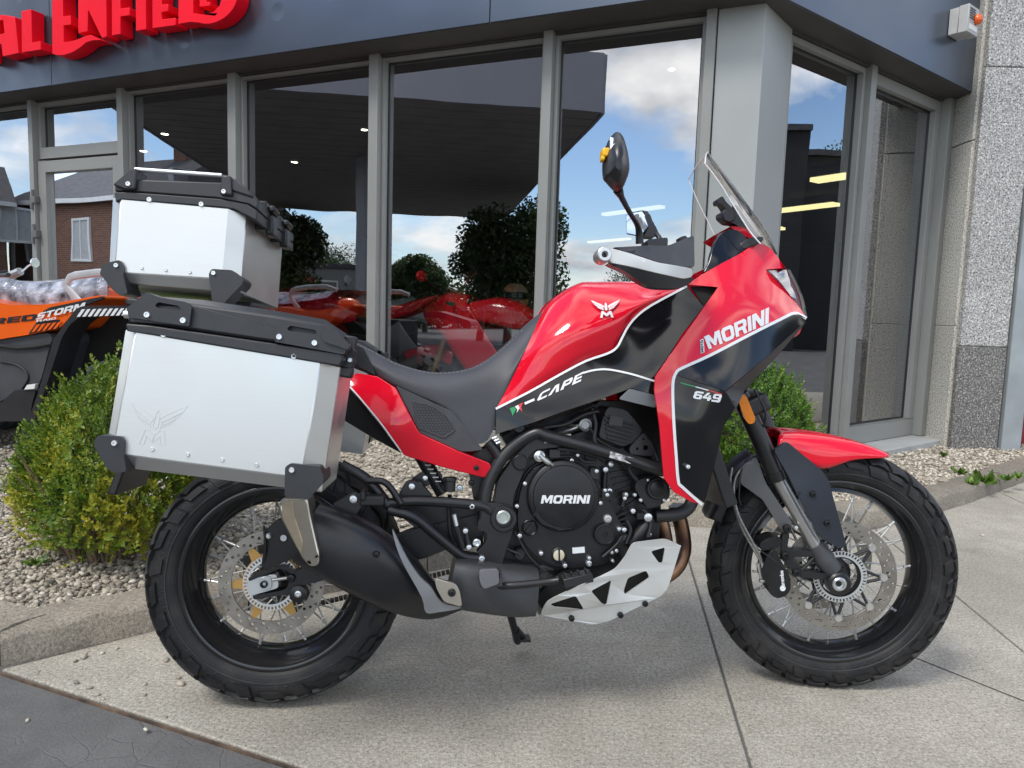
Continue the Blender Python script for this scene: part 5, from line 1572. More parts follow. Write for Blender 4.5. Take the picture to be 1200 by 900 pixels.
# injector rail block above the frame tube
blk = plate(rnd(cE((470, 100), (490, 52), (560, 66), (605, 120), (620, 140), (595, 185), (545, 205), (455, 168)), 5), -.16, -.06)
blk.build('regulator', M_eng, bike, .004)
for k in range(6):
    a, b_ = cE((478 + 2 * k, 82 + k * 17))[0], cE((588 - 3 * k, 118 + k * 14))[0]
    plate([a, b_, b_ + Vector((0, 2.3)), a + Vector((0, 2.3))], -.168, -.16).build('regulator_fin', M_eng, bike, .001)
plate(rnd(cE((500, 85), (548, 95), (544, 130), (492, 122)), 2), -.172, -.16).build('connector', M_sblk, bike, .002)
plate(rnd(cE((570, 210), (625, 150), (672, 225), (655, 240), (575, 232)), 4), -.172, -.165, [circ2(*cE((632, 208))[0], 3.2, 12), circ2(*cE((600, 212))[0], 1.6, 10), circ2(*cE((624, 176))[0], 1.4, 10)]).build('mounting_gusset', M_sblk, bike, .0015)
# throttle bodies and wiring under the tank
for k, (a, b_) in enumerate((((280, 130), (440, 60)), ((300, 155), (430, 100)), ((250, 150), (390, 75)), ((330, 120), (420, 115)))):
    p, q = cE(a)[0], cE(b_)[0]
    tubeb([(p.x, p.y, -.12 + k * .01), ((p.x + q.x) / 2, (p.y + q.y) / 2 + 2, -.13), (q.x, q.y, -.11)], (.006, .004, .005, .0035)[k], 'fuel_line', (M_rubd, M_chr, M_rubd, mat('hose_clip', (.4, .38, .34), .4, .8))[k])
disc(*cE((405, 122))[0], -.14, 7.5, [(1, -.01), (1, .004), (.7, .006), (.6, .002), (0, .002)], mat('throttle_alloy', (.32, .32, .32), .4, .8), 'throttle_body', n=24)
plate(rnd([(700, 470), (770, 470), (785, 540), (760, 560), (690, 520)], 5), -.05, .05).build('steering_head', M_eng, bike, .006)
plate(rnd(cM((480, 300), (600, 180), (760, 150), (880, 80), (1040, 60), (1050, 230), (780, 370), (500, 350)), 5), -.125, .10).build('sump', mat('duct_black', (.004, .004, .004), .8), bike, .006)
plate(rnd(cE((90, 170), (150, 130), (230, 120), (400, 60), (460, 40), (450, 200), (300, 170), (210, 150), (120, 215)), 4), -.06, .06).build('airbox', M_eng, bike, .006)
disc(*cE((155, 130))[0], -.135, 10, [(1, -.01), (1, .006), (.85, .008), (.6, .004), (0, .004)], M_eng, 'intake_cap')
# starter side cover, water pump and hoses
wp = plate(rnd(cE((600, 330), (680, 310), (722, 345), (725, 395), (690, 425), (640, 440), (590, 360)), 6), -.155, -.11)
wp.build('water_pump', M_eng, bike, .004)
disc(*cE((675, 360))[0], -.157, 13, [(1, -.01), (1, .004), (.92, .008), (.74, .008), (.72, .011), (.66, .012), (0, .012)], M_eng, 'pump_cover', n=40)
tubeb([(768, 605, -.13), (792, 603, -.13), (806, 596, -.12), (812, 585, -.11)], .0165, 'coolant_hose', M_rubd, n=16)
tubeb([(738, 637, -.13), (752, 622, -.135), (762, 607, -.13)], .014, 'coolant_hose', M_rubd, n=16)
disc(*cE((640, 470))[0], -.15, 4.6, [(1, -.01), (1, .004), (.5, .005), (0, .005)], M_bolt, 'hose_clamp', n=16)
tubeb([(734, 650, -.12), (726, 636, -.12), (735, 628, -.12)], .02, 'coolant_hose', M_rubd, n=16)
# vin and warning plate text on the frame tube, brake switch cables
plate(cE((500, 222), (640, 262), (636, 286), (496, 245)), -.196, -.19).build('maker_plate', mat('plate_print', (.10, .10, .10), .5, 0, 0, .9, 140, rgb2=(.35, .35, .35)), bike)
tubeb([(634, 496, -.13), (665, 480, -.14), (690, 472, -.14)], .003, 'cable', M_rubd); tubeb([(610, 650, -.15), (590, 640, -.15), (580, 620, -.15)], .0035, 'cable', M_rubd)
tubeb([(636, 668, -.14), (620, 652, -.145), (608, 632, -.145), (603, 622, -.145)], .003, 'cable', M_rubd)
disc(*cE((157, 608))[0], -.13, 7, [(1, -.02), (1, .004), (.8, .008), (0, .008)], M_rubd, 'rubber_boot', n=20)
plate(rnd(cE((235, 640), (290, 650), (280, 700), (300, 740), (240, 800), (232, 720)), 4), -.10, -.06).build('sump_bracket', mat('cast_grey', (.30, .30, .29), .5, .5), bike, .003)

# clutter round the cylinder: hoses, plugs, clips
for pts, r_, m_ in ((((300, 212), (370, 218), (440, 236), (475, 252)), .0075, M_rubd), (((205, 152), (260, 132), (330, 120), (400, 84), (455, 70)), .005, M_rubd), (((430, 60), (445, 120), (440, 180), (470, 230)), .0055, M_rubd),
                    (((540, 210), (560, 250), (575, 300), (600, 330)), .006, M_rubd), (((380, 240), (400, 260), (445, 262)), .004, M_rubd), (((620, 440), (640, 460), (650, 500), (640, 545)), .0045, M_rubd),
                    (((420, 130), (450, 175), (500, 205), (560, 225)), .003, M_rubd), (((560, 480), (575, 520), (560, 570)), .005, M_eng), (((250, 190), (300, 165), (350, 160)), .004, mat('hose_clip', (.4, .38, .34), .4, .8)),
                    (((590, 140), (640, 190), (668, 260)), .010, M_sblk), (((470, 620), (520, 575), (545, 540)), .004, M_rubd)):
    P = cE(*pts); tubeb([(p.x, p.y, -.146 - .002 * i) for i, p in enumerate(P)], r_, 'hose', m_)
for (a, b_), m_ in ((((425, 285), (458, 325)), M_sblk), (((468, 372), (505, 402)), M_eng), (((540, 250), (566, 275)), M_sblk), (((270, 215), (310, 245)), M_sblk), (((330, 205), (352, 226)), M_eng), (((600, 455), (625, 478)), M_eng)):
    p, q = cE(a)[0], cE(b_)[0]
    plate(rnd([p, Vector((q.x, p.y)), q, Vector((p.x, q.y))], 1.5), -.152, -.12).build('plug_connector', m_, bike, .002)
for q, r_ in (((262, 262), 2.4), ((375, 236), 2.2), ((446, 296), 2.6), ((486, 385), 2.6), ((590, 385), 2.2), ((612, 405), 2.2), ((700, 405), 2.2), ((640, 330), 2.0), ((557, 383), 2.4), ((552, 398), 2.4), ((478, 368), 2.4), ((330, 690), 2.4), ((300, 700), 2.0)):
    bolt(*cE(q)[0], -.153, r_, h=.006)
# raised facet on the clutch cover, ribs on the case
plate(rnd(cE((215, 462), (238, 434), (342, 476), (348, 508), (300, 516), (240, 496)), 2), ycl + .0035, ycl + .012).build('cover_facet', M_eng, cl, .001)
for k in range(5):
    a = cE((520 + k * 9, 470 + k * 12))[0]; b_ = cE((556 + k * 5, 448 + k * 20))[0]
    plate([a, b_, b_ + Vector((0, 1.4)), a + Vector((0, 1.4))], ey - .002, ey + .02).build('case_rib', M_eng, bike)

# ------------------------------------------------------------------ skid plate
sk_out = rnd(cM((512, 345), (530, 318), (560, 300), (690, 240), (760, 210), (830, 175), (870, 125), (905, 60), (1050, 42), (1118, 72), (1095, 150), (1060, 260), (1030, 295), (800, 405), (740, 420), (500, 378)), 5)
sdep = TPS([(640, 712, -.185), (700, 725, -.17), (720, 690, -.19), (780, 640, -.16), (797, 640, -.13), (785, 695, -.13), (700, 732, -.12), (635, 720, -.15)])
hl = [rnd(cM(*h), 3) for h in (((542, 330), (655, 293), (692, 355), (560, 342)), ((722, 272), (812, 224), (790, 335), (770, 328)), ((884, 215), (965, 182), (980, 212), (870, 288), (866, 270)), ((985, 98), (1048, 80), (1036, 150), (1020, 148)))]
skid = MB().prism(sk_out, hl, lambda p: bh(p[0], p[1], sdep(p[0], p[1])), lambda p: bh(p[0], p[1], sdep(p[0], p[1])) + YB * .0045)
sko = skid.build('skid_plate', M_skid, bike, .0015)
# rolled under-edge and belly sheet across to the far side
ed_ = cM((500, 378), (740, 420), (800, 405), (1030, 295), (1060, 260), (1095, 150), (1118, 72))
r0 = [bh(p.x, p.y, sdep(p.x, p.y) + .001) for p in ed_]
r1 = [q + Vector((0, .03, -.012)) for q in r0]; r2 = [Vector((q.x, .0, q.z - .004)) for q in r1]; r3 = [Vector((q.x, .15, q.z)) for q in r1]
bl = MB().grid([r0, r1, r2, r3]).build('belly_sheet', M_skid, sko)
s_ = bl.modifiers.new('solid', 'SOLIDIFY'); s_.thickness = .004
disc(*cM((920, 147))[0], -.178, 5.2, [(1, -.004), (1, .001), (.75, .002), (.6, -.001), (0, -.001)], M_skid, 'bolt_dimple', sko)
bolt(*cM((920, 147))[0], -.181, 3.0, M_bolt, sko)
for q in ((637, 393), (852, 378), (960, 328)): bolt(*cM(q)[0], sdep(*cM(q)[0]) - .002, 3.4, M_eng, sko)

# ------------------------------------------------------------------ seat
seat = body([
    [(419, 402, 0), (439, 412, 0), (467, 426, 0), (504, 436, 0), (538, 434.5, 0), (563, 426, 0), (589, 406.5, 0), (614, 382, 0), (634, 366, 0)],
    [(418, 405, -.09), (438, 415, -.09), (466, 429, -.095), (504, 438, -.10), (538, 437, -.095), (564, 429, -.085), (590, 410, -.075), (615, 386, -.07), (635, 370, -.06)],
    [(414, 416, -.13), (436, 424, -.135), (466, 438, -.145), (502, 449, -.15), (540, 450, -.145), (568, 444, -.13), (594, 428, -.115), (616, 402, -.105), (634, 376, -.085)],
    [(412, 424, -.125), (436, 433, -.135), (462, 449, -.15), (496, 464, -.155), (530, 476, -.155), (556, 482, -.15), (578, 477, -.14), (600, 440, -.135), (632, 380, -.10)],
    [(411, 430, -.11), (436, 440, -.125), (460, 452, -.14), (495, 467, -.145), (530, 483, -.15), (551, 517, -.155), (566, 519, -.15), (580, 500, -.14), (632, 384, -.09)],
], 'seat', M_seat, nu=40, nv=5)
# stitched seam along the top edge
st = [bh(*p) for p in [(418, 404, -.095), (438, 414, -.095), (466, 428.5, -.10), (504, 438, -.105), (538, 436.5, -.10), (564, 428.5, -.09), (590, 409.5, -.08), (615, 385, -.075)]]
S2 = resample(cr(st, 8), 92)
sm = MB()
for k in range(0, 90, 2): sm.tube([S2[k] + Vector((0, -.002, .0025)), S2[k + 1] + Vector((0, -.002, .0025))], .0008, 5)
sm.build('stitching', mat('thread', (.22, .22, .24), .7), seat)
panel(rnd([(417, 404), (426, 408), (437, 430), (440, 440), (421, 430), (413, 424)], 2), const(-.145), .03).build('seat_base', M_sblk, bike, .003)

# ------------------------------------------------------------------ fuel tank
tank = body([
    [(636, 366, 0), (649, 351, 0), (677, 335, 0), (700, 332, 0), (747, 333, 0), (775, 338, 0), (806, 336, 0)],
    [(635, 366, -.06), (648, 350, -.065), (677, 333, -.075), (700, 331, -.08), (747, 331, -.085), (775, 336.5, -.10), (806, 334.5, -.155)],
    [(630, 378, -.10), (644, 366, -.115), (672, 350, -.13), (700, 346, -.14), (742, 346, -.15), (771, 344, -.155), (806, 334.8, -.16)],
    [(615, 412, -.135), (632, 402, -.16), (662, 388, -.18), (692, 380, -.187), (728, 367, -.185), (757, 353, -.178), (806, 335, -.165)],
    [(596, 452, -.14), (622, 440, -.165), (660, 421, -.18), (690, 406, -.184), (724, 390, -.182), (746, 366, -.177), (806, 335.2, -.168)],
    [(582, 478, -.145), (620, 458, -.16), (660, 437.5, -.168), (687, 423.5, -.17), (719, 409, -.172), (736, 383, -.172), (806, 335.5, -.17)],
], 'fuel_tank', M_red, nu=44, nv=6)
ttop = TPS([(630, 378, -.10), (672, 350, -.13), (742, 346, -.15), (662, 388, -.18), (728, 367, -.185), (690, 406, -.184), (687, 423, -.17), (735, 385, -.174)])
# winged maker's emblem on the tank
def wings(cx, cy, w_, h_, rot=0.0):
    P = []
    ca, sa = math.cos(rot), math.sin(rot)
    def q(x, y): return Vector((cx + (x * ca - y * sa) * w_, cy + (x * sa + y * ca) * h_))
    for s_ in (-1, 1):
        P.append([q(s_ * .05, .06), q(s_ * .16, -.10), q(s_ * .50, -.45), q(s_ * .44, -.24), q(s_ * .20, .04), q(s_ * .08, .16)])
        P.append([q(s_ * .10, .18), q(s_ * .22, .06), q(s_ * .43, -.20), q(s_ * .36, -.02), q(s_ * .22, .14), q(s_ * .10, .27)])
        P.append([q(s_ * .10, .29), q(s_ * .23, .16), q(s_ * .34, .02), q(s_ * .26, .20), q(s_ * .08, .38)])
        P.append([q(s_ * .005, .62), q(s_ * .10, .44), q(s_ * .17, .44), q(s_ * .23, .95), q(s_ * .15, .95), q(s_ * .12, .66), q(s_ * .005, .86)])
    P.append([q(-.035, -.12), q(-.045, .30), q(0, .42), q(.045, .30), q(.035, -.12), q(0, -.24)])
    return P
polys(wings(710, 358, 34, 15, -.04), ttop, .004, thick=.0015).build('tank_emblem', M_wht, tank)
# lower tank cover: gloss black, with pinstripes and model lettering
ldep = TPS([(582, 480, -.147), (582, 508, -.15), (620, 458, -.162), (625, 490, -.178), (687, 423, -.172), (690, 455, -.192), (719, 409, -.174), (736, 383, -.174), (760, 358, -.172), (768, 441, -.215), (768, 475, -.215), (725, 445, -.20), (800, 345, -.178), (780, 395, -.20), (740, 410, -.188), (806, 336, -.171), (820, 358, -.19)])
out = cG((62, 540), (180, 480), (290, 418), (380, 370), (455, 345), (485, 325), (505, 290), (525, 252), (555, 212), (610, 172), (735, 106), (795, 178), (720, 275), (625, 425), (620, 490), (540, 466), (500, 480), (420, 508), (300, 548), (200, 585), (62, 628))
panel(out, ldep, .006, 6).build('tank_cover', M_gblk, bike, .0012)
panel(rnd(cG((495, 503), (535, 466), (626, 490), (626, 535)), 3), lambda a, b: ldep(a, b) - .006, .006).build('tank_cover_trim', mat('trim_grey', (.12, .125, .13), .35, .2), bike, .0015)
panel(rnd(cG((748, 106), (846, 108), (796, 180)), 1), lambda a, b: ldep(a, b) + .012, .005).build('air_duct', mat('duct_black', (.004, .004, .004), .8), bike)
stp = cr(cG((63, 537), (180, 478), (290, 416), (380, 369), (455, 343), (488, 322), (506, 290), (527, 250), (558, 212), (612, 172), (735, 106)), 3)
stripe(stp, 2.6, ldep, .0035).build('pinstripe', M_wht, bike)
stripe(cr(cG((366, 412), (410, 401), (460, 399), (540, 415), (622, 440)), 4), [2.2] * 17, ldep, .003).build('pinstripe', M_wht, bike)
text('CAPE', cG((205, 512), (362, 440), (372, 406), (222, 480)), ldep, .0032, gap=.16, thick=.001).build('model_lettering', M_wht, bike)
polys([cG((163, 515), (198, 500), (200, 508), (166, 523))], ldep, .003).build('model_dash', M_wht, bike)
polys([cG((112, 536), (128, 530), (134, 540), (122, 562), (118, 548))], ldep, .003).build('flag_green', M_grn, bike)
polys([cG((130, 529), (142, 523), (147, 535), (136, 552), (139, 540))], ldep, .003).build('flag_white', M_wht, bike)
polys([cG((144, 522), (160, 514), (152, 532), (158, 548), (146, 538))], ldep, .003).build('flag_red', M_rdd, bike)

# ------------------------------------------------------------------ side fairing
fd = TPS([(806, 333, -.172), (841, 336, -.19), (823, 363, -.212), (768, 441, -.25), (767, 457, -.255), (773, 500, -.258), (778, 560, -.252), (823, 593, -.232), (790, 440, -.262), (790, 500, -.266), (795, 566, -.25),
          (833, 415, -.242), (880, 390, -.195), (930, 367, -.115), (945, 374, -.085), (913, 303, -.082), (890, 282, -.088), (857, 266, -.105), (824, 320, -.165), (866, 298, -.135), (880, 340, -.172), (850, 372, -.215),
          (900, 330, -.13), (938, 362, -.075), (905, 355, -.155), (830, 345, -.19)], 2e-3)
stf = [Vector(p) for p in ((945, 373), (938, 369), (930, 367), (915, 374), (880, 391.5), (833, 416), (800, 431), (793, 436), (789, 446), (788.5, 465), (790, 500), (792.5, 535), (795, 564), (800, 571), (823, 591.5))]
redo = [Vector(p) for p in ((806, 333.5), (824, 321), (845, 309), (866, 298), (878, 290), (890, 283), (902, 290), (913, 303), (920, 314), (897, 316), (910, 327), (926, 345), (938, 362), (945, 372))] + stf[1:] + \
       [Vector(p) for p in ((810, 588), (790, 577), (778, 560), (773, 500), (766.7, 457), (768, 441), (786, 415), (823, 363), (841.7, 336.5), (824, 335))]
rf = panel(redo, fd, .005, 6).build('side_fairing', M_red, bike, .0015, sharp=40)
stripe(cr(stf, 3), 3.4, fd, .0022).build('pinstripe', M_wht, bike)
upper = stf[:7] + [Vector(p) for p in ((793, 436), (797, 441), (850, 458), (896, 420), (941, 379))]
fdb = TPS([(945, 375, -.086), (930, 367, -.114), (880, 391, -.194), (833, 416, -.241), (790, 440, -.262), (850, 458, -.250), (941, 379, -.09), (896, 420, -.185), (820, 440, -.26)])
panel(upper, fdb, .004, 6).build('fairing_panel', M_gblk, bike, .001)
fdl = TPS([(793, 437, -.262), (850, 458, -.250), (862, 480, -.238), (847, 502, -.24), (838, 543, -.235), (827, 590, -.228), (795, 566, -.249), (790, 500, -.265), (815, 500, -.262)])
lower = [Vector(p) for p in ((794, 438), (797, 441), (850, 458), (862, 478), (848, 500), (838, 543), (826, 590))] + list(reversed(stf[8:14]))
panel(lower, fdl, .004, 6).build('fairing_panel', M_gblk, bike, .001)
fdu = TPS([(850, 458, -.250), (896, 420, -.185), (941, 379, -.09), (945, 376, -.07), (917, 410, -.12), (873, 457, -.19), (862, 480, -.236)])
panel([Vector(p) for p in ((851, 458.5), (896, 420.5), (941, 379.5), (944, 378), (917, 410), (873, 457), (862.5, 479))], fdu, .004, 5).build('fairing_panel', M_sblk, bike, .001)
bolt(*cG((737, 741))[0], -.2565, 2.8, M_bolt)
text('MORINI', cG((812, 328), (1022, 236), (1024, 180), (795, 284)), fd, .0025, gap=.10, thick=.001).build('maker_lettering', M_wht, rf)
polys([cG((781, 296), (793, 290), (797, 338), (784, 343))], fd, .0025).build('maker_tag', M_wht, rf)
text('MOTO', [cG(p)[0] for p in ((794, 336), (791, 294), (783, 299), (786, 340))], fd, .0034, gap=.15).build('maker_tag_lettering', M_gblk, rf)
text('649', cG((755, 500), (850, 516), (860, 488), (765, 474)), fdl, .0025, gap=.1, thick=.001).build('model_number', M_wht, bike)
for a, b_, m_ in (((712, 446), (766, 460), M_grn), ((766, 460), (810, 472), M_wht), ((810, 472), (858, 486), M_rdd)):
    p, q = cG(a)[0], cG(b_)[0]
    stripe([p, q], 1.2, fdl, .002).build('tricolour_line', m_, bike)
# mirrored far-side shell of the fairing, nose and headlamp
def mirror_of(o):
    me = o.data.copy()
    for v in me.vertices: v.co.y = -v.co.y
    me.flip_normals()
    c = link(o.name.split('.')[0], me, o.parent)
    return c
for o in [x for x in bike.children if x.name.split('.')[0] in ('side_fairing', 'fairing_panel', 'tank_cover')]:
    mirror_of(o)
nose = body([[(912, 302, 0), (922, 315, 0)], [(912, 302, -.05), (921, 315, -.05)], [(913, 303, -.082), (920, 314.5, -.09)]], 'nose_bridge', M_red, 8, 3)
lamp = body([[(926, 316, 0), (940, 345, 0), (946, 372, 0)], [(922, 316, -.06), (934, 340, -.055), (943, 370, -.045)], [(900, 317, -.122), (914, 330, -.12), (939, 364, -.07)]], 'headlamp', M_lens, 14, 4)
body([[(922, 318, 0), (934, 345, 0), (941, 370, 0)], [(916, 318, -.06), (928, 340, -.055), (938, 369, -.04)], [(897, 318, -.116), (910, 330, -.112), (935, 363, -.066)]], 'reflector', mat('lamp_reflector', (.62, .64, .66), .22, .9), 14, 4)
body([[(945, 377, 0), (915, 410, 0), (870, 460, 0)], [(945, 377, -.08), (917, 410, -.11), (873, 458, -.18)]], 'nose_underside', M_sblk, 12, 3)
panel(rnd([(932, 383), (941, 380), (937, 391), (930, 396)], 2), const(-.06), .02).build('indicator_lens', M_rdd, bike)
# radiator between the fairing wings
MB().box(bh(800, 520, 0) + Vector((.02, 0, 0)), (.035, .34, .30), Matrix.Rotation(-.35, 3, 'Y')).build('radiator', M_eng, bike, .004)

# ------------------------------------------------------------------ tail
td = TPS([(410, 446, -.14), (442, 441, -.15), (464, 455, -.165), (489, 506, -.172), (575, 545, -.16), (570, 558, -.155), (475, 534, -.155), (410, 455, -.15), (440, 480, -.17), (470, 505, -.18), (530, 535, -.172)])
tail = panel(rnd([(409, 447), (417, 437), (442, 441), (464, 455), (487, 500), (492, 508), (540, 530), (574, 543), (577, 551), (568, 560), (520, 548), (474, 534), (440, 490), (412, 457)], 3), td, .02, 6)
tl = tail.build('tail_panel', M_red, bike, .004, sharp=45); mirror_of(tl)
stripe(cr([(410, 453), (425, 470), (448, 498), (470, 529)], 4), 1.6, td, .004).build('pinstripe', M_wht, bike)
panel([Vector(p) for p in ((409, 455), (424, 472), (447, 500), (470, 531), (440, 515), (402, 492), (402, 470))], const(-.135), .01).build('tail_under_panel', mat('matt_black', (.006, .006, .0065), .65, spec=.2), bike, .001)
spd = lambda a, b: td(a, b) + .006
sp_out = rnd([(464, 452), (530, 482), (566, 527), (552, 529), (540, 529), (492, 507), (488, 499)], 2)
spn = panel(sp_out, const(-.158), .02, 8).build('side_panel', M_tex, bike, .002)
hexr = rnd(cD((415, 80), (500, 100), (570, 150), (612, 214), (560, 252), (440, 205)), 2)
panel(hexr, const(-.1588), .001, 9).build('grip_patch', M_sblk, spn)
hm = MB()
for r_ in range(14):
    for c_ in range(16):
        x = 484 + c_ * 3.6 + (r_ % 2) * 1.8; y = 470 + r_ * 3.1
        if inside((x, y), [Vector(p) for p in hexr]):
            hm.prism(circ2(x, y, 1.55, 6, a0=.5), (), lambda p: bh(p[0], p[1], -.1612), lambda p: bh(p[0], p[1], -.1588))
o = hm.build('hexagon_grip', M_tex, spn); o['kind'] = 'stuff'
ridge([Vector(p) for p in hexr + [hexr[0]]], -.160, .0016, M_tex, spn, 'patch_rim')
bolt(*cD((713, 392))[0], -.161, 3.2, M_eng)
plate(rnd(cD((330, 600), (440, 545), (745, 560), (745, 760), (610, 775), (500, 730)), 5), -.09, -.05).build('inner_fender', M_sblk, bike, .004)
plate(rnd([(560, 530), (585, 515), (590, 545), (570, 590), (556, 590), (548, 545)], 3), -.12, -.06).build('battery_tray', M_eng, bike, .004)
bolt(*cD((688, 463))[0], -.122, 3.4, M_eng)
tubeb([(572, 518, -.15), (580, 528, -.15), (584, 535, -.15)], .012, 'tank_hinge', M_sblk)
for k in range(3): tubeb([(577 + k * 2.2, 514 + k * 3, -.163), (582 + k * 2.2, 512 + k * 3, -.163)], .003, 'hinge_screw', M_bolt)
# ------------------------------------------------------------------ front fork
fy = -.098
def tubef(pts, r, name, m, parent=None, n=14, k=6):
    return tubeb(pts, r, name, m, parent, n, k, 'F')
tubef([(866, 462, fy), (874, 478, fy), (908, 554, fy)], .0235, 'fork_leg', M_sblk, n=20)
tubef([(907, 552, fy), (911, 562, fy)], .0262, 'fork_dust_seal', M_eng, n=20)
tubef([(910, 558, fy), (960, 648, fy)], .0175, 'fork_slider', mat('slider_alloy', (.42, .42, .415), .34, .85, 0, .08, 12), n=20)
fl_ = tubef([(955, 638, fy), (966, 655, fy), (976, 668, fy)], [.021, .027, .024], 'fork_foot', M_tex, n=18)
disc(983, 684, fy - .02, 12, [(1, -.02), (1, .004), (.85, .008), (.6, .008)], M_sblk, 'axle_clamp', None, 'F')
disc(983, 684, fy - .026, 7.2, [(1, -.01), (1, .006), (.85, .009), (.62, .009), (.56, .002), (0, .002)], M_bolt, 'axle_nut', None, 'F', 24)
disc(983, 684, fy - .036, 3.1, [(1, .0), (.9, .002), (0, .002)], M_eng, 'axle_bore', None, 'F', 16)
# far leg
tubef([(880, 462, -fy), (925, 560, -fy)], .0235, 'fork_leg', M_sblk, n=18)
tubef([(925, 560, -fy), (975, 660, -fy)], .0175, 'fork_slider', M_alum, n=18)
# blue-black leg guard with two screws
gdep = TPS([(905, 525, -.128), (930, 516, -.135), (965, 555, -.142), (992, 640, -.130), (975, 645, -.128), (935, 590, -.140), (920, 560, -.134)])
gd = panel(rnd(cI((253, 208), (290, 184), (385, 262), (405, 290), (455, 472), (440, 482), (388, 455), (360, 410), (300, 290)), 4), gdep, .014, 6, 'F').build('fork_guard', M_navy, bike, .003, sharp=40)
for q in ((361, 329), (400, 409)): 
    disc(*cI(q)[0], gdep(*cI(q)[0]) - .0005, 5.2, [(1, -.006), (1, .001), (.72, .001), (.66, -.002), (0, -.002)], M_navy, 'screw_recess', gd, 'F', 24)
    bolt(*cI(q)[0], gdep(*cI(q)[0]) - .001, 3.4, M_eng, gd, 'F')
# amber side reflector
rd_ = panel(rnd(cI((152, 62), (168, 50), (178, 60), (202, 118), (200, 132), (184, 136), (172, 120)), 3), const(fy - .030), .012, 5, 'F').build('side_reflector', M_org, bike, .003)
# red front mudguard, a shell over the wheel
def bodyf(rows, name, m, nu=26, nv=4, thick=.004, mirror=True):
    R3 = [resample(cr([FRS.inverted() @ fh(*p) for p in r_], 8), nu) for r_ in rows]
    cols = [cr([R3[j][i] for j in range(len(rows))], nv) for i in range(nu)]
    mb = MB().grid([[cols[i][j] for i in range(nu)] for j in range(len(cols[0]))])
    if mirror:
        for p in mb.v[:nu]: p.y = 0
        mb.add([Vector((p.x, -p.y, p.z)) for p in mb.v], [tuple(reversed(f)) for f in mb.f])
    mb.xf(FRS)
    o = mb.build(name, m, bike, sharp=60)
    s_ = o.modifiers.new('solid', 'SOLIDIFY'); s_.thickness = thick; s_.offset = 0
    return o
bodyf([[(914, 507, 0), (935, 507, 0), (970, 513, 0), (1010, 521, 0), (1040, 531, 0)],
       [(915, 506, -.035), (935, 507, -.04), (970, 512, -.045), (1010, 521, -.045), (1041, 532, -.035)],
       [(912, 514, -.07), (935, 518, -.075), (965, 524, -.075), (1005, 530, -.068), (1041, 534, -.05)],
       [(911, 528, -.075), (938, 540, -.08), (965, 549, -.08), (1000, 539, -.072), (1040, 536, -.052)]], 'mudguard', M_red)
# dark rear hugger and stay
bodyf([[(884, 534, 0), (862, 552, 0), (842, 577, 0), (827, 606, 0)], [(886, 533, -.05), (866, 550, -.055), (847, 577, -.055), (832, 608, -.05)], [(893, 540, -.068), (876, 556, -.07), (859, 580, -.068), (845, 612, -.06)]], 'mudguard_rear', M_sblk, thick=.004)
panel(rnd(cI((165, 250), (205, 225), (232, 300), (305, 410), (300, 428), (275, 432), (222, 345), (160, 300)), 4), TPS([(870, 545, -.085), (890, 540, -.09), (900, 580, -.095), (925, 620, -.10), (880, 575, -.088)]), .006, 6, 'F').build('mudguard_stay', mat('stay_grey', (.105, .108, .112), .4, .2, 0, .1, 6), bike, .002)
# caliper, bracket and hoses
br = plate(rnd(cJ((165, 300), (205, 290), (190, 380), (330, 385), (345, 415), (215, 420), (275, 490), (420, 510), (420, 540), (250, 525), (160, 430)), 4), -.112, -.095, fr='F').build('caliper_bracket', M_sblk, bike, .003)
tubef([(*cJ((205, 410))[0], -.106), (*cJ((265, 495))[0], -.106)], .006, 'bracket_web', M_sblk)
tubef([(*cJ((330, 420))[0], -.106), (*cJ((265, 490))[0], -.106)], .005, 'bracket_web', M_sblk)
for q in ((190, 266), (180, 408), (240, 500)): bolt(*cJ(q)[0], -.115, 4.4, M_eng, None, 'F')
bolt(*cJ((236, 262))[0], -.112, 2.4, M_bolt, None, 'F')
cf = plate(rnd(cJ((90, 400), (130, 370), (160, 440), (205, 510), (212, 585), (190, 620), (140, 640), (95, 610), (85, 560), (60, 530), (65, 470)), 6), -.125, -.07, fr='F').build('brake_caliper', M_eng, bike, .005)
plate(rnd(cJ((45, 345), (110, 310), (165, 320), (160, 360), (110, 380), (50, 385)), 6), -.115, -.06, fr='F').build('caliper_body', M_eng, cf, .005)
tx = text('brembo', [cJ((178, 570))[0], cJ((170, 488))[0], cJ((150, 492))[0], cJ((158, 574))[0]], const(-.1255), .0006, 'F', thick=.0006); tx.build('caliper_lettering', M_wht, cf)
disc(*cJ((168, 583))[0], -.1256, 3.0, [(1, 0), (.8, .0006), (.7, 0), (.5, .0003), (0, .0003)], M_wht, 'maker_mark', cf, 'F', 20)
bolt(*cJ((55, 542))[0], -.10, 2.6, M_chr, None, 'F'); tubef([(*cJ((52, 542))[0], -.10), (*cJ((120, 542))[0], -.11)], .0045, 'banjo_bolt', M_alum)
M_hose = mat('braided_hose', (.23, .225, .21), .35, .4, 0, .3, 120)
hp_ = [(858, 548, -.07), (856, 566, -.085), (860, 590, -.11), (870, 620, -.12), (884, 645, -.12), (896, 668, -.11), (898, 679, -.105)]
tubef(hp_, .0032, 'brake_hose', M_hose)
tubef([(872, 545, -.07), (862, 560, -.09), (860, 580, -.115), (866, 605, -.125), (880, 632, -.125), (892, 656, -.115), (893, 678, -.105)], .0032, 'brake_hose', M_hose)
tubef([(880, 530, -.07), (869, 552, -.085), (866, 580, -.10), (868, 592, -.10)], .0022, 'sensor_cable', M_rubd)
tubef([(883, 640, -.12), (905, 655, -.125), (930, 675, -.12), (948, 690, -.10)], .0018, 'sensor_cable', M_rubd)
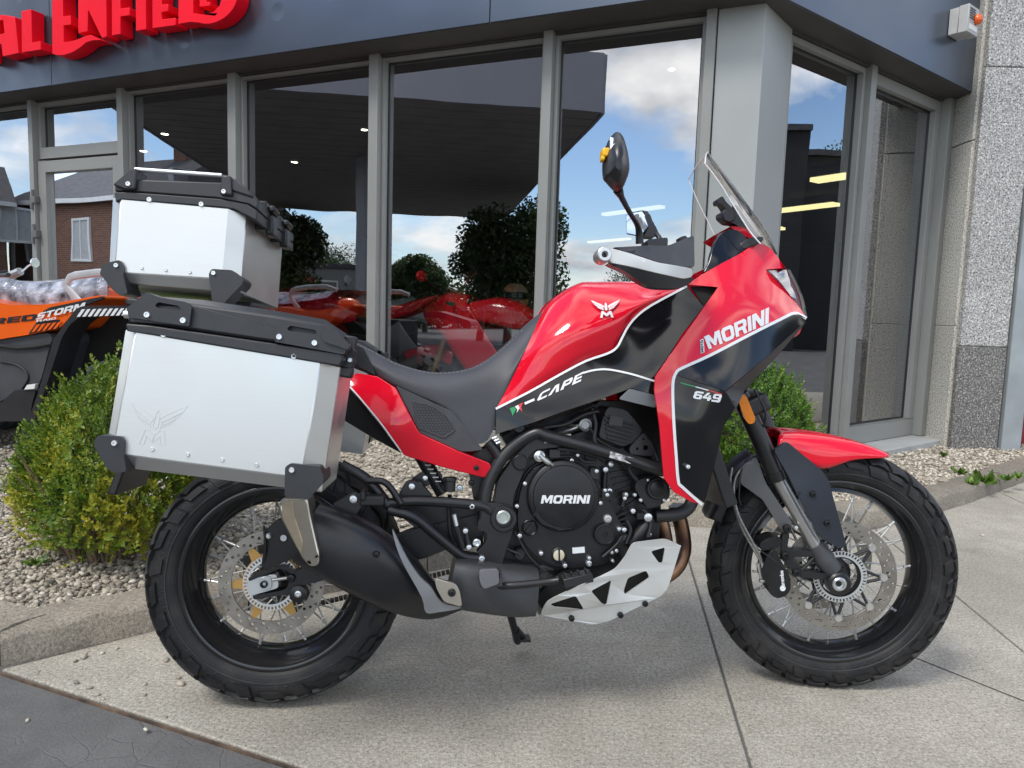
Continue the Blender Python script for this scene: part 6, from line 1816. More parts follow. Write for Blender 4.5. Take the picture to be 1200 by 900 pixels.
tubef([(893, 660, -.115), (897, 676, -.105)], .0045, 'hose_end', M_alum); tubef([(888, 660, -.115), (892, 677, -.105)], .0045, 'hose_end', M_alum)
tubef([(884, 456, -.12), (896, 480, -.125), (896, 496, -.115), (886, 520, -.09)], .003, 'cable', M_rubd)
# lower triple clamp and steering head
MB().box(FRS @ (FRS.inverted() @ fh(872, 470, 0)), (.07, .25, .05), FRS.to_3x3() @ Matrix.Rotation(-R(25), 3, 'Y')).build('triple_clamp', M_sblk, bike, .01)

# ------------------------------------------------------------------ handlebar, guards, mirrors, screen
hy = -.425
def panelh(o, d, th, m, nm, bev=.003, step=6, parent=None): return panel(o, d, th, step).build(nm, m, parent or bike, bev, sharp=45)
hd1 = TPS([(716, 298, -.435), (750, 305, -.43), (775, 310, -.41), (812, 318, -.345), (710, 308, -.435), (780, 325, -.40), (740, 322, -.425), (811, 325, -.34)])
hg = panelh(cr(cH((140, 722), (220, 760), (300, 815), (360, 842), (430, 848), (500, 846), (540, 828), (562, 792), (400, 770), (240, 740)), 3, True), hd1, .03, M_sblk, 'handguard')
panelh(rnd(cH((150, 645), (250, 672), (390, 718), (562, 748), (566, 790), (520, 800), (390, 772), (250, 738), (148, 718)), 4), lambda a, b: hd1(a, b) - .006, .022, M_skid, 'handguard_spine', .005, 5, hg)
panelh(rnd(cH((160, 642), (300, 635), (438, 634), (500, 610), (572, 580), (575, 742), (470, 735), (392, 714), (250, 668)), 4), TPS([(716, 292, -.415), (780, 290, -.37), (812, 278, -.31), (812, 312, -.335), (770, 306, -.40)]), .05, M_tex, 'handguard_shell', .006, 6, hg)
disc(*cH((118, 681))[0], hy - .03, 9.0, [(1, -.03), (1, .004), (.93, .010), (.80, .0115), (.42, .0115), (.38, .006), (0, .006)], mat('bar_end', (.62, .62, .60), .35, .8), 'bar_end', hg, n=32)
bolt(*cH((118, 681))[0], hy - .037, 3.6, M_eng, hg)
tubeb([(718, 300, -.42), (770, 297, -.36), (798, 302, -.30), (800, 322, -.14), (800, 326, .0)], .0125, 'handlebar', M_sblk)
tubeb([(722, 300, -.41), (765, 296, -.34)], .017, 'throttle_grip', M_rubd)
plate(rnd(cH((335, 602), (440, 592), (440, 640), (340, 640)), 3), -.33, -.28).build('master_cylinder', M_sblk, bike, .004)
plate(rnd(cH((300, 640), (430, 640), (430, 690), (300, 680)), 3), -.34, -.29).build('switch_housing', M_sblk, bike, .006)
# right mirror
mo = cH((185, 62), (215, 85), (238, 160), (247, 250), (226, 318), (205, 356), (172, 362), (132, 322), (112, 290), (112, 205), (130, 130), (158, 82))
cxm = sum((Vector(p) for p in mo), Vector((0, 0))) / len(mo)
rows = []
for y, s_, sh in ((-.50, .25, 4), (-.485, .68, 2.5), (-.455, .93, 1), (-.42, 1.0, 0), (-.385, .95, 0), (-.35, .7, 1), (-.335, .3, 2)):
    rows.append([bh(*(cxm + (Vector(p) - cxm) * s_ + Vector((sh, 0))), y) for p in cr(mo, 3, True)])
def capped(rows):
    mb = MB().grid(rows, close=True); n = len(rows[0])
    mb.f += [tuple(range(n)), tuple(len(mb.v) - n + j for j in reversed(range(n)))]
    return mb
mr = capped(rows).build('mirror', M_sblk, bike, sharp=40)
q = [bh(717, 183 + a, -.42 + b_) for a, b_ in ((-22, -.055), (-22, .055), (22, .06), (22, -.06))]
MB().hexa([p + Vector((-.004, 0, 0)) for p in q], [p + Vector((.004, 0, 0)) for p in q]).build('mirror_glass', M_mir, mr, .002)
mb = MB(); pt = bh(*cH((128, 190))[0], -.435); mb.box(pt + Vector((-.006, -.02, 0)), (.016, .03, .018)); mb.box(pt + Vector((-.012, -.024, -.012)), (.008, .02, .010)); mb.build('tape_tag', M_yel, mr, .003)
tubeb([(*cH((190, 355))[0], -.415), (*cH((212, 400))[0], -.40), (*cH((250, 470))[0], -.375), (*cH((284, 525))[0], -.345), (*cH((296, 570))[0], -.33), (*cH((298, 625))[0], -.325)], [.011, .0065, .0055, .0055, .0065, .0085, .009], 'mirror_stem', M_sblk, mr)
# left mirror, its glass facing back
lm = cH((225, 480), (250, 466), (312, 455), (330, 480), (348, 535), (318, 572), (282, 587), (228, 576))
gl_ = [bh(*p, .385 + (.0 if p[0] < 745 else .0)) for p in lm]
ml = MB().prism(lm, (), lambda p: bh(p[0], p[1], .385) + Vector((.002, 0, 0)), lambda p: bh(p[0] + 6, p[1] + 1, .42)).build('mirror', M_sblk, bike, .003)
cm_ = sum((Vector(p) for p in lm), Vector((0, 0))) / len(lm)
MB().prism([cm_ + (Vector(p) - cm_) * .90 for p in lm], (), lambda p: bh(p[0], p[1], .3848), lambda p: bh(p[0], p[1], .383)).build('mirror_glass', M_mir, ml)
plate(rnd(cH((322, 480), (345, 475), (392, 562), (380, 590), (318, 590), (345, 540)), 3), .38, .42).build('mirror_shell', M_sblk, ml, .004)
tubeb([(*cH((372, 560))[0], .40), (*cH((400, 600))[0], .36), (*cH((420, 640))[0], .33)], .008, 'mirror_stem', M_sblk, ml)
tubeb([(782, 298, .30), (798, 318, .14), (800, 326, 0)], .0125, 'handlebar', M_sblk)
panel(rnd(cH((440, 634), (520, 600), (572, 582), (572, 640), (470, 660)), 4), const(.36), .05).build('handguard', M_sblk, bike, .005)
plate(rnd(cH((500, 590), (530, 582), (545, 600), (505, 612)), 2), .30, .34).build('clutch_lever_mount', M_sblk, bike, .003)
# dash and inner cowl
panelh(cr(cH((620, 772), (645, 715), (665, 640), (690, 592), (725, 562), (770, 550), (815, 570), (850, 610), (880, 655), (800, 685), (700, 735)), 3, True), TPS([(825, 320, -.155), (840, 280, -.125), (860, 268, -.10), (885, 292, -.10), (850, 305, -.145)]), .015, M_gblk, 'inner_cowl', .003)
MB().box(bh(868, 300, 0), (.03, .16, .08), Matrix.Rotation(-.5, 3, 'Y')).build('dashboard', M_sblk, bike, .008)
body([[(857, 265, 0), (873, 267, 0), (890, 281, 0)], [(857, 265, -.06), (873, 267, -.06), (890, 281, -.06)], [(857, 267, -.10), (870, 275, -.098), (888, 284, -.09)]], 'screen_base', M_red, 10, 3)
for sgn in (-1, 1):
    pass
wsN = [(*p, -.135) for p in cH((626, 222), (690, 305), (765, 425), (850, 560), (905, 625))]
wsM = [(*p, -.075) for p in cH((632, 178), (718, 288), (820, 430), (905, 560), (955, 640))]
wsC = [(*p, .0) for p in cH((640, 166), (742, 298), (850, 445), (935, 570), (990, 680))]
wsF = [(*p, .135) for p in cH((541, 298), (590, 410), (640, 510), (682, 592), (740, 650))]
wsG = [(*p, .075) for p in cH((596, 218), (680, 330), (770, 460), (850, 570), (905, 650))]
RW = [resample(cr([bh(*p) for p in r_], 8), 26) for r_ in (wsN, wsM, wsC, wsG, wsF)]
cols = [cr([RW[j][i] for j in range(5)], 6) for i in range(26)]
gw = MB().grid([[cols[i][j] for i in range(26)] for j in range(len(cols[0]))])
wsc = gw.build('windscreen', M_ws, bike, sharp=80)
M_edge = mat('acrylic_edge', (.75, .78, .80), .2)
ring = [cols[i][0] for i in range(26)][::-1] + [cols[0][j] for j in range(1, len(cols[0]))] + [cols[i][-1] for i in range(1, 26)]
MB().tube(ring, .0017, 6).build('windscreen_edge', M_edge, wsc)
# screen adjuster
ad_ = plate(rnd(cH((688, 400), (715, 382), (730, 410), (780, 460), (850, 540), (830, 560), (770, 520), (740, 520), (705, 490), (705, 465), (735, 455), (712, 420), (694, 422)), 3), -.035, .0).build('screen_adjuster', M_sblk, bike, .004)
disc(*cH((738, 488))[0], -.045, 8, [(1, -.01), (1, .01), (.8, .014), (0, .014)], M_sblk, 'adjuster_knob', ad_)
plate(rnd(cH((765, 430), (785, 428), (850, 520), (900, 590), (880, 590)), 3), -.02, -.01).build('screen_bracket', M_sblk, ad_, .002)
panelh(cr(cH((800, 628), (840, 600), (890, 586), (922, 592), (912, 615), (860, 640), (820, 652)), 3, True), const(-.115), .03, M_sblk, 'screen_mount', .006, 5)

# ------------------------------------------------------------------ luggage
M_lid = mat('case_lid', (.024, .025, .028), .42, 0, 0, .15, 14, bump=.12, bscale=500, dist=.001)
def case_box(name, face, ring, yf, yr, yb, lidtop, lidring, corners, rivets, topriv, emblem=None, parent=bike, latch_px=None, handles=()):
    """metal case: face = 4 px corners of the flat outer panel (tl, tr, br, bl) at yf; ring = 4 px corners of the full outline at yr; back at yb"""
    F = [bh(*p, yf) for p in face]; G_ = [bh(*p, yr) for p in ring]
    Bk = [Vector((g_.x, yb, g_.z)) for g_ in G_]
    Fi = [Vector((f_.x, yb, f_.z)) for f_ in F]
    o = MB().add(F, [(3, 2, 1, 0)]).add([F[0], F[3], G_[3], G_[0]], [(0, 1, 2, 3)]).add([F[1], G_[1], G_[2], F[2]], [(0, 1, 2, 3)]).add([F[3], F[2], G_[2], G_[3]], [(0, 1, 2, 3)]).add([F[0], G_[0], G_[1], F[1]], [(0, 1, 2, 3)])
    o.add(G_ + Bk, [(0, 1, 5, 4), (1, 2, 6, 5), (2, 3, 7, 6), (3, 0, 4, 7)]).add(Bk, [(0, 1, 2, 3)])
    box = o.build(name, M_aluf, parent, .0018, 1, sharp=8)
    return box, F, G_, Bk
def plane_pt(F, u, v):
    return F[0].lerp(F[1], u).lerp(F[3].lerp(F[2], u), v)
def stud(p, nrm, r, m, name, parent, h=.003):
    ax = nrm.normalized(); t = Vector((1, 0, 0)); t = (t - ax * t.dot(ax)).normalized(); b_ = ax.cross(t)
    rows = [[p + ax * z_ + (t * math.cos(2 * math.pi * i / 14) + b_ * math.sin(2 * math.pi * i / 14)) * (q * r) for i in range(14)] for q, z_ in ((1, -.002), (1, h * .5), (.8, h), (.45, h), (.4, h * .4), (0, h * .4))]
    MB().grid(rows, close=True).build(name, m, parent, sharp=40)

# side case
YP, YP2, YPB = -.485, -.452, -.262
face = [(158.5, 388), (376, 424), (353, 560), (131, 531)]
ring_ = [(147, 386), (399, 430), (377.5, 577), (121.5, 545)]
pan, PF, PG, PB = case_box('side_case', face, ring_, YP, YP2, YPB, None, None, None, None, None)
YN = Vector((0, -1, 0))
for u in (.21, .40, .585, .77): stud(bh(*(Vector((178.5, 526.5)).lerp(Vector((301, 545)), (u - .21) / .56)), YP), YN, .0042, M_bolt, 'rivet', pan)
for q in (((192, 392)), ((344.5, 417.5))): stud(bh(*q, YP), YN, .006, M_bolt, 'rivet', pan)
# engraved wings
E_ = MB()
for l in wings(184.5, 489, 66, 34, .10):
    E_.tube([bh(p.x, p.y, YP + .0001) for p in l + [l[0]]], .0009, 5)
E_.build('engraved_emblem', M_aluf, pan)
# lid: two stacked mouldings with raised ends
def lid_band(pts, y0, y1, nm, m, parent, bev=.004):
    return plate(pts, y0, y1).build(nm, m, parent, bev)
lid = lid_band([Vector(p) for p in ((147, 379), (148, 388), (176, 392.5), (398, 429.5), (402, 421), (400, 414), (176, 381)  )], YP2 - .036, YPB - .004, 'case_rim', M_lid, pan, .003)
lid2 = lid_band([Vector(p) for p in ((149, 369), (149, 378), (176, 380), (401, 413), (403, 404), (375, 398), (224, 357), (190, 356), (172, 352))], YP2 - .030, YPB - .006, 'case_lid', M_lid, pan, .006)
tp0 = [bh(*p, YP2 - .025) for p in ((172, 352), (225, 356), (320, 370), (375, 380), (402, 398))]
tpm = [p + Vector((0, .06, .014)) for p in tp0]; tpb = [Vector((p.x, YPB, p.z + .010)) for p in tp0]
lidt = MB().grid([tp0, tpm, tpb]); lidt.grid([[p + Vector((0, 0, -.03)) for p in tp0], tp0]); lidt.grid([tpb, [p + Vector((0, 0, -.03)) for p in tpb]])
lidt.build('lid_top', M_lid, pan, .004)
# grab handles moulded into the lid
def handle_mold(loop, hole, y, dpt, parent):
    return MB().prism(rnd([Vector(p) for p in loop], 2), [rnd([Vector(p) for p in hole], 2)], lambda p: bh(p[0], p[1], y), lambda p: bh(p[0], p[1], y) + YB * dpt).build('lid_handle', M_lid, parent, .0025)
handle_mold(cB((160, 105), (240, 40), (285, 60), (395, 80), (415, 100), (405, 175), (170, 140)), cB((272, 92), (285, 80), (365, 95), (375, 112), (280, 102)), YP2 - .040, .05, pan)
handle_mold(cB((742, 195), (790, 152), (915, 172), (945, 165), (1030, 245), (1010, 285), (740, 235)), cB((788, 185), (800, 172), (900, 190), (905, 206), (795, 192)), YP2 - .040, .05, pan)
for q in ((242, 130), (383, 152), (758, 216), (896, 240)): stud(bh(*cB(q)[0], YP2 - .040), YN, .0062, M_bolt, 'screw', pan, .004)
panel(rnd(cB((920, 215), (948, 163), (1030, 248), (1030, 268), (930, 235)), 3), const(YP2 - .046), .03).build('lid_corner', M_lid, pan, .005)
# latch at the front end
lt = MB()
for q, dxy in (((408, 408), (.03, .03, .05)), ((409, 424), (.022, .026, .055)), ((405, 436), (.03, .03, .022))):
    lt.box(bh(*q, YP2 + .03), dxy, Matrix.Rotation(.15, 3, 'Y'))
lt.build('latch', M_sblk, pan, .004)
stud(bh(410, 422, YP2 + .014), YN, .005, M_bolt, 'screw', pan)
tubeb([(406, 398, YP2 + .02), (414, 412, YP2 + .02), (410, 432, YP2 + .03)], .005, 'latch_wire', M_sblk, pan)
# corner guards
def guard(loop, y, dpt, parent, wrap=True):
    o = plate(rnd([Vector(p) for p in loop], 2.5), y, y + dpt).build('corner_guard', M_lid, parent, .006)
    return o
guard(cB((50, 600), (140, 605), (150, 625), (148, 670), (160, 742), (120, 748), (88, 735), (35, 645), (35, 620)), YP - .010, .08, pan)
guard(cB((780, 725), (800, 710), (915, 722), (930, 760), (930, 785), (870, 850), (778, 838)), YP - .010, .09, pan)
for q in ((115, 631), (807, 736)): stud(bh(*cB(q)[0], YP - .010), YN, .0058, M_bolt, 'screw', pan, .004)
for q in ((930, 748), (952, 748), (972, 745)):
    p = bh(*cB(q)[0], YP2 + .05); stud(p + Vector((.004, 0, 0)), Vector((1, 0, 0)), .0042, M_bolt, 'rivet', pan)
# the case on the far side
far = copy_tree(pan, bike)
def mirror_meshes(o):
    me = o.data.copy()
    for v in me.vertices: v.co.y = -v.co.y
    me.flip_normals(); o.data = me
    for c in o.children: mirror_meshes(c)
mirror_meshes(far)
# racks
for s_ in (-1, 1):
    MB().tube([Vector((p.x, -p.y * s_ * -1 if s_ > 0 else p.y, p.z)) for p in [bh(300, 430, -.25), bh(340, 440, -.24), bh(380, 455, -.2)]], .008).build('case_rack', M_sblk, bike)

# top case: its right flank faces the camera, the front end turns away
YT, YT2, YTB = -.205, -.185, .185
tf = [(141.5, 233), (267.5, 244), (260, 327), (134, 319)]
tr_ = [(132, 232), (289, 252), (284, 350), (125, 322)]
tr_ = [(132, 232), (289, 252), (282.5, 343), (127, 330)]
top, TF, TG, TB = case_box('top_case', tf, tr_, YT, YT2, YTB, None, None, None, None, None)
for q in ((287, 447), (381, 455), (475, 463)): stud(bh(*cA(q)[0], YT), YN, .0042, M_bolt, 'rivet', top)
for q in ((317, 180), (520, 198)): stud(bh(*cA(q)[0], YT - .001), YN, .0062, M_bolt, 'rivet', top)
def ext(pts, y0, y1, nm, m=M_lid, bev=.004):
    return plate([Vector(p) for p in pts], y0, y1).build(nm, m, top, bev)
ext(cA((178, 150), (185, 190), (210, 178), (590, 208), (650, 218), (735, 262), (738, 222), (700, 198), (590, 176), (240, 150)), YT2 - .022, YTB + .006, 'case_rim', M_lid, .003)
ext(cA((182, 120), (180, 148), (240, 148), (590, 174), (700, 196), (740, 220), (742, 180), (690, 135), (640, 120), (595, 112), (262, 100)), YT2 - .018, YTB + .004, 'case_lid', M_lid, .006)
ext(cA((172, 122), (250, 55), (268, 58), (262, 140), (215, 140)), YT2 - .028, YT2 + .03, 'lid_post', M_lid, .004)
ext(cA((592, 160), (598, 80), (635, 86), (640, 165)), YT2 - .028, YT2 + .03, 'lid_post', M_lid, .004)
ext(cA((622, 125), (652, 92), (722, 160), (725, 175), (640, 148)), YT2 - .022, YT2 + .04, 'lid_corner', M_lid, .005)
tubeb([(*cA((262, 62))[0], YT2 - .012), (*cA((600, 86))[0], YT2 - .012)], .0052, 'lid_rail', M_alum, top)
tubeb([(*cA((262, 62))[0], YTB + .1), (*cA((600, 86))[0], YTB + .1)], .0052, 'lid_rail', M_alum, top) if False else None
for q in ((235, 119), (608, 149)): stud(bh(*cA(q)[0], YT2 - .028), YN, .0060, M_bolt, 'screw', top, .004)
plate(rnd(cA((135, 430), (200, 415), (215, 440), (215, 480), (232, 545), (200, 555), (172, 530), (122, 470)), 2.5), YT - .010, YT + .06).build('corner_guard', M_lid, top, .006)
plate(rnd(cA((548, 470), (560, 450), (640, 455), (685, 490), (680, 510), (602, 590), (562, 580)), 2.5), YT - .010, YT + .06).build('corner_guard', M_lid, top, .006)
for q in ((188, 437), (568, 467)): stud(bh(*cA(q)[0], YT - .010), YN, .0056, M_bolt, 'screw', top, .004)
# front end rivets and latches running across the lid
fe0, fe1 = TG[1], TB[1]; fb0, fb1 = TG[2], TB[2]
for v in (.3, .55, .8):
    stud(fe0.lerp(fb0, v) + Vector((.001, .012, 0)), Vector((1, 0, 0)), .004, M_bolt, 'rivet', top); stud(fe1.lerp(fb1, v) + Vector((.001, -.02, 0)), Vector((1, 0, 0)), .004, M_bolt, 'rivet', top)
for f_ in (.3, .72):
    p = fe0.lerp(fe1, f_) + Vector((.012, 0, .018))
    lt = MB().box(p, (.03, .075, .07)); lt.box(p + Vector((.018, 0, -.02)), (.02, .05, .05)); lt.cyl(p + Vector((.024, -.03, .018)), p + Vector((.024, .03, .018)), .009)
    lt.build('latch', M_sblk, top, .005)
    stud(p + Vector((.03, 0, -.02)), Vector((1, 0, 0)), .006, M_bolt, 'lock', top)
# tail rack carrying it
MB().box(bh(235, 360, 0), (.30, .16, .02)).build('tail_rack', M_sblk, bike, .006)
for s_ in (-1, 1):
    a = bh(330, 372, 0); MB().tube([Vector((a.x - .35, .08 * s_, a.z - .01)), Vector((a.x, .09 * s_, a.z)), Vector((a.x + .12, .11 * s_, a.z - .06))], .010).build('grab_rail', M_alum, bike)
mb = MB(); mb.box(bh(150, 470, 0) + Vector((.1, 0, -.1)), (.12, .14, .02)); mb.box(bh(150, 500, 0) + Vector((.02, 0, -.1)), (.02, .18, .12), Matrix.Rotation(.3, 3, 'Y')); mb.build('number_plate_holder', M_sblk, bike, .004)
MB().box(bh(180, 440, 0) + Vector((.0, 0, -.03)), (.03, .16, .05)).build('tail_lamp', M_rdd, bike, .01)
# ------------------------------------------------------------------ box bushes
M_box = mk_leaf('box_leaf', (.035, .075, .010), (.15, .24, .022), (.48, .43, .045))
M_box2 = mk_leaf('box_leaf_fresh', (.032, .085, .012), (.13, .25, .028), (.34, .42, .06))
M_twig = mat('twig', (.16, .115, .07), .85, 0, 0, .3, 30)
LF = np.array([(0, 0, 0), (.35, -.24, .05), (.72, -.20, .04), (1, 0, -.03), (.72, .20, .04), (.35, .24, .05)])
LFF = np.array([[0, 1, 2, 3], [0, 3, 4, 5]])
def bush(lb, base, rx, ry, h_, seed, m, nsp, yellow, lump=.12, lean=0.0):
    g_ = np.random.default_rng(seed)
    root = empty('box_bush', Matrix.Translation(base))
    tag(root, lb, 'bush', 'box bushes in the gravel bed')
    # lumpy shell
    kd = g_.normal(size=(9, 3)); kd /= np.linalg.norm(kd, axis=1)[:, None]; ka = g_.uniform(-1, 1, 9) * lump
    d = g_.normal(size=(nsp, 3)); d[:, 2] = np.abs(d[:, 2]) * 1.25 - .70; d /= np.linalg.norm(d, axis=1)[:, None]
    s_ = 1 + (np.exp(4 * (d @ kd.T - 1)) * ka).sum(1) * 1.6
    depth = 1 - np.abs(g_.normal(0, .15, nsp)); depth[: nsp // 10] *= g_.uniform(1.05, 1.22, nsp // 10)
    c0 = np.array([0, 0, h_ * .46])
    P = c0 + d * np.array([rx, ry, h_ * .54]) * (s_ * depth)[:, None]
    P[:, 0] += lean * (P[:, 2] / h_)
    P[:, 2] = np.where(P[:, 2] < .03, .03 + g_.random(nsp) * .25 * h_, P[:, 2]); keep = P[:, 2] > .03; P, d, depth = P[keep], d[keep], depth[keep]; nsp = len(P)
    ax = d * .75 + np.array([0, 0, .75]) + g_.normal(0, .32, (nsp, 3)); ax /= np.linalg.norm(ax, axis=1)[:, None]
    patch = .5 + .5 * np.sin(P[:, 0] * 13 + seed) * np.cos(P[:, 2] * 11 + P[:, 1] * 7 + 1.3 * seed)
    low = np.clip(1 - P[:, 2] / (h_ * .75), 0, 1)
    st = np.clip(.34 + g_.normal(0, .13, nsp) + yellow * patch * (.35 + .65 * low) + .1 * (depth - .9), 0, 1)
    VL, TT = [], []
    up_ = np.array([0, 0, 1.0])
    e1 = np.cross(ax, up_ + g_.normal(0, .01, (nsp, 3))); e1 /= np.linalg.norm(e1, axis=1)[:, None]; e2 = np.cross(ax, e1)
    K = 13
    ln = g_.uniform(.035, .075, nsp)
    for k in range(K):
        f_ = k / (K - 1); ang = k * 2.4 + g_.uniform(-.4, .4, nsp)
        rad = e1 * np.cos(ang)[:, None] + e2 * np.sin(ang)[:, None]
        o = P + ax * (ln * (f_ - .55))[:, None]
        tdir = rad * (1 - .55 * f_) + ax * (.35 + .8 * f_) + g_.normal(0, .12, (nsp, 3)); tdir /= np.linalg.norm(tdir, axis=1)[:, None]
        sd = np.cross(ax, tdir); sd /= np.linalg.norm(sd, axis=1)[:, None] + 1e-9; nn = np.cross(tdir, sd)
        L_ = (g_.uniform(.013, .022, nsp) * (1 - .25 * f_))[:, None, None]
        VL.append(o[:, None] + L_ * (LF[None, :, 0:1] * tdir[:, None] + LF[None, :, 1:2] * 1.15 * sd[:, None] + LF[None, :, 2:3] * nn[:, None]))
        TT.append(np.clip(st + .16 * (f_ - .5) + g_.normal(0, .05, nsp), 0, 1))
    V = np.concatenate(VL); T_ = np.concatenate(TT)
    link('foliage', mass('foliage', V, LFF, T_, m), root)
    r_ = random.Random(seed)
    tw = MB()
    for k in range(60):
        a = r_.uniform(0, 6.28); q = r_.uniform(.2, .8); z_ = r_.uniform(.15, .6) * h_
        e = Vector((rx * q * math.cos(a), ry * q * math.sin(a), z_)); b0 = Vector((.25 * rx * math.cos(a), .25 * ry * math.sin(a), 0))
        tw.tube(cr([b0, b0.lerp(e, .5) + Vector((r_.uniform(-.03, .03), r_.uniform(-.03, .03), .02)), e], 3), [.006, .0055, .005, .0045, .004, .003, .002], 5)
    tw.build('stems', M_twig, root)
    return root
bb = onz(128, 690, .08)
bush('larger box bush with yellowing leaves behind the rear wheel', (-1.47, 2.50, .075), .425, .33, .72, 21, M_box, 3600, .75, .38, .10)
bush('smaller fresh green box bush behind the front fork', (1.30, 3.78, .075), .32, .28, .67, 22, M_box2, 2700, .3, .24)

# weeds in the gravel by the granite
M_weed = mk_leaf('weed_leaf', (.05, .12, .015), (.12, .22, .03), (.25, .34, .06))
for k, (px, py, s_, lb) in enumerate(((1125, 554, .075, 'small leafy weed in the gravel left of the other kerbside weeds'), (1153, 564, .10, 'largest leafy weed growing at the kerb below the granite pilaster'), (1178, 562, .06, 'small pale weed between the largest weed and the right edge'),
                               (1192, 560, .06, 'small green weed in the gravel nearest the right edge'), (1138, 567, .06, 'low narrow weed sprawling left of the largest weed'), (1105, 533, .04, 'tiny weed in the gravel in front of the pale granite'), (42, 660, .045, 'tiny green weed in the gravel left of the larger bush'))):
    g_ = np.random.default_rng(40 + k); p = onz(px, py, .085)
    n = 16; a = g_.uniform(0, 6.28, n); el = g_.uniform(.2, 1.0, n)
    t_ = np.stack([np.cos(a) * np.cos(el), np.sin(a) * np.cos(el), np.sin(el)], -1)
    sd = np.cross(t_, [0, 0, 1]); sd /= np.linalg.norm(sd, axis=1)[:, None]; nn = np.cross(t_, sd)
    L_ = (s_ * g_.uniform(.5, 1.0, n))[:, None, None]
    V = g_.normal(0, s_ * .12, (n, 1, 3)) * [1, 1, .2] + L_ * (LF[None, :, 0:1] * t_[:, None] + LF[None, :, 1:2] * 1.0 * sd[:, None] + LF[None, :, 2:3] * 3 * nn[:, None])
    root = empty('weed', Matrix.Translation(p))
    link('leaves', mass('leaves', V, LFF, np.clip(g_.normal(.5, .2, n), 0, 1), M_weed), root)
    MB().tube([(0, 0, -.02), (0, 0, s_ * .4)], .002, 5).build('stem', M_weed, root)
    tag(root, lb, 'weed', 'weeds in the gravel')

# ------------------------------------------------------------------ orange quad bike parked behind the bush
AT = frame((-2.9, 4.5, 0), R(-16))
quad = empty('quad_bike', AT)
tag(quad, 'orange and black quad bike with wrapped seat parked left behind the bush', 'quad bike')
cP = cv(0, 300, 4.288)
def ah(px, py, y): return hit(AT, px, py, y)
def aplate(o, y0, y1, nm, m, bev=.006, parent=quad):
    return MB().prism(o, (), lambda p: ah(p[0], p[1], y0), lambda p: ah(p[0], p[1], y0) + YB * (y1 - y0)).build(nm, m, parent, bev)
M_qo = mat('quad_orange', (.80, .115, .006), .3, 0, .4, .06, 3)
M_qb = mat('quad_black', (.016, .016, .018), .5, 0, 0, .2, 12, bump=.1, bscale=300, dist=.001)
M_qg = mat('quad_grey', (.055, .058, .064), .48, 0, 0, .15, 8)
ya = -.34
aplate(rnd(cP((-700, 300), (-500, 200), (-120, 215), (60, 246), (240, 243), (510, 196), (512, 214), (395, 255), (330, 330), (300, 362), (140, 396), (0, 418), (-300, 470), (-650, 520)), 4), ya, .34, 'body_panel', M_qo, .012)
aplate(rnd(cP((215, 278), (250, 258), (515, 202), (520, 212), (390, 262), (210, 292)), 2), ya - .004, ya + .01, 'badge_panel', M_qb, .001)
aplate(cP((142, 392), (185, 330), (300, 318), (295, 362)), ya - .003, ya + .01, 'badge_panel', M_qb, .001)
for k in range(5):
    x = 158 + k * 27
    aplate(cP((x, 384 - k * 4), (x + 26, 345 - k * 3), (x + 44, 342 - k * 3), (x + 14, 381 - k * 4)), ya - .006, ya, 'orange_slash', M_qo, 0)
def qtext(s, quadpx, y, m, nm):
    tot = sum(GL[c][0] for c in s) + .12 * (len(s) - 1); q = [Vector(p) for p in quadpx]; mb = MB(); x = 0
    for c in s:
        wd, shapes = GL[c]
        for loops in shapes:
            L_ = [[q[0].lerp(q[1], (x + p[0]) / tot).lerp(q[3].lerp(q[2], (x + p[0]) / tot), p[1]) for p in l] for l in loops]
            mb.prism(L_[0], L_[1:], lambda p: ah(p[0], p[1], y), lambda p: ah(p[0], p[1], y) + YB * .002)
        x += wd + .12
    return mb.build(nm, m, quad)
qtext('RED', cP((-55, 345), (178, 322), (190, 290), (-45, 318)), ya - .004, M_qb, 'lettering')
qtext('STORM', cP((180, 320), (420, 268), (430, 232), (195, 288)), ya - .010, M_wht, 'lettering')
qtext('RAID', cP((182, 332), (280, 318), (283, 307), (185, 322)), ya - .010, M_wht, 'lettering')
# side cover and floorboard
aplate(rnd(cP((-600, 520), (0, 420), (250, 385), (262, 430), (245, 470), (215, 590), (180, 690), (60, 700), (-50, 760), (-600, 780)), 5), ya + .02, .30, 'side_cover', M_qg, .01)
tb = MB().tube([ah(*p, ya + .012) for p in cP((-200, 470), (0, 450), (90, 462), (180, 455), (262, 440))], .012, 8); tb.build('trim_strip', M_qb, quad)
tb = MB().tube(cr([ah(*p, ya + .014) for p in cP((0, 530), (80, 545), (130, 580), (140, 620), (110, 670))], 5), .006, 6); tb.build('panel_seam', M_qb, quad)
aplate(rnd(cP((-600, 760), (0, 742), (75, 672), (180, 675), (160, 745), (150, 830), (-600, 840)), 4), ya - .06, .0, 'footwell', M_qb, .008)
aplate(cP((120, 672), (135, 648), (178, 642), (172, 668)), ya - .07, ya - .05, 'heel_guard', M_white, .002)
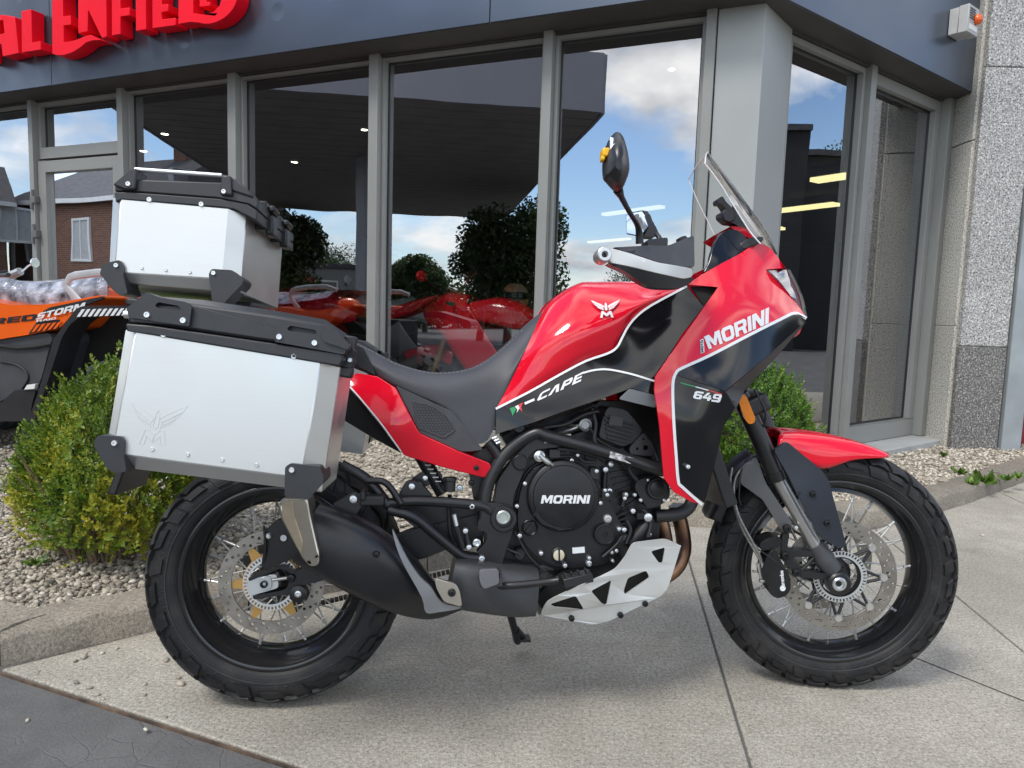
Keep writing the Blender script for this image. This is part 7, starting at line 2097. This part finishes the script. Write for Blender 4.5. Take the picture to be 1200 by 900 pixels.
# rear mudguard: flare with stripes, strut and inner arch
fl2 = aplate(rnd(cP((340, 318), (385, 262), (420, 250), (640, 250), (760, 240), (1050, 330), (1060, 380), (760, 300), (640, 300), (400, 305), (350, 345), (310, 410), (262, 560), (165, 860), (140, 830), (190, 690), (255, 470), (262, 430)), 5), ya - .11, ya + .02, 'mudguard', M_qb, .01)
for k in range(9):
    x = 385 + k * 28
    aplate(cP((x, 306 - k * .9), (x + 26, 268 - k * .7), (x + 42, 267 - k * .7), (x + 16, 305 - k * .9)), ya - .114, ya - .108, 'white_slash', M_wht, 0, fl2)
aplate(rnd(cP((300, 360), (420, 290), (1000, 320), (1000, 900), (150, 900)), 4), -.06, .2, 'inner_arch', mat('arch_black', (.006, .006, .006), .8), 0)
# wrapped seat
M_wrap = mat('plastic_wrap', (.10, .105, .12), .16, 0, .4, .5, 14, rgb2=(.34, .35, .40), bump=.9, bscale=16, dist=.03)
rws = []
for y, dz in ((-.16, 26), (-.17, 4), (-.11, -22), (0, -26), (.11, -22), (.17, 4)):
    rws.append([ah(p.x, p.y + dz * .55 + random.Random(int(p.x * 9 + y * 100)).uniform(-1.2, 1.2), y) for p in cP((-500, 190), (-200, 170), (0, 160), (100, 185), (180, 190), (260, 185), (340, 175), (450, 160), (540, 150))])
MB().grid(rws).build('seat', M_wrap, quad, sharp=80)
# pale grab handles
for yy in (-.24, .24):
    MB().tube([ah(*p, yy) for p in cP((410, 245), (375, 205), (330, 148), (352, 108), (380, 98), (490, 84), (620, 84), (700, 110))], [.026, .025, .024, .024, .024, .023, .022, .02], 8, flat=((0, 1, 0), .6)).build('grab_handle', mat('pale_grey_metal', (.50, .51, .52), .4, .3), quad)
MB().sphere(ah(131, 346, .05), (.10, .12, .06)).build('tail_cowl', M_qo, quad)
# wheels
def lug_wheel(c, R_, w_, nm='wheel'):
    hw = w_ / 2
    rim_ = MB().lathe([(.02, -.04), (R_ * .5, -.05), (R_ * .55, -hw * .9), (R_ * .58, -hw * .9), (R_ * .58, hw * .9), (R_ * .5, .05), (.02, .04)], 28).build(nm, M_qb, quad)
    rim_.location = c
    t_ = MB().lathe([(R_ * .57, -hw * .8), (R_ * .7, -hw), (R_ * .86, -hw * .98), (R_ * .94, -hw * .7), (R_ * .96, 0), (R_ * .94, hw * .7), (R_ * .86, hw * .98), (R_ * .7, hw), (R_ * .57, hw * .8)], 40)
    for k in range(18):
        a = 2 * math.pi * k / 18
        for s_ in (-1, 1):
            aa = a + (.17 if s_ > 0 else 0)
            M_ = Matrix.Rotation(-aa, 3, 'Y')
            t_.box(M_ @ Vector((R_ * .95, s_ * hw * .62, 0)), (.035, hw * .72, R_ * .13), M_ @ Matrix.Rotation(s_ * .35, 3, 'X'))
    t_.build('tyre', mat('quad_tyre', (.05, .052, .058), .6, 0, 0, .25, 10), rim_, .004)
rc = ah(158, 492, -.26)
lug_wheel(Vector((rc.x, -.28, .335)), .335, .26); lug_wheel(Vector((rc.x, .28, .335)), .335, .26)
lug_wheel(Vector((rc.x - 1.75, -.30, .33)), .33, .22); lug_wheel(Vector((rc.x - 1.75, .30, .33)), .33, .22)
MB().cyl(Vector((rc.x, -.2, .30)), Vector((rc.x, .2, .30)), .04).build('axle', M_qb, quad)
MB().cyl(Vector((rc.x - 1.75, -.2, .33)), Vector((rc.x - 1.75, .2, .33)), .04).build('axle', M_qb, quad)
aplate(rnd(cP((-900, 330), (-700, 250), (-420, 260), (-300, 330), (-420, 420), (-800, 420)), 6), -.42, .42, 'front_rack', M_qb, .02)
MB().tube([ah(10, 322, -.35), ah(-30, 325, -.1), ah(-30, 325, .2), ah(8, 318, .42)], .013, 8).build('handlebar', M_qb, quad)
hm_ = MB().tube([ah(22, 322, .42), ah(33, 312, .46), ah(40, 308, .48)], .007, 6); hm_.tube([ah(10, 324, .42), ah(24, 318, .42)], [.03, .028], 10); hm_.build('mirror_stem', M_alum, quad)
MB().lathe([(0, -.006), (.034, -.006), (.038, 0), (.034, .004), (0, .004)], 20, ah(41, 308, .48), 'X').build('mirror', M_mir, quad)

# ------------------------------------------------------------------ motorcycles inside the showroom
def show_bike(kind):
    """sports machine, nose to -x, wheels on z=0"""
    body_m = {'red': M_red, 'grey': mat('show_grey', (.34, .35, .36), .25, 0, .5), 'dark': mat('show_dark', (.03, .03, .034), .25, 0, .5)}[kind]
    root = empty('display_motorcycle')
    for x in (-.70, .70):
        r_ = MB().lathe([(.20, -.04), (.215, -.05), (.222, -.05), (.222, .05), (.215, .05), (.20, .04)], 32, closed=True)
        for k in range(10):
            a = 2 * math.pi * k / 10; r_.tube([(.03 * math.cos(a), .02, .03 * math.sin(a)), (.2 * math.cos(a), 0, .2 * math.sin(a))], .011, 6)
        r_.lathe([(.0, -.06), (.045, -.06), (.045, .06), (0, .06)], 16)
        w_ = r_.build('wheel', mat('gold_rim', (.55, .34, .08), .3, .8) if kind == 'red' else M_sblk, root); w_.location = (x, 0, .30)
        MB().lathe([(.215, -.05), (.25, -.065), (.285, -.05), (.30, 0), (.285, .05), (.25, .065), (.215, .05)], 36).build('tyre', M_rub, w_)
        MB().lathe([(.085, -.075), (.14, -.075), (.14, -.07), (.085, -.07)], 28, closed=True).build('brake_disc', M_steel, w_)
    def shell(rows, nm, m):
        cols = [cr([Vector(rows[j][i]) for j in range(len(rows))], 4) for i in range(len(rows[0]))]
        R_ = [resample(cr([c_[j] for c_ in cols], 4), 22) for j in range(len(cols[0]))]
        mb = MB().grid(R_); mb.add([Vector((p.x, -p.y, p.z)) for p in mb.v], [tuple(reversed(f)) for f in mb.f])
        o = mb.build(nm, m, root, sharp=60); s_ = o.modifiers.new('solid', 'SOLIDIFY'); s_.thickness = .006
    shell([[(-.78, 0, .92), (-.60, 0, 1.06), (-.40, 0, 1.03)], [(-.76, -.10, .90), (-.56, -.14, 1.00), (-.34, -.17, .96)], [(-.70, -.13, .80), (-.50, -.20, .84), (-.20, -.22, .80)], [(-.56, -.13, .70), (-.40, -.22, .62), (-.05, -.22, .60)], [(-.42, -.12, .55), (-.26, -.2, .42), (.12, -.2, .44)], [(-.30, -.08, .34), (-.10, -.14, .26), (.26, -.12, .30)]], 'fairing', body_m)
    shell([[(-.36, 0, .98), (-.15, 0, 1.02), (.05, 0, .97), (.18, 0, .88)], [(-.36, -.12, .96), (-.15, -.13, .98), (.05, -.12, .93), (.18, -.09, .86)], [(-.32, -.17, .84), (-.12, -.18, .82), (.06, -.14, .78), (.16, -.09, .80)]], 'fuel_tank', body_m)
    shell([[(.15, 0, .86), (.35, 0, .84), (.5, 0, .90)], [(.15, -.1, .85), (.35, -.13, .82), (.5, -.1, .88)], [(.18, -.09, .80), (.35, -.11, .76), (.5, -.08, .84)]], 'seat', M_seat)
    shell([[(.48, 0, .93), (.70, 0, 1.0), (.86, 0, 1.03)], [(.46, -.1, .90), (.70, -.08, .97), (.86, -.03, 1.02)], [(.40, -.11, .80), (.66, -.08, .88), (.84, -.02, .99)]], 'tail', body_m)
    shell([[(-.95, 0, .58), (-.72, 0, .645), (-.5, 0, .60)], [(-.95, -.06, .56), (-.72, -.07, .62), (-.5, -.06, .58)], [(-.92, -.07, .48), (-.72, -.075, .55), (-.52, -.07, .48)]], 'mudguard', body_m)
    shell([[(-.66, 0, 1.03), (-.52, 0, 1.16), (-.40, 0, 1.24)], [(-.60, -.10, 1.01), (-.48, -.13, 1.12), (-.38, -.10, 1.20)]], 'windscreen', M_lens)
    MB().box((.05, 0, .50), (.5, .26, .36)).build('engine', M_eng, root, .02)
    for s_ in (-1, 1):
        MB().tube([(-.70, .1 * s_, .30), (-.50, .1 * s_, .86)], .024, 10).build('fork_leg', M_gold if kind == 'red' else M_sblk, root)
        MB().tube([(-.46, .08 * s_, .96), (-.44, .30 * s_, .96), (-.36, .38 * s_, .95)], .013, 8).build('handlebar', M_sblk, root)
        MB().tube([(-.58, .15 * s_, 1.05), (-.62, .34 * s_, 1.14)], .008, 6).build('mirror_stem', M_sblk, root)
        MB().sphere((-.62, .37 * s_, 1.15), (.025, .07, .04)).build('mirror', body_m, root)
    MB().tube([(.10, -.05, .45), (.40, -.04, .36), (.70, -.03, .30)], .035, 10).build('swingarm', M_sblk, root)
    MB().tube([(.0, -.12, .28), (.35, -.17, .30), (.80, -.20, .52)], [.03, .045, .05], 14).build('silencer', M_alum, root)
    return root
def place(o, px, depth_y, yaw, lb):
    d = hit(FL, px, 400, depth_y); p = FL @ Vector((d.x, depth_y, 0))
    o.matrix_world = Matrix.Translation((p.x, p.y, .091)) @ Matrix.Rotation(yaw, 4, 'Z')
    tag(o, lb, 'motorcycle', 'motorcycles inside the showroom')
b_red = show_bike('red')
place(b_red, 606, .62, R(-23), 'red sports motorcycle with gold wheels behind the glass above the seat')
b2 = copy_tree(b_red); place(b2, 405, .60, R(-20), 'red motorcycle behind the glass between the cases and the middle mullion')
b_gr = show_bike('grey'); place(b_gr, 500, 1.45, R(-10), 'pale grey motorcycle behind the glass beside the middle mullion')
b6 = copy_tree(b_red); place(b6, 352, 1.6, R(20), 'red motorcycle half hidden behind the other red one right of the top case')
b_dk = show_bike('dark')
p = FR @ Vector((.75, 1.5, 0)); b_dk.matrix_world = Matrix.Translation((p.x, p.y, .091)) @ Matrix.Rotation(R(60), 4, 'Z')
tag(b_dk, 'dark motorcycle standing behind the return window', 'motorcycle', 'motorcycles inside the showroom')
b5 = copy_tree(b_dk); place(b5, 345, 2.4, R(10), 'dark motorcycle far behind the glass right of the top case')
# helmet on a plinth
hp0 = hit(FL, 604, 345, 2.3); pw = FL @ Vector((hp0.x, 2.3, 0))
pl_ = empty('display_plinth', Matrix.Translation((pw.x, pw.y, .091))); tag(pl_, 'white display plinth under the patterned helmet behind the glass', 'plinth')
MB().box((0, 0, .45), (.34, .34, .9)).build('pillar', M_white, pl_, .01); MB().box((0, 0, .915), (.40, .40, .03)).build('cap', M_white, pl_, .006)
he = empty('helmet', Matrix.Translation((pw.x, pw.y, .091 + .93))); tag(he, 'pale helmet with orange pattern on display behind the glass', 'helmet')
M_hel = mat('helmet_paint', (.62, .64, .62), .25, 0, .5, .3, 9, rgb2=(.8, .25, .05))
MB().lathe([(.09, 0), (.115, .02), (.135, .09), (.138, .15), (.12, .21), (.07, .255), (0, .268)], 26, (0, 0, 0), 'Z').build('shell', M_hel, he)
MB().lathe([(.118, .10), (.141, .105), (.1435, .15), (.137, .175)], 26, (-.004, -.004, 0), 'Z').build('visor', M_gblk, he)
